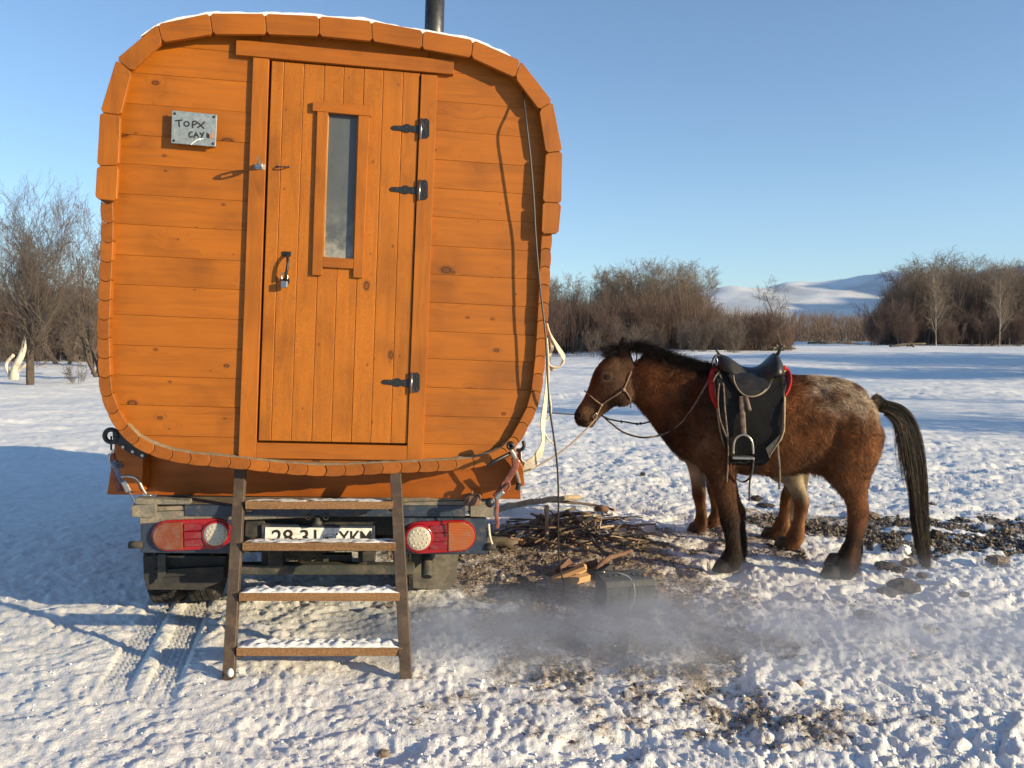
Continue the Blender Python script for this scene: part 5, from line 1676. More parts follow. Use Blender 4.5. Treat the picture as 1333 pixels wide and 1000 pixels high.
def finish_horse(root, me, rot, v, nfur, seed, bay=True, eye=True):
    n = len(v)
    nz3 = 0.5+0.5*fbm(v[:, 0]*7+v[:, 1]*3, v[:, 2]*7+v[:, 1]*5, 4)
    nz3 = np.clip(nz3, 0, 1)
    # undo the neck rotation for colouring: approximate with unrotated lookups only when not rotated
    col = horse_color(v, nz3, bay)
    a = me.attributes.new('col', 'FLOAT_COLOR', 'POINT')
    a.data.foreach_set('color', np.concatenate([col*0.8, np.ones((n, 1))], 1).astype(np.float32).ravel())
    me.materials.clear(); me.materials.append(body_m)
    body = link('body', me, None, root, True)
    # sample roots over the surface
    me.calc_loop_triangles()
    T = np.zeros(len(me.loop_triangles)*3, dtype=np.int32); me.loop_triangles.foreach_get('vertices', T); T = T.reshape(-1, 3)
    A, B, Cc = v[T[:, 0]], v[T[:, 1]], v[T[:, 2]]
    nr = np.cross(B-A, Cc-A); ar = np.linalg.norm(nr, axis=1); nr /= ar[:, None]+1e-12
    rs = np.random.RandomState(seed)
    w = ar.copy()
    cxyz = (A+B+Cc)/3
    idx = rs.choice(len(T), nfur, p=w/w.sum())
    r1, r2 = np.sqrt(rs.rand(nfur)), rs.rand(nfur)
    P0 = A[idx]*(1-r1)[:, None]+B[idx]*(r1*(1-r2))[:, None]+Cc[idx]*(r1*r2)[:, None]
    N = nr[idx]
    x = 1010+P0[:, 0]/PXM; y = 440+(1.5-P0[:, 2])/PXM
    # lie of the coat: back and down; down the legs; along the face toward the nose
    flow = np.zeros_like(P0); flow[:, 0] = 0.75; flow[:, 2] = -0.55
    leg = sst(600, 640, y)[:, None]; flow = flow*(1-leg)+np.array([0.12, 0, -1])*leg
    hdw = ((1-sst(815, 835, x))*(y > 440))[:, None]*(1.0 if bay else 0.3); flow = flow*(1-hdw)+np.array([-0.45, 0, -0.75])*hdw
    sw = np.stack([fbm(P0[:, 0]*9, P0[:, 2]*9+k*11, 4) for k in range(3)], 1)*0.8
    flow = flow+sw
    flow = flow-N*np.sum(flow*N, axis=1, keepdims=True); flow /= np.linalg.norm(flow, axis=1, keepdims=True)+1e-9
    lift = 0.33+0.12*rs.rand(nfur)
    D_ = flow+N*lift[:, None]+rs.randn(nfur, 3)*0.10; D_ /= np.linalg.norm(D_, axis=1, keepdims=True)
    ln = 0.027*(0.6+0.7*rs.rand(nfur))
    ln *= np.where(hdw[:, 0] > 0.5, 0.45, 1.0)*(1-0.45*leg[:, 0])
    belly = sst(590, 615, y)*(x > 950)*(x < 1090); ln *= 1+0.7*belly
    throat = np.exp(-(((x-835)/18)**2+((y-535)/16)**2)); ln *= 1+0.7*throat
    fet = sst(712, 722, y)*(1-sst(738, 744, y)); ln *= 1+0.7*fet
    # nothing grows over the eye and the nostril
    ex = np.hypot(x-790.5, y-491) < 3.2
    keep = ~((ex | (np.hypot(x-752.5, y-539.5) < 3)) & bay)
    nz = np.clip(0.5+0.5*fbm(P0[:, 0]*7+P0[:, 1]*3, P0[:, 2]*7+P0[:, 1]*5, 4)+rs.randn(nfur)*0.10, 0, 1)
    nz = np.clip(nz+rs.randn(nfur)*0.09, 0, 1)
    cols = horse_color(P0, nz, bay)*(0.35+1.25*rs.rand(nfur)**1.6)[:, None]
    hair_obj('coat', P0[keep], D_[keep], ln[keep], cols[keep], 0.00062, root, 3, 0.25, 0.06, seed)
    # hooves
    return body

def hooves(root, spec):
    for (x, y, lat, dx_, cm) in spec:
        # a short cone with the toe forward
        c = hp(x, y, 0); c.y = lat; c.z = 0
        mb = MB(); vs = []; fs = []
        for i, (z, r, sh) in enumerate(((0.0, 0.066, -0.012), (0.03, 0.060, -0.006), (0.062, 0.052, 0.002), (0.075, 0.046, 0.004))):
            for k in range(18):
                a = 2*PI*k/18
                vs.append((c.x+sh+r*1.08*math.cos(a), c.y+r*0.9*math.sin(a), z-0.012))
        for i in range(3):
            for k in range(18):
                k2 = (k+1) % 18; fs.append((i*18+k, i*18+k2, (i+1)*18+k2, (i+1)*18+k))
        fs.append(tuple(range(17, -1, -1))); fs.append(tuple(54+k for k in range(18)))
        mb.add(vs, fs).build('hoof', M['hoof'], root, True)

def strands(root, name, guides, n, seed, spread, colf, rad, npt=10, wave=0.004, lenvar=0.35):
    """hair falling along guide curves: guides list of point lists (same length after resampling)"""
    rs = np.random.RandomState(seed)
    Gd = []
    for g_ in guides:
        c_ = catmull(g_, 8); idx = np.linspace(0, len(c_)-1, npt)
        Gd.append([c_[int(i)].lerp(c_[min(int(i)+1, len(c_)-1)], i-int(i)) for i in idx])
    Gd = np.array([[tuple(p) for p in g_] for g_ in Gd])         # (g, npt, 3)
    gi = rs.rand(n)*(len(Gd)-1); lo = np.clip(gi.astype(int), 0, max(0, len(Gd)-2)); f = (gi-lo)[:, None, None]
    pos = Gd[lo]*(1-f)+Gd[np.minimum(lo+1, len(Gd)-1)]*f if len(Gd) > 1 else np.repeat(Gd, n, 0)
    t = np.linspace(0, 1, npt)[None, :, None]
    off = rs.randn(n, 1, 3)*np.array(spread)[None, None, :]
    pos = pos+off*(0.22+0.95*np.sqrt(t))
    ph = rs.rand(n, 1, 1)*6.28
    pos = pos+np.sin(t*9+ph)*wave*rs.randn(n, 1, 3)*t+np.cumsum(rs.randn(n, npt, 3)*wave*0.35, axis=1)
    # vary the length
    L = 1-lenvar*rs.rand(n)**2
    tt = np.linspace(0, 1, npt)
    out = np.empty_like(pos)
    for k in range(npt):
        s = tt[k]*L*(npt-1); i0 = np.minimum(s.astype(int), npt-2); fr = (s-i0)[:, None]
        out[:, k] = pos[np.arange(n), i0]*(1-fr)+pos[np.arange(n), i0+1]*fr
    return hair_from_pos(name, out, colf(rs, n, out), rad, root, 0.35)

def black_hair(rs, n, out):
    c = np.tile(np.array([0.010, 0.008, 0.0065]), (n, 1)); m_ = rs.rand(n) < 0.14
    c[m_] = (0.06, 0.045, 0.032)
    return c*(0.6+0.8*rs.rand(n))[:, None]
def tail_hair(rs, n, out):
    c = np.tile(np.array([0.020, 0.014, 0.010]), (n, 1)); m_ = rs.rand(n) < 0.35
    c[m_] = (0.12, 0.082, 0.05)
    return c*(0.6+0.8*rs.rand(n))[:, None]

# ---- the saddled horse
horse = empty('horse', (0,0,0), 'brown bay horse with a black mane, saddled and tied to the cabin', 'horse')
horse.matrix_world = HM
hm, hrot, hv = build_horse_mesh()
hbody = finish_horse(horse, hm, hrot, hv, 105000, 3)
hooves(horse, ((940.5,742,-0.115,0,0), (954.5,742,0.115,0,0), (1078,752,-0.125,0,0), (1095,752,0.125,0,0)))
bv = BVHTree.FromPolygons([tuple(p) for p in hv], [tuple(p.vertices) for p in hm.polygons])
def skin_y(x, z, side=-1):
    """lateral coordinate of the coat seen from the near (-1) or far (+1) side"""
    h = bv.ray_cast(Vector((x, side*1.0, z)), Vector((0, -side, 0)))
    return h[0].y if h[0] is not None else None
for s in (-1, 1):
    c = hp(790.5, 491, 0); yy = skin_y(c.x, c.z, s)
    MB().ball((c.x, (yy if yy else 0.09*s)-0.010*s, c.z), 0.023, 18, 12).build('eye', M['eye'], horse, True)
    # lids
    for (a0, a1, dz) in ((0.15, 2.95, 0), (3.4, 6.0, 0)):
        pts = [(c.x+0.0205*math.cos(a), (yy if yy else 0.09*s)+0.003*s-0.006*s*abs(math.cos(a)), c.z+0.0145*math.sin(a)) for a in np.linspace(a0, a1, 12)]
        MB().tube(pts, 0.0042, 8).build('eyelid', M['dung'], horse, True)
    c = hp(752.6, 539.5, 0); yy = skin_y(c.x, c.z, s) or 0.05*s
    MB().ball((c.x, yy-0.004*s, c.z), (0.0125, 0.006, 0.010), 14, 8).build('nostril', M['ink'], horse, True)
# mane: roots along the crest
rs = np.random.RandomState(9)
crest = [hp(*p, 0) for p in ((820,449),(832,450),(846,454),(862,459),(880,465),(898,470),(914,474),(927,477))]
cc = catmull(crest, 8); cc = np.array([tuple(p) for p in cc])
n = 15000; f = rs.rand(n)*(len(cc)-1.001); i0 = f.astype(int); fr = (f-i0)[:, None]
P0 = cc[i0]*(1-fr)+cc[i0+1]*fr
P0[:, 1] += rs.randn(n)*0.016; P0[:, 2] -= 0.022+0.02*rs.rand(n)
tpos = f/(len(cc)-1)
side = np.where(rs.rand(n) < 0.62, -1.0, 1.0)
D_ = np.stack([0.30+rs.randn(n)*0.30, side*(0.35+0.3*rs.rand(n)), 0.80+rs.randn(n)*0.22], 1); D_ /= np.linalg.norm(D_, axis=1, keepdims=True)
ln = (0.115-0.03*tpos)*(0.5+0.8*rs.rand(n))
hair_obj('mane', P0, D_, ln, black_hair(rs, n, None), 0.0008, horse, 6, 1.5, 0.10, 4)
n = 3600
b0 = np.array(hp(806, 461, 0)); P0 = b0+rs.randn(n, 3)*np.array([0.030, 0.026, 0.012])
D_ = np.stack([-0.55+rs.randn(n)*0.30, rs.randn(n)*0.35, 0.55+rs.randn(n)*0.25], 1); D_ /= np.linalg.norm(D_, axis=1, keepdims=True)
hair_obj('forelock', P0, D_, 0.085*(0.5+0.7*rs.rand(n)), black_hair(rs, n, None), 0.0008, horse, 6, 1.3, 0.12, 5)
# tail
def hg(pts, lat=0.0):
    out = []
    for x, y in pts:
        p = hp(x, y, 0); p.y = lat; out.append(p)
    return out
guides = [hg([(1134,532),(1156,538),(1170,556),(1179,593),(1185,640),(1190,690),(1199,733)], -0.01), hg([(1134,526),(1162,532),(1180,552),(1190,593),(1195,640),(1199,690),(1205,738)], 0.0),
          hg([(1134,521),(1166,526),(1187,542),(1200,580),(1205,636),(1206,690),(1209,738)], 0.01)]
strands(horse, 'tail', guides, 5200, 12, (0.005, 0.018, 0.007), tail_hair, 0.0009, 14, 0.004, 0.25)
strands(horse, 'tail_wisp', [hg([(1150,540),(1163,548),(1168,575),(1170,600),(1171,612)], -0.02), hg([(1152,536),(1168,550),(1178,600),(1186,640),(1190,660)], -0.03)], 240, 13, (0.012, 0.02, 0.01), tail_hair, 0.0008, 8, 0.004, 0.6)

# ---- the second horse, behind: only its legs show under the first
h2 = empty('horse', (0,0,0), 'chestnut horse with pale upper legs standing behind the saddled one, only its legs showing', 'horse')
A2 = R(-38)
S2 = 0.89
m2, rot2, v2 = build_horse_mesh(neck_rot=R(13), sheath=False, near_f=-6, far_f=2, near_h=16, far_h=-26)
b_ = finish_horse(h2, m2, rot2, v2, 45000, 8, False)
hooves(h2, ((934.5,742,-0.115,0,0), (942,742,0.115,0,0), (1094,752,-0.125,0,0), (1052,752,0.125,0,0)))
# local leg midpoint goes to the traced ground point
lx = (hp(940,742,0).x+hp(1080,752,0).x)/2
tgt = Vector(((1.475+2.0)/2+0.02, (5.95+5.67)/2, 0))
Rm = Matrix.Rotation(A2, 4, 'Z') @ Matrix.Scale(S2, 4)
h2.matrix_world = Matrix.Translation(tgt) @ Rm @ Matrix.Translation(Vector((-lx, 0, 0)))
pale = lambda rs, n, out: np.tile(np.array([0.36, 0.26, 0.16]), (n, 1))*(0.5+0.8*rs.rand(n))[:, None]
strands(h2, 'tail', [hg([(1143,530),(1146,536),(1136,570),(1118,615),(1106,670),(1100,700)], -0.06), hg([(1143,526),(1150,534),(1142,570),(1128,615),(1118,670),(1112,706)], 0.0)], 1100, 14, (0.010, 0.022, 0.01), pale, 0.0009, 10, 0.005, 0.4)
rs = np.random.RandomState(19); n = 3500
f = rs.rand(n)*(len(cc)-1.001); i0 = f.astype(int); fr = (f-i0)[:, None]
P0 = cc[i0]*(1-fr)+cc[i0+1]*fr; P0[:, 1] += rs.randn(n)*0.016; P0[:, 2] -= 0.03
P0 = np.array([tuple(rot2(Vector(p))) for p in P0])
D_ = np.stack([0.3+rs.randn(n)*0.3, rs.randn(n)*0.5, 0.5+rs.randn(n)*0.2], 1); D_ /= np.linalg.norm(D_, axis=1, keepdims=True)
hair_obj('mane', P0, D_, 0.07*(0.5+0.8*rs.rand(n)), pale(rs, n, None)*0.5, 0.0009, h2, 5, 1.5, 0.1, 6)
# ------------------------------------------------------------------ saddle and tack (placed in the horse's own frame)
def tack(name, label, cat):
    o = empty(name, (0,0,0), label, cat); o.matrix_world = HM
    return o
def sk(px, py, off=0.0, side=-1):
    """a point `off` outside the coat at this place of the side view"""
    c = hp(px, py, 0)
    y = skin_y(c.x, c.z, side)
    if y is None: y = 0.0
    # follow the side view from the camera: correct the pixel for the shift in depth
    if side < 0:
        c2 = hp(px, py, y-off)
        y2 = skin_y(c2.x, c2.z, side)
        if y2 is not None: y = y2
        c = c2
    return Vector((c.x, y+side*off, c.z))
def skc(pts, off=0.008, n=5, side=-1): return [sk(x, y, off, side) for x, y in [(p.x, p.y) for p in catmull([Vector((a, b, 0)) for a, b in pts], n)]]
sad = tack('saddle', 'worn black leather saddle with red felt edges and a steel stirrup on the brown horse', 'saddle')
def seat_mesh():
    st = [(933,478,10,.06),(937,473.5,12,.105),(943,474,12,.135),(950,475.5,11,.15),(958,479,9,.15),(969,483.5,6.5,.145),(983,485,6.5,.15),(994,482,8.5,.165),(1003,477,12,.18),(1010,474,14.5,.185),(1016,476,12.5,.165),(1020,479,8,.11)]
    R_ = []
    for x, y, hw, b in st:
        c = hp(x, y, -0.08); c.y = 0; R_.append((c, hw*PXM*0.97, b))
    mb = MB(); rr_ = refine(R_, 4)
    # upright rings that droop at the sides
    sides = 26; vs = []; fs = []
    for c, a, b in rr_:
        for k in range(sides):
            th = 2*PI*k/sides
            yy = b*math.sin(th); zz = a*math.cos(th)
            zz -= 0.55*yy*yy/max(b, 0.05)*0.55
            vs.append((c.x, yy, c.z+zz))
    n = len(rr_)
    for i in range(n-1):
        for k in range(sides):
            k2 = (k+1) % sides; fs.append((i*sides+k, i*sides+k2, (i+1)*sides+k2, (i+1)*sides+k))
    fs.append(tuple(range(sides-1, -1, -1))); fs.append(tuple((n-1)*sides+k for k in range(sides)))
    o = mb.add(vs, fs).build('seat', M['leather'], sad, True)
seat_mesh()
def flap_mesh(rows, off, m, name, side=-1, nu=26, nv=30, thick=0.006, wob=0.006):
    """rows: (y, x left, x right) down the flap"""
    ys = [r[0] for r in rows]
    V = []; F = []
    for j in range(nv+1):
        y = ys[0]+(ys[-1]-ys[0])*j/nv
        xl_, xr_ = np.interp(y, ys, [r[1] for r in rows]), np.interp(y, ys, [r[2] for r in rows])
        for i in range(nu+1):
            x = xl_+(xr_-xl_)*i/nu
            p = sk(x, y, off, side)
            p.y += side*(wob*float(fbm(x*0.035+j*0.02, y*0.02, 2))+wob*0.8*float(pn((x-y*0.55)*0.075, y*0.012)))
            V.append(p)
    # relax lateral positions so that the leather hangs flat
    A_ = np.array([tuple(p) for p in V]).reshape(nv+1, nu+1, 3)
    for it in range(8):
        Y = A_[:, :, 1]; Yn = Y.copy()
        Yn[1:-1, 1:-1] = (Y[1:-1, 1:-1]*2+Y[:-2, 1:-1]+Y[2:, 1:-1]+Y[1:-1, :-2]+Y[1:-1, 2:])/6
        A_[:, :, 1] = Yn
    # below the widest part the leather hangs straight down
    for j in range(1, nv+1):
        if side < 0: A_[j, :, 1] = np.minimum(A_[j, :, 1], A_[j-1, :, 1]+0.004)
        else: A_[j, :, 1] = np.maximum(A_[j, :, 1], A_[j-1, :, 1]-0.004)
    for j in range(nv):
        for i in range(nu):
            q = j*(nu+1)+i; F.append((q, q+1, q+nu+2, q+nu+1))
    o = link(name, mesh(name, [tuple(p) for p in A_.reshape(-1, 3)], F), m, sad, True)
    so = o.modifiers.new('thick', 'SOLIDIFY'); so.thickness = thick; so.offset = 0
    return A_
FL = [(484,931,1021),(500,931,1022),(520,933,1021.5),(540,935.5,1021),(556,938,1020.5),(568,940,1019),(580,943,1011),(592,946,1004),(600,950,999),(604,954,990)]
fl = flap_mesh(FL, 0.034, M['leather_flap'], 'saddle_flap')
flap_mesh(FL, 0.034, M['leather_flap'], 'saddle_flap', side=1)
UC = [(482,930,1023),(520,931,1023.5),(560,936,1022),(572,939,1018),(590,946,1003),(600,953,990)]
flap_mesh(UC, 0.020, M['undercloth'], 'saddle_cloth', wob=0.002)
flap_mesh(UC, 0.020, M['undercloth'], 'saddle_cloth', side=1, wob=0.002)
# small skirt under the seat
SKT = [(486,946,1012),(496,951,1006),(505,957,1002),(513,964,995),(517,971,987)]
flap_mesh(SKT, 0.048, M['leather'], 'saddle_skirt', nu=16, nv=12, wob=0.002)
def lat_on(off, pts, n=5):
    """a line lying on the outer flap"""
    out = []
    for x, y in pts:
        p = hp(x, y, -0.32)
        # nearest flap vertex gives the depth
        d = (fl[:, :, 0]-p.x)**2+(fl[:, :, 2]-p.z)**2
        j, i = np.unravel_index(np.argmin(d), d.shape)
        yy = fl[j, i, 1]-off
        q = hp(x, y, yy); out.append(q)
    return catmull(out, n)
MB().tube(lat_on(0.026, [(955,489),(956,497),(961,507),(968,514),(978,516.5),(989,513.5),(997,507),(1000,499),(996.5,490)]), 0.0052, 8).build('grey_piping', M['undercloth'], sad, True)
# felt edges, front and back
def pad(pts, w, off, m, name):
    P_ = []
    for x, y in pts: P_.append(sk(x, y, off))
    P_ = catmull(P_, 5)
    MB().tube(P_, w/2, 12, flat=(1.0, 0.42, (1, 0, 0))).build(name, m, sad, True)
pad([(931,476),(928,488),(927,503),(929.5,517),(936,531)], 0.045, 0.016, M['redfelt'], 'red_pad')
pad([(1018,479),(1025,486),(1027.5,497),(1024.5,509),(1020,516)], 0.050, 0.018, M['redfelt'], 'red_pad')
pad([(1015,481),(1021,490),(1022.5,500),(1020,512)], 0.020, 0.034, M['leather'], 'pad_piping')
for s in (1,):
    for pts in ([(931,476),(928,500),(936,531)], [(1018,479),(1027,497),(1020,516)]):
        P_ = catmull([sk(x, y, 0.016, 1) for x, y in pts], 6)
        MB().tube(P_, 0.022, 12, flat=(1.0, 0.42, (1, 0, 0))).build('red_pad', M['redfelt'], sad, True)
# pommel and cantle horns
def hpl(x, y, lat): 
    return hp(x, y, lat)
MB().tube([hpl(930,451.5,-.05), hpl(933.5,457,-.05), hpl(937.5,464,-.04)], [0.006,0.008,0.009], 10).build('pommel_horn', M['black_iron'], sad, True)
MB().tube([hpl(1019,451.5,-.05), hpl(1015.5,456,-.05), hpl(1011,463,-.04)], [0.007,0.010,0.012], 10).build('cantle_horn', M['chassis'], sad, True)
MB().ball(hpl(1019.5,450.8,-.05), 0.010, 10, 7).build('horn_tip', M['strapleather'], sad, True)
MB().tube(catmull([hpl(937,463,-.06), hpl(932,463,-.07), hpl(928,468,-.07), hpl(927.5,476,-.08), hpl(931,478,-.09)], 5), 0.006, 8).build('front_ring', M['darkstrap'], sad, True)
MB().tube(catmull([hpl(931,470,-.07), hpl(932,466,-.08), hpl(934,470,-.08), hpl(933,476,-.08), hpl(931,470,-.07)], 4), 0.0035, 8).build('ring_wire', M['chrome'], sad, True)
# stirrup leathers and iron
MB().tube(lat_on(0.022, [(965.5,516),(966,530),(967,548),(968,566)]), 0.017, 8, flat=(1.0, 0.22, (1,0,0))).build('stirrup_leather', M['strapleather'], sad, True)
MB().tube(lat_on(0.024, [(971,516),(973,524),(976,535)]), 0.013, 8, flat=(1.0, 0.35, (1,0,0))).build('leather_keeper', M['strapleather'], sad, True)
sb = lat_on(0.034, [(954.5,591),(955,580),(957.5,572),(962.5,567.5),(968,566),(973.5,568),(978,573),(980,581),(980.5,591)])
MB().tube(sb, 0.0075, 10, flat=(1.0, 1.0, (0,1,0))).build('stirrup_arch', M['zinc'], sad, True)
a = lat_on(0.034, [(952.5,594.5),(967,594.5),(982,594.5)], 1)
mb = MB()
c0, c1 = a[0], a[-1]
mb.box((c0.x, c0.y-0.035, c0.z-0.012), (c1.x, c0.y+0.03, c0.z+0.004))
mb.build('stirrup_tread', M['zinc'], sad, bevel=0.004)
MB().tube(lat_on(0.032, [(960,600),(967,603),(975,600)]), 0.006, 6).build('stirrup_pad', M['black_iron'], sad, True)
for pts in ([(939,487),(935.5,505),(934.5,525),(937,545),(942,560),(947,572)], [(939.5,487),(942,505),(943.5,530),(946,555),(948,580),(947.5,605),(946,628)],
            [(939,492),(937,489),(940,487),(942,491),(939,495)], [(928,497),(932,489),(937,484)]):
    P_ = lat_on(0.012, pts); MB().tube(P_, 0.0042, 6, flat=(1.3,0.6,(1,0,0))).build('latigo_string', M['strapleather'], sad, True)
MB().tube(lat_on(0.014, [(1020.5,506),(1021,525),(1021,545),(1020.5,560),(1016,572),(1009,583),(1003,592)]), 0.0042, 6).build('flap_edging', M['undercloth'], sad, True)
q = lat_on(0.014, [(997,584),(1016,566),(1002,597)], 1)
mb = MB().add([q[0], q[1], q[2]]+[v+Vector((0,0.006,0)) for v in (q[0], q[1], q[2])], [(0,1,2),(5,4,3),(0,3,4,1),(1,4,5,2),(2,5,3,0)])
mb.build('folded_corner', M['undercloth'], sad)
MB().tube(lat_on(0.010, [(1012.5,578),(1013,592),(1014.5,607),(1015,622),(1014.5,637)]), 0.0075, 6, flat=(1.0,0.35,(1,0,0))).build('hanging_strap', M['strapleather'], sad, True)
MB().tube(lat_on(0.010, [(981,598),(979.5,612),(976,628),(975.5,652)]), 0.006, 6, flat=(1.0,0.4,(1,0,0))).build('hanging_strap', M['darkstrap'], sad, True)
MB().tube(catmull([hpl(953,600,-.22), hpl(955,616,-.2), hpl(962,626,-.16), hpl(970,627,-.14), hpl(977,620,-.16), hpl(980,606,-.2)], 5), 0.006, 6, flat=(1.4,0.5,(0,1,0))).build('girth_loop', M['leather'], sad, True)
# girth round the barrel
def girth(px, w, name):
    pts = []
    for k in range(17):
        t = k/16
        a_ = PI*t
        c = hp(px, 560, 0)
        # march outward from the barrel centre
        cz = hp(px, 556, 0).z
        d = Vector((0, -math.cos(a_), -math.sin(a_)))
        h = bv.ray_cast(Vector((c.x, 0, cz))+d*1.0, -d)
        if h[0] is not None: pts.append(h[0]+d*0.006)
    MB().tube(pts, w/2, 8, flat=(1.0, 0.12, (1,0,0))).build(name, M['leather'], sad, True)
girth(979, 0.06, 'girth')

# halter and reins
hal = tack('halter', 'thin brown rope halter on the head of the saddled horse', 'halter')
def face(pts, off=0.006, n=5): return catmull([sk(x, y, off) for x, y in pts], n)
MB().tube(face([(828,457),(829,465),(826.5,472.7),(821,486),(816,498),(812,507)]), 0.0044, 8).build('cheek_strap', M['rope_brown'], hal, True)
MB().tube(face([(812,507),(806,511.5),(798,517),(790,522),(783,527)]), 0.0044, 8).build('cheek_rope', M['rope_brown'], hal, True)
MB().tube(face([(812,507),(817,513),(820.5,519.6),(821,531)]), 0.004, 8).build('throat_rope', M['rope_brown'], hal, True)
MB().tube(face([(765,512.5),(769,516),(776,522),(783,527)]), 0.0044, 8).build('nose_rope', M['rope_brown'], hal, True)
MB().tube(face([(783,527),(781,532),(779,536),(776.5,541),(775,546)]), 0.0055, 8).build('bit_rope', M['undercloth'], hal, True)
for x, y, r_ in ((812,507.5,0.013), (783,527.5,0.011), (776,543,0.010)):
    MB().ball(sk(x, y, 0.008), (r_, r_*0.8, r_), 10, 7).build('knot', M['rope_brown'], hal, True)
MB().tube(face([(774,540),(776,538),(778,541),(777,545),(774,546),(772.5,543),(774,540)], 0.010), 0.003, 8).build('bit_ring', M['zinc'], hal, True)
# over the nose and poll to the far side
for pts in ([(765,512.5),], [(828,457),]):
    a_ = sk(*pts[0], 0.006); b_ = sk(*pts[0], 0.006, 1)
    m_ = (a_+b_)/2; m_ += Vector((-0.022, 0, 0.018)) if pts[0][0] < 800 else Vector((0, 0, 0.04))
    MB().tube(catmull([a_, (a_+m_)/2+Vector((-.004,0,.004)), m_, (b_+m_)/2+Vector((-.004,0,.004)), b_], 4), 0.0044, 8).build('band', M['rope_brown'], hal, True)
rein = tack('reins', 'brown leather reins looping from the muzzle under the neck to the saddle', 'reins')
P_ = [sk(786,543,0.008)]+[hp(x, y, -0.10-0.0012*(x-790)) for x, y in ((796,551.5),(811,562.5),(831,569),(848,569))]+[sk(x, y, 0.010) for x, y in ((868,563.5),(886.6,551),(902,531),(914,511),(922,497),(928,483))]
MB().tube(catmull(P_, 6), 0.006, 8, flat=(1.2,0.5,(0,0,1))).build('near_rein', M['strapleather'], rein, True)
P_ = [hp(x, y, 0.07+0.001*(x-790)) for x, y in ((783,541),(792.5,545.5),(806,548.5),(815,549.5),(831,552),(845,549.5),(860,545))]
mb = MB().tube(catmull(P_, 6), 0.0055, 8)
for x, y in ((809,549),(829,552),(834,551.5)): mb.ball(hp(x, y, 0.10), 0.010, 8, 6)
mb.build('far_rein', M['leather'], rein, True)

# ------------------------------------------------------------------ ropes and cables on the cabin
def single(mb_or_pts, name, m, label, cat, r=0.004, sides=8, group=None, smooth=True):
    mb = mb_or_pts if isinstance(mb_or_pts, MB) else MB().tube(mb_or_pts, r, sides)
    o = mb.build(name, m, None, smooth)
    return props(o, label, cat, group)
# lead rope: muzzle -> cabin corner
m0 = HM @ sk(775, 546, 0.010)
e0 = at(690, 612, 3.92)
pts = []
for k in range(22):
    t = k/21; p = m0.lerp(e0, t); p.z -= 0.035*math.sin(PI*t); pts.append(p)
single(pts, 'lead_rope', M['rope_brown'], 'thin brown lead rope stretched from the horse muzzle to the cabin corner', 'rope', 0.0048)
# black cable down the cabin and over the ground to the battery
Yc = fhit(690, 300, 0.03).y
cab_pts = [at(681,120,fhit(681,120,-0.01).y), at(683,140,fhit(683,140,0.02).y), at(685.5,162,fhit(685,162,.05).y), at(690.5,205,Yc), at(695,262,Yc), at(697.5,309,Yc), at(702.5,368,Yc-.02), at(710,435,Yc-.04), at(713.5,503,Yc-.05), at(716,535,Yc-.03),
           at(721,570,Yc+.03), at(725.5,608,Yc+.14), at(727,651,Yc+.32), at(726.5,690,Yc+.5), at(728.5,735,Yc+.68)]
g1 = at(735, 762, 4.62); g1.z = gz(g1.x, g1.y)+0.008
g2 = at(746, 777, 4.42); g2.z = gz(g2.x, g2.y)+0.010
g3 = at(764, 795, 4.20); g3.z = gz(g3.x, g3.y)+0.010
g4 = at(780, 803, 4.12); g4.z = gz(g4.x, g4.y)+0.010
single(catmull(cab_pts+[g1], 6), 'hanging_cable', M['cable'], 'dark thin cable hanging down the right side of the cabin to the snow', 'cable', 0.0048)
g5 = at(806, 806, 4.10); g5.z = gz(g5.x, g5.y)+0.01
# white rope coils tied at the cabin's side
RY = 4.0
wr = empty('white_rope', (0,0,0), 'white rope coiled in long loops on the right flank of the cabin', 'rope')
def rp(pts, Y=RY, r=0.0045, dx=0, n=6): return catmull([at(x+dx, y, Y+(p[0] if p else 0)) for (x, y, *p) in pts], n)
random.seed(8)
for k in range(5):
    j = lambda: random.uniform(-1.0, 1.0)
    MB().tube(rp([(712,421+k),(717+j(),436),(724+k*.9,452),(731+k*.9,464+j()),(734-k*.5,471),(729+j(),477+j()*.5),(720,478.5+j()),(715,474),(712,462)], RY+0.012*k), 0.0048, 7).build('loop', M['rope_white'], wr, True)
for k in range(3):
    MB().tube(rp([(711,428),(716+k*1.4,440),(717+k,455),(713+k,468),(718,480+k),(726,477)], RY+0.02+0.012*k), 0.0055, 7).build('loop', M['rope_white'], wr, True)
for k in range(8):
    dx_ = k*2.15
    MB().tube(rp([(711.5,470),(712-0.2*k,500),(711-0.6*k,530),(709-0.72*k,552),(704+dx_*0.10-0.6*k+4,575),(700-1.45*k+5,592+0.2*k),(691-1.0*k+4,608-1.3*k),(682+0.2*k,616-1.9*k),(676+1.1*k,611-1.3*k),(674+0.7*k,598),(675+.5*k,584)], RY-0.05-0.006*k), 0.0040, 7).build('strand', M['rope_white'], wr, True)
MB().tube(rp([(712,440),(714,470),(714,505),(717.5,530),(716,541),(710,548),(708,560),(713,571),(719.5,577),(722,579)], RY-0.02), 0.0045, 7).build('loose_end', M['rope_white'], wr, True)
single(rp([(712,536),(722,538),(745,539.5),(760,539)], 7.5), 'ground_line', M['cable'], 'dark line lying on the snow behind the cabin rope', 'line', 0.006)

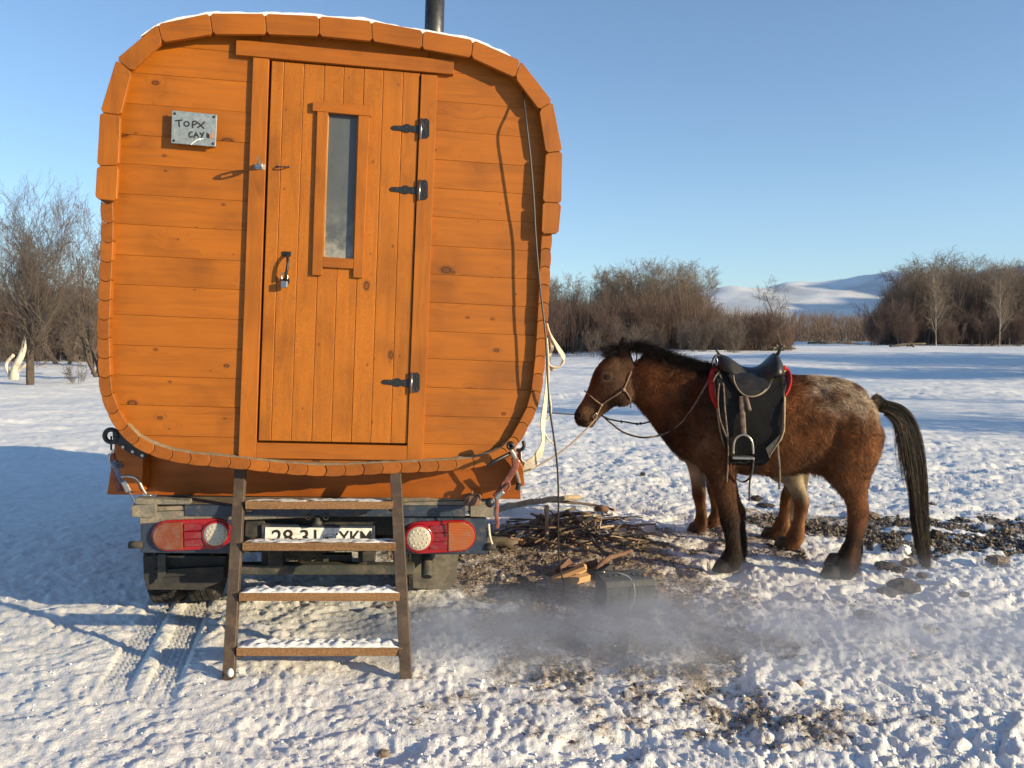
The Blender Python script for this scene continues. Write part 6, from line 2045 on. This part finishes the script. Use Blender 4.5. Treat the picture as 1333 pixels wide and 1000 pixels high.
# ratchet straps that hold the cabin to the truck
ls = empty('tie_down_strap', (0,0,0), 'blue ratchet tie-down with black bracket at the lower left of the cabin', 'strap')
KY = 3.70
world_prism('bracket_plate', [(146,558.5),(152,558.5),(166,568),(192,591),(187.5,598.5),(168,590),(153,579),(147,577)], KY, KY+0.008, M['black_iron'], ls, 0.001)
c0 = at(144.6, 567.5, KY+0.004)
MB().tube([c0+Vector((0.031*math.cos(a), 0, 0.031*math.sin(a))) for a in np.linspace(0, 2*PI, 25)], 0.0115, 10, flat=(1.0, 0.5, (0,1,0)) if False else None).build('bracket_eye', M['black_iron'], ls, True)
for x, y in ((160.5,582),(173,588),(185.5,593)): MB().lathe(at(x, y, KY), (0,-1,0), [(0,0.008),(0.006,0.008)], 6).build('bolt', M['zinc'], ls)
t_ = lambda pts, r, m, nm, **k: MB().tube(catmull([at(x, y, Y) for x, y, Y in pts], 5), r, 8, **k).build(nm, M[m], ls, True)
t_([(144.8,568,3.78),(144.4,577,3.77),(144.8,586,3.78)], 0.005, 'black_iron', 'hook_shank')
t_([(146,588,3.77),(142.5,595,3.77),(144,604,3.77),(149,610,3.77),(155,612,3.77),(159,606,3.77),(158.5,596,3.77),(154,588,3.77),(149,585.5,3.77),(146,588,3.77)], 0.0035, 'zinc', 'wire_loop')
t_([(148,600,3.76),(152,609,3.76),(156,618,3.76),(161,628,3.76)], 0.019, 'strap_blue', 'ratchet_body', flat=(1.0,0.6,(1,0,0)))
for k in range(3):
    t_([(148+k*1.6,605+k*3,3.742),(157+k*1.6,602+k*3,3.742)], 0.0035, 'strap_blue', 'webbing_turn')
t_([(158,621,3.75),(166,620,3.75),(176,622,3.75),(181,627,3.75),(185,635,3.75),(190,643,3.75)], 0.0065, 'zinc', 'ratchet_handle')
t_([(161,627,3.755),(165,634,3.755),(168,640,3.755)], 0.017, 'zinc', 'ratchet_frame', flat=(1.0,0.5,(1,0,0)))
t_([(168,640,3.75),(172,648,3.75),(177,657,3.75)], 0.0055, 'strap_blue', 'steel_hook')
t_([(186,643,3.75),(190,645,3.75),(197,645,3.75)], 0.008, 'zinc', 'handle_pin')
t_([(145,590,3.84),(149,612,3.84),(153,628,3.84),(156,640,3.84)], 0.024, 'strap_red', 'strap_webbing', flat=(0.7,0.12,(1,0,0)))
rs_ = empty('tie_down_strap', (0,0,0), 'rusty red ratchet tie-down with a black lever at the lower right of the cabin', 'strap')
ls = rs_
MB().lathe(at(664.5,579.5,3.66), (0,-1,0), [(0,0.020),(0.03,0.020),(0.034,0.014),(0.034,0.008),(0.02,0.008)], 18).build('ratchet_drum', M['black_iron'], rs_, True)
t_([(633.8,607,3.62),(645,600,3.63),(656,594.5,3.65),(663,591,3.67)], [0.0055,0.0065,0.0075,0.009,0.010,0.010,0.010,0.010,0.010,0.010,0.010,0.010,0.010,0.010,0.010,0.010], 'black_iron', 'lever')
t_([(664,585,3.66),(668,590,3.66),(671,597,3.67)], 0.012, 'zinc', 'shackle')
t_([(670,596,3.68),(671,606,3.69),(668.5,612,3.70),(663,621,3.72),(658,630,3.72),(652,638,3.73),(645,647,3.74)], 0.017, 'strap_red', 'strap_webbing', flat=(1.0,0.16,(1,0,0)))
t_([(653,634,3.70),(655,628,3.70),(661,627,3.70),(663.5,632,3.70),(660,639,3.70),(654.5,640,3.70),(653,634,3.70)], 0.0055, 'strap_red', 'buckle')
t_([(652,637,3.695),(657,632,3.695),(661,630,3.695)], 0.005, 'black_iron', 'buckle_bar')
t_([(655,640,3.70),(650,645,3.70),(646,650,3.70)], 0.013, 'zinc', 'ratchet_frame', flat=(1.0,0.5,(1,0,0)))
t_([(646,649,3.70),(647,660,3.69),(646,670,3.69),(648,680,3.69),(646.5,688,3.69)], 0.0095, 'strap_red', 'strap_tail', flat=(1.0,0.25,(1,0,0)))
MB().ball(at(637.5,654.5,3.69), (0.022,0.018,0.024), 14, 9).build('knob', M['black_iron'], rs_, True)
t_([(671,612,3.72),(674,622,3.73),(676,629,3.74)], 0.010, 'rope_brown', 'spare_strap')
t_([(675.5,628,3.74),(674.5,634,3.74),(673.5,638,3.74)], 0.012, 'black_iron', 'strap_end')
t_([(681,574,3.85),(682,581,3.85),(678,586,3.85),(672,586,3.85)], 0.009, 'black_iron', 'side_hook')
t_([(668,588,3.78),(671,596,3.78),(676,601,3.78),(672,607,3.78)], 0.0035, 'zinc', 'chain_link')

# bark stump on the deck
sp = empty('bark_stump', (0,0,0), 'small dark bark covered stump with a pale peg on the truck deck', 'stump')
b0 = at(615.5, 657, 3.80)
random.seed(4)
mb = MB()
vs = []; fs = []; n = 26
for i, (z, r_) in enumerate(((0,0.040),(0.012,0.043),(0.025,0.041),(0.038,0.043),(0.050,0.038),(0.055,0.02))):
    for k in range(n):
        a = 2*PI*k/n; rr_ = r_*(1+0.13*float(pn(k*0.9+i*3, i*1.7))+random.uniform(-.05,.05))
        vs.append((b0.x+rr_*math.cos(a), b0.y+rr_*math.sin(a), b0.z+z+random.uniform(-.002,.002)))
for i in range(5):
    for k in range(n): fs.append((i*n+k, i*n+(k+1)%n, (i+1)*n+(k+1)%n, (i+1)*n+k))
fs.append(tuple(5*n+k for k in range(n)))
mb.add(vs, fs).build('bark', M['bark_red'], sp)
MB().tube([b0+Vector((0,-0.01,0.045)), b0+Vector((-0.002,-0.012,0.075))], 0.0058, 8).build('peg', M['rawwood'], sp)

# ------------------------------------------------------------------ battery
bt = empty('car_battery', (0,0,0), 'old black battery with a grey lid on the dirty snow before the horse', 'battery')
bx, by = at(820, 797, 4.22).x, 4.22
bt.location = (bx, by, gz(bx, by+0.1)-0.03); bt.rotation_euler = (0,0,R(12))
w, d, h = 0.285, 0.19, 0.195
MB().box((-w/2, 0, 0), (w/2, d, h*0.80)).build('case', M['battery'], bt, bevel=0.006)
MB().box((-w/2-0.006, -0.006, h*0.80), (w/2+0.006, d+0.006, h)).build('lid', M['battery_top'], bt, bevel=0.005)
for k in range(5): MB().box((-w/2+0.03+k*0.052, -0.003, 0.02), (-w/2+0.036+k*0.052, 0.001, h*0.72)).build('case_rib', M['battery'], bt, bevel=0.001)
MB().box((-w/2+0.05, -0.004, h*0.50), (w/2-0.05, 0.0, h*0.55)).build('case_band', M['battery_top'], bt)
for x in (-0.105, 0.10): MB().lathe((x, 0.045 if x > 0 else 0.15, h), (0,0,1), [(0,0.011),(0.018,0.009)], 14).build('terminal', M['zinc'], bt, True)
for k in range(6): MB().lathe((-0.09+k*0.036, 0.10, h), (0,0,1), [(0,0.011),(0.004,0.011)], 12).build('filler_cap', M['battery'], bt, True)
MB().ball((0.10, 0.045, h+0.012), (0.016,0.012,0.008), 10, 6).build('clamp', M['strap_red'], bt, True)
bt2 = Matrix.Translation(bt.location) @ Matrix.Rotation(R(12), 4, 'Z')
pc = [bt2 @ Vector((-0.105,0.15,h+0.015)), bt2 @ Vector((-0.06,0.06,h+0.03)), bt2 @ Vector((0.0,0.02,h+0.012)), bt2 @ Vector((0.02,-0.014,h*0.8)), bt2 @ Vector((0.015,-0.02,h*0.4)), bt2 @ Vector((-0.01,-0.035,0.05))]
pc += [Vector((pc[-1].x-0.01, pc[-1].y-0.05, gz(pc[-1].x, pc[-1].y-0.05)+0.008))]
single(catmull(pc+[g5], 6), 'battery_lead', M['cable_grey'], 'pale grey wire drooping over the front of the black battery', 'wire', 0.0035)
single(catmull([g1, g2, g3, g4, g5], 6), 'ground_wire', M['cable_grey'], 'pale wire on the dirty snow between hanging cable and battery', 'wire', 0.0032)
pb = [bt2 @ Vector((0.10,0.045,h+0.02)), bt2 @ Vector((0.04,0.03,h+0.05)), bt2 @ Vector((-0.03,0.05,h+0.035)), bt2 @ Vector((-0.105,0.15,h+0.02))]
single(catmull(pb, 6), 'battery_jumper', M['cable'], 'thin dark wire curled on top of the black battery', 'wire', 0.0025)
# ------------------------------------------------------------------ firewood
def gp(px, py, dz=0.0):
    """a point on the snow seen at this pixel"""
    d = ray(px, py); D = -1.5/d.z
    p = CAM+d*D
    for _ in range(2):
        z = gz(p.x, p.y); D = (z-1.5)/d.z; p = CAM+d*D
    p.z += dz
    return p
def stick(pts, r, m, label, cat='branch', name='branch', group=None, cut=None, tip=0.6, sides=8, knots=0.0, rng=random):
    P_ = catmull(pts, 4)
    n = len(P_)
    rr_ = [r*(1-(1-tip)*i/(n-1))*(1+rng.uniform(-.10, .10)) for i in range(n)]
    P_ = [p+Vector((rng.uniform(-1,1), rng.uniform(-1,1), rng.uniform(-1,1)))*r*0.18 for p in P_]
    if cut is None:
        o = MB().tube(P_, rr_, sides).build(name, m, None, True)
        for s_ in (len(o.data.polygons)-1, len(o.data.polygons)-2): o.data.polygons[s_].use_smooth = False
        o.data.materials.append(M['cutwood'])
        for s_ in (len(o.data.polygons)-1, len(o.data.polygons)-2): o.data.polygons[s_].material_index = 1
        return props(o, label, cat, group)
rgw = random.Random(31)
M['twigwood'] = rusty('light_brown_bark', (0.24,0.17,0.11), (0.13,0.09,0.06), 0.9, 16, (0.4,0.65), bumpd=0.003)
U = lambda a, b: rgw.uniform(a, b)
stick([gp(646,671,.05), gp(668,668,.07), gp(700,666,.09), gp(728,664,.10), gp(755,662,.10)], 0.030, M['bark_pale'], 'long pale peeled log lying along the back of the branch heap', 'log', 'log', tip=0.75, rng=rgw)
stick([gp(655,664,.02), gp(690,660,.05), gp(730,660,.05), gp(775,664,.04), gp(800,667,.02)], 0.018, M['bark'], 'thin dark branch lying behind the long pale log', 'branch', rng=rgw)
stick([gp(775,668,.04), gp(783,669,.05), gp(792,670,.04)], 0.030, M['bark_red'], 'short brown log end at the back right of the branch heap', 'log', 'log', tip=0.95, sides=12, rng=rgw)
stick([gp(622,716,.04), gp(640,713,.045), gp(658,714,.04), gp(671,714,.04)], 0.038, M['bark'], 'dark log with a split orange end beside the right tail lamp', 'log', 'log', tip=0.95, sides=12, rng=rgw)
for k in range(6):
    p = gp(662+U(-4,6), 712+U(-3,3), .02+U(0,.05)); q = p+Vector((U(.03,.09), U(-.03,.03), U(-.01,.03)))
    stick([p, (p+q)/2, q], U(.008,.014), M['cutwood'], 'splinter of fresh orange wood at the broken log end', 'splinter', 'splinter', 'orange splinters at the broken log end', rng=rgw, sides=5)
stick([gp(712.5,708,.0), gp(712,702,.12)+Vector((0,0,.03)), gp(711.5,700,.25)], 0.019, M['bark_pale'], 'stubby pale stick standing upright in the branch heap', 'branch', tip=0.9, sides=10, rng=rgw)
stick([gp(679,712,.03), gp(700,702,.06), gp(722,694,.12), gp(748,687,.16)], 0.020, M['bark'], 'long grey branch slanting up across the middle of the heap', 'branch', rng=rgw)
stick([gp(740,712,.03), gp(752,702,.07), gp(764,696,.11), gp(775,693,.14)], 0.018, M['bark_pale'], 'pale crooked branch rising toward the right of the heap', 'branch', rng=rgw)
stick([gp(764,702,.05), gp(772,713,.05), gp(783,722,.03), gp(795,727,.01)], 0.016, M['bark'], 'black curved branch sliding off the front of the heap', 'branch', rng=rgw)
stick([gp(778,700,.03), gp(783,690,.1), gp(783,684,.17)], 0.008, M['bark_pale'], 'thin pale hooked twig at the right of the heap', 'branch', rng=rgw)
for k in range(175):
    px = rgw.gauss(738, 36) if k % 4 else U(652, 850); px = min(max(px, 648), 855)
    py = U(682, 716)-abs(px-735)*0.03
    c = gp(px, py); hgt = max(0.01, 0.135*math.exp(-((px-730)/52)**2)*(1-abs(py-698)/26))*U(0.1, 1.1)
    a = rgw.gauss(0.35, 0.95); L = U(0.16, 0.60)*(1 if hgt > .04 else 0.7); r_ = rgw.choice([.005,.006,.007,.009,.011,.014,.018])*U(.65,.95)
    dv = Vector((math.cos(a), math.sin(a)*0.8, U(-.12,.22)))*L/2
    c.z += hgt+r_; mid = c+Vector((U(-.03,.03), U(-.03,.03), U(-.005,.035)))
    A_, B_ = c-dv, c+dv
    A_.z = max(A_.z, gz(A_.x, A_.y)+r_*.6); B_.z = max(B_.z, gz(B_.x, B_.y)+r_*.6)
    m_ = rgw.choice(['bark','bark','twigwood','bark_red','bark_pale','twigwood'])
    w_ = {'twigwood': 'light brown branch', 'bark': 'dark grey branch', 'bark_red': 'reddish brown branch', 'bark_pale': 'pale barkless branch'}[m_]
    stick([A_, mid, B_], r_, M[m_], w_+' jumbled in the firewood heap beside the truck', 'branch', 'branch', 'branches of the firewood heap', rng=rgw, sides=6, tip=U(.4,.9))
# sawn and split pieces by the battery
def block(name, a, b, w, t, m, label, cat='timber', roll=0.0):
    ax = (b-a); L = ax.length; ax.normalize(); s = ax.cross(Vector((0,0,1))).normalized(); u = s.cross(ax)
    Mx = Matrix(((ax.x,s.x,u.x,a.x),(ax.y,s.y,u.y,a.y),(ax.z,s.z,u.z,a.z),(0,0,0,1))) @ Matrix.Rotation(roll, 4, 'X')
    o = MB().box((0,-w/2,-t/2), (L,w/2,t/2)).build(name, m, None, bevel=0.003)
    o.matrix_world = Mx
    return props(o, label, cat)
block('split_plank', at(718.5,755,4.62), at(762,737.5,4.60), 0.034, 0.030, M['rawwood'], 'fresh pale plank leaning on the split blocks beside the battery', 'plank', R(-20))
block('split_block', gp(745,754,.04), gp(760,750,.05), 0.05, 0.045, M['rawwood'], 'short split block with orange end under the pale plank', 'block', R(20))
block('split_block', gp(742,761,.02), gp(766,756,.025), 0.045, 0.04, M['rawwood'], 'small split block on the snow nearest the battery', 'block', R(-10))
block('split_block', gp(728,752,.03), gp(741,742,.05), 0.05, 0.06, M['bark_red'], 'reddish bark covered block left of the pale plank', 'block', R(30))
block('split_block', gp(740,748,.03), gp(778,745,.06), 0.06, 0.04, M['bark_red'], 'dark red half log behind the pale plank', 'block', R(30))
block('split_slab', gp(770,754,.01), gp(788,750,.06), 0.12, 0.05, M['chassis'], 'dark charred slab touching the left side of the battery', 'slab', R(10))
stick([gp(776,752,.05), gp(790,746,.09), gp(806,742,.10), gp(822,741,.12)], 0.020, M['bark_red'], 'curved brown piece of bark behind the battery', 'bark piece', 'bark_piece', rng=rgw, sides=6)
stick([gp(700,722,.01), gp(706,730,.01), gp(712,735,.01)], 0.008, M['bark'], 'small curved dark twig in front of the branch heap', 'twig', 'twig', rng=rgw)

# ------------------------------------------------------------------ stones, dung, clods
def lump(name, px, py, w, h, m, label, cat, seed, flat=0.8):
    p = gp(px, py); r = random.Random(seed)
    vs = []; fs = []; nu, nv = 16, 9
    for j in range(nv+1):
        th = PI*j/nv
        for i in range(nu):
            ph = 2*PI*i/nu
            d = Vector((math.sin(th)*math.cos(ph), math.sin(th)*math.sin(ph), math.cos(th)))
            k = 1+0.28*float(fbm(d.x*2.1+seed, d.y*2.1+d.z*1.7, 3))+r.uniform(-.04,.04)
            vs.append((p.x+d.x*w/2*k, p.y+d.y*w/2*flat*k, p.z+h*0.35+d.z*h/2*k))
    for j in range(nv):
        for i in range(nu):
            i2 = (i+1) % nu; fs.append((j*nu+i, (j+1)*nu+i, (j+1)*nu+i2, j*nu+i2))
    o = MB().add(vs, fs).build(name, M[m], None, False)
    return props(o, label, cat)
lump('dung_heap', 1177, 772, 0.20, 0.10, 'dung', 'largest dark frozen dung lump on the snow right of the horse hoof', 'dung', 1)
lump('dung_heap', 1155, 775, 0.13, 0.05, 'dung', 'flat dung piece just left of the largest lump', 'dung', 2)
lump('dung_heap', 1153, 740, 0.15, 0.05, 'dung', 'dark brown flat clod behind the near hind hoof', 'dung', 3)
lump('dung_heap', 1172, 744, 0.09, 0.04, 'dung', 'small brown clod between the hoof and the tail', 'dung', 4)
lump('stone', 1184, 737, 0.11, 0.06, 'stone', 'rounded tan stone beside the end of the tail', 'stone', 5)
lump('stone', 1135, 675, 0.13, 0.06, 'stone', 'brown stone behind the hock at the edge of the gravel', 'stone', 6)
lump('stone', 1118, 672, 0.08, 0.06, 'dung', 'dark stone just right of the hock', 'stone', 7)
lump('stone', 1218, 700, 0.09, 0.07, 'dung', 'dark stone right of the tail on the gravel', 'stone', 8)
lump('stone', 1312, 694, 0.10, 0.06, 'stone', 'brown stone at the right end of the gravel patch', 'stone', 9)
lump('stone', 1298, 733, 0.15, 0.06, 'stone', 'flat brown stone near the right edge, low in the gravel', 'stone', 10)
lump('stone', 1168, 684, 0.06, 0.05, 'dung', 'small dark stone in the gravel left of the tail', 'stone', 11)
lump('dung_heap', 1200, 752, 0.07, 0.04, 'dung', 'small dark dung ball right below the tail', 'dung', 12)
lump('dung_heap', 1256, 776, 0.06, 0.03, 'dung', 'small dark clod far right of the dung heap', 'dung', 13)
lump('dung_heap', 985, 651, 0.12, 0.05, 'dung', 'dark clod on the snow seen between the front and hind legs', 'dung', 14)
lump('dung_heap', 996, 660, 0.16, 0.04, 'dung', 'flat dark clod behind the stirrup strap', 'dung', 15)
lump('dung_heap', 1026, 664, 0.10, 0.08, 'dung', 'round dark ball beside the stepping hind leg', 'dung', 16)
lump('stone', 499, 984, 0.05, 0.025, 'stone', 'small brown stone at the bottom edge below the ladder', 'stone', 17)
lump('stone', 1041, 892, 0.035, 0.025, 'stone', 'small brown pebble on the snow below the hind hoof', 'stone', 18)
lump('stone', 845, 866, 0.035, 0.02, 'stone', 'dark pebble at the front edge of the smoke', 'stone', 19)
lump('dung_heap', 837, 619, 0.06, 0.04, 'dung', 'lone black ball on the bright snow below the neck', 'dung', 20)
lump('snow_block', 1237, 762, 0.10, 0.06, 'snow', 'white snow lump near the end of the gravel', 'snow lump', 21)
lump('snow_block', 1178, 722, 0.08, 0.08, 'snow', 'upright white snow lump on the gravel left of the tail', 'snow lump', 22)

def scatter(name, n, rnd, m, shape, label=None):
    """n small pieces joined: rnd() -> (x, y, size) ; shape 0 pebble, 1 chip, 2 straw"""
    V = []; F = []; k = 0
    base = np.array([(0,0,1),(.9,0,.1),(.25,.86,.1),(-.75,.5,0),(-.7,-.55,.1),(.3,-.85,0),(0,0,-1)])
    fs = [(0,1,2),(0,2,3),(0,3,4),(0,4,5),(0,5,1),(6,2,1),(6,3,2),(6,4,3),(6,5,4),(6,1,5)]
    pts = [rnd() for _ in range(n)]
    zz = ground_z(np.array([p[0] for p in pts]), np.array([p[1] for p in pts]))
    r = random.Random(hash_(name))
    for (x, y, s), z in zip(pts, zz):
        sc = {0: (1, r.uniform(.6,1), r.uniform(.45,.8)), 1: (1, r.uniform(.35,.8), .22), 2: (1, .07, .07)}[shape]
        Mx = Matrix.Rotation(r.uniform(0, 6.28), 3, 'Z') @ Matrix.Rotation(r.gauss(0, .35), 3, 'Y') @ Matrix.Rotation(r.gauss(0, .4), 3, 'X')
        for b in base:
            j = r.uniform(.8, 1.2)
            v = Mx @ Vector((b[0]*sc[0]*j, b[1]*sc[1]*j, b[2]*sc[2]*j))*s
            V.append((x+v.x, y+v.y, z+v.z+s*sc[2]*0.4))
        F += [(a+k, b+k, c+k) for a, b, c in fs]; k += 7
    me = np_mesh(name, np.array(V), np.array(F))
    me.materials.append(m)
    return props(link(name, me), kind='stuff')
rg = random.Random(91)
def in_mask(which, box, thr, s0, s1):
    pool = []
    def f():
        while not pool:
            X = np.array([rg.uniform(box[0], box[1]) for _ in range(4000)]); Y = np.array([rg.uniform(box[2], box[3]) for _ in range(4000)])
            mk = masks(X, Y)[which]
            for x, y, q in zip(X, Y, mk):
                if q > thr+rg.uniform(0, .5): pool.append((x, y))
        x, y = pool.pop()
        return (x, y, rg.uniform(s0, s1)*rg.choice((.6,.8,1,1.5)))
    return f
scatter('gravel', 2600, in_mask(1, (1.2,5.6,4.8,7.4), .3, .006, .018), M['stone'], 0)
scatter('gravel', 1900, in_mask(1, (1.2,5.6,4.8,7.4), .3, .006, .016), M['dung'], 0)
scatter('bark_chips', 4200, in_mask(0, (-1.5,3.4,2.6,7), .25, .006, .016), M['bark'], 1)
scatter('wood_chips', 2400, in_mask(0, (-1.5,3.4,2.6,7), .25, .005, .013), M['bark_pale'], 1)
scatter('straw', 4200, in_mask(0, (-1.5,3.4,2.6,7), .2, .012, .034), M['undercloth'], 2)
def clods():
    a = rg.uniform(-.62, .62); D = 2.4*math.exp(rg.random()*math.log(9/2.4))
    x, y = D*math.tan(a), D
    w = 1 if x > -.5 else .5
    if masks(np.array([x]), np.array([y]))[0][0] > 0.15 and rg.random() < 0.85: return clods()
    return (x, y, rg.uniform(.004,.014)*rg.choice((.6,.8,1,1.3))*w)
scatter('snow_crumbs', 2200, clods, M['snow'], 0)

# ------------------------------------------------------------------ exhaust smoke drifting low over the snow
def smoke():
    x0, x1, y0, y1, z0, z1 = -0.62, 3.6, 3.15, 4.75, -0.05, 0.42
    o = MB().box((x0,y0,z0), (x1,y1,z1)).build('exhaust_smoke', None)
    m = bpy.data.materials.new('exhaust_smoke'); m.use_nodes = True
    t = m.node_tree; t.nodes.clear()
    out = t.nodes.new('ShaderNodeOutputMaterial'); pv = t.nodes.new('ShaderNodeVolumePrincipled')
    t.links.new(pv.outputs[0], out.inputs['Volume'])
    pv.inputs['Color'].default_value = (0.70, 0.76, 0.90, 1); pv.inputs['Anisotropy'].default_value = 0.2
    pv.inputs['Absorption Color'].default_value = (0.0, 0.0, 0.0, 1)
    g = G.__new__(G); g.m = m; g.t = t; g.b = None
    co = g.n('ShaderNodeTexCoord').outputs['Object']
    sp_ = g.n('ShaderNodeSeparateXYZ'); g.l(co, sp_.inputs[0])
    X, Y, Z = sp_.outputs
    n = g.noise(g.coord(src=co, scale=(1.5, 1.8, 5.0)), 1.5, 5, 0.62, 0.6)
    # dense by the pipe, thinning and rising to the right
    ax = g.ramp(g.math('DIVIDE', g.math('SUBTRACT', X, x0), x1-x0), [(0.0, 0.0), (0.05, 0.8), (0.20, 1.0), (0.34, 0.85), (0.5, 0.50), (0.75, 0.30), (0.97, 0.14), (1.0, 0.0)])
    cyv = g.math('ADD', 3.74, g.math('MULTIPLY', X, -0.07))
    ay = g.math('ABSOLUTE', g.math('SUBTRACT', Y, cyv))
    ay = g.ramp(g.math('DIVIDE', ay, 0.46), [(0.0, 1.0), (0.45, 0.8), (1.0, 0.0)])
    hz_ = g.math('ADD', 0.12, g.math('MULTIPLY', X, 0.05))
    az = g.ramp(g.math('DIVIDE', g.math('ADD', Z, 0.0), g.math('MULTIPLY', hz_, 2.0)), [(0.0, 1.0), (0.35, 0.7), (1.0, 0.0)])
    nn = g.ramp(n, [(0.36, 0.05), (0.52, 0.5), (0.68, 1.25)])
    d = g.math('MULTIPLY', g.math('MULTIPLY', ax, ay), g.math('MULTIPLY', az, nn))
    d = g.math('MULTIPLY', d, 7.5)
    g.l(d, pv.inputs['Density'])
    o.data.materials.clear(); o.data.materials.append(m)
    props(o, kind='stuff')
smoke()
S.cycles.volume_step_rate = 1.0
S.cycles.volume_max_steps = 256
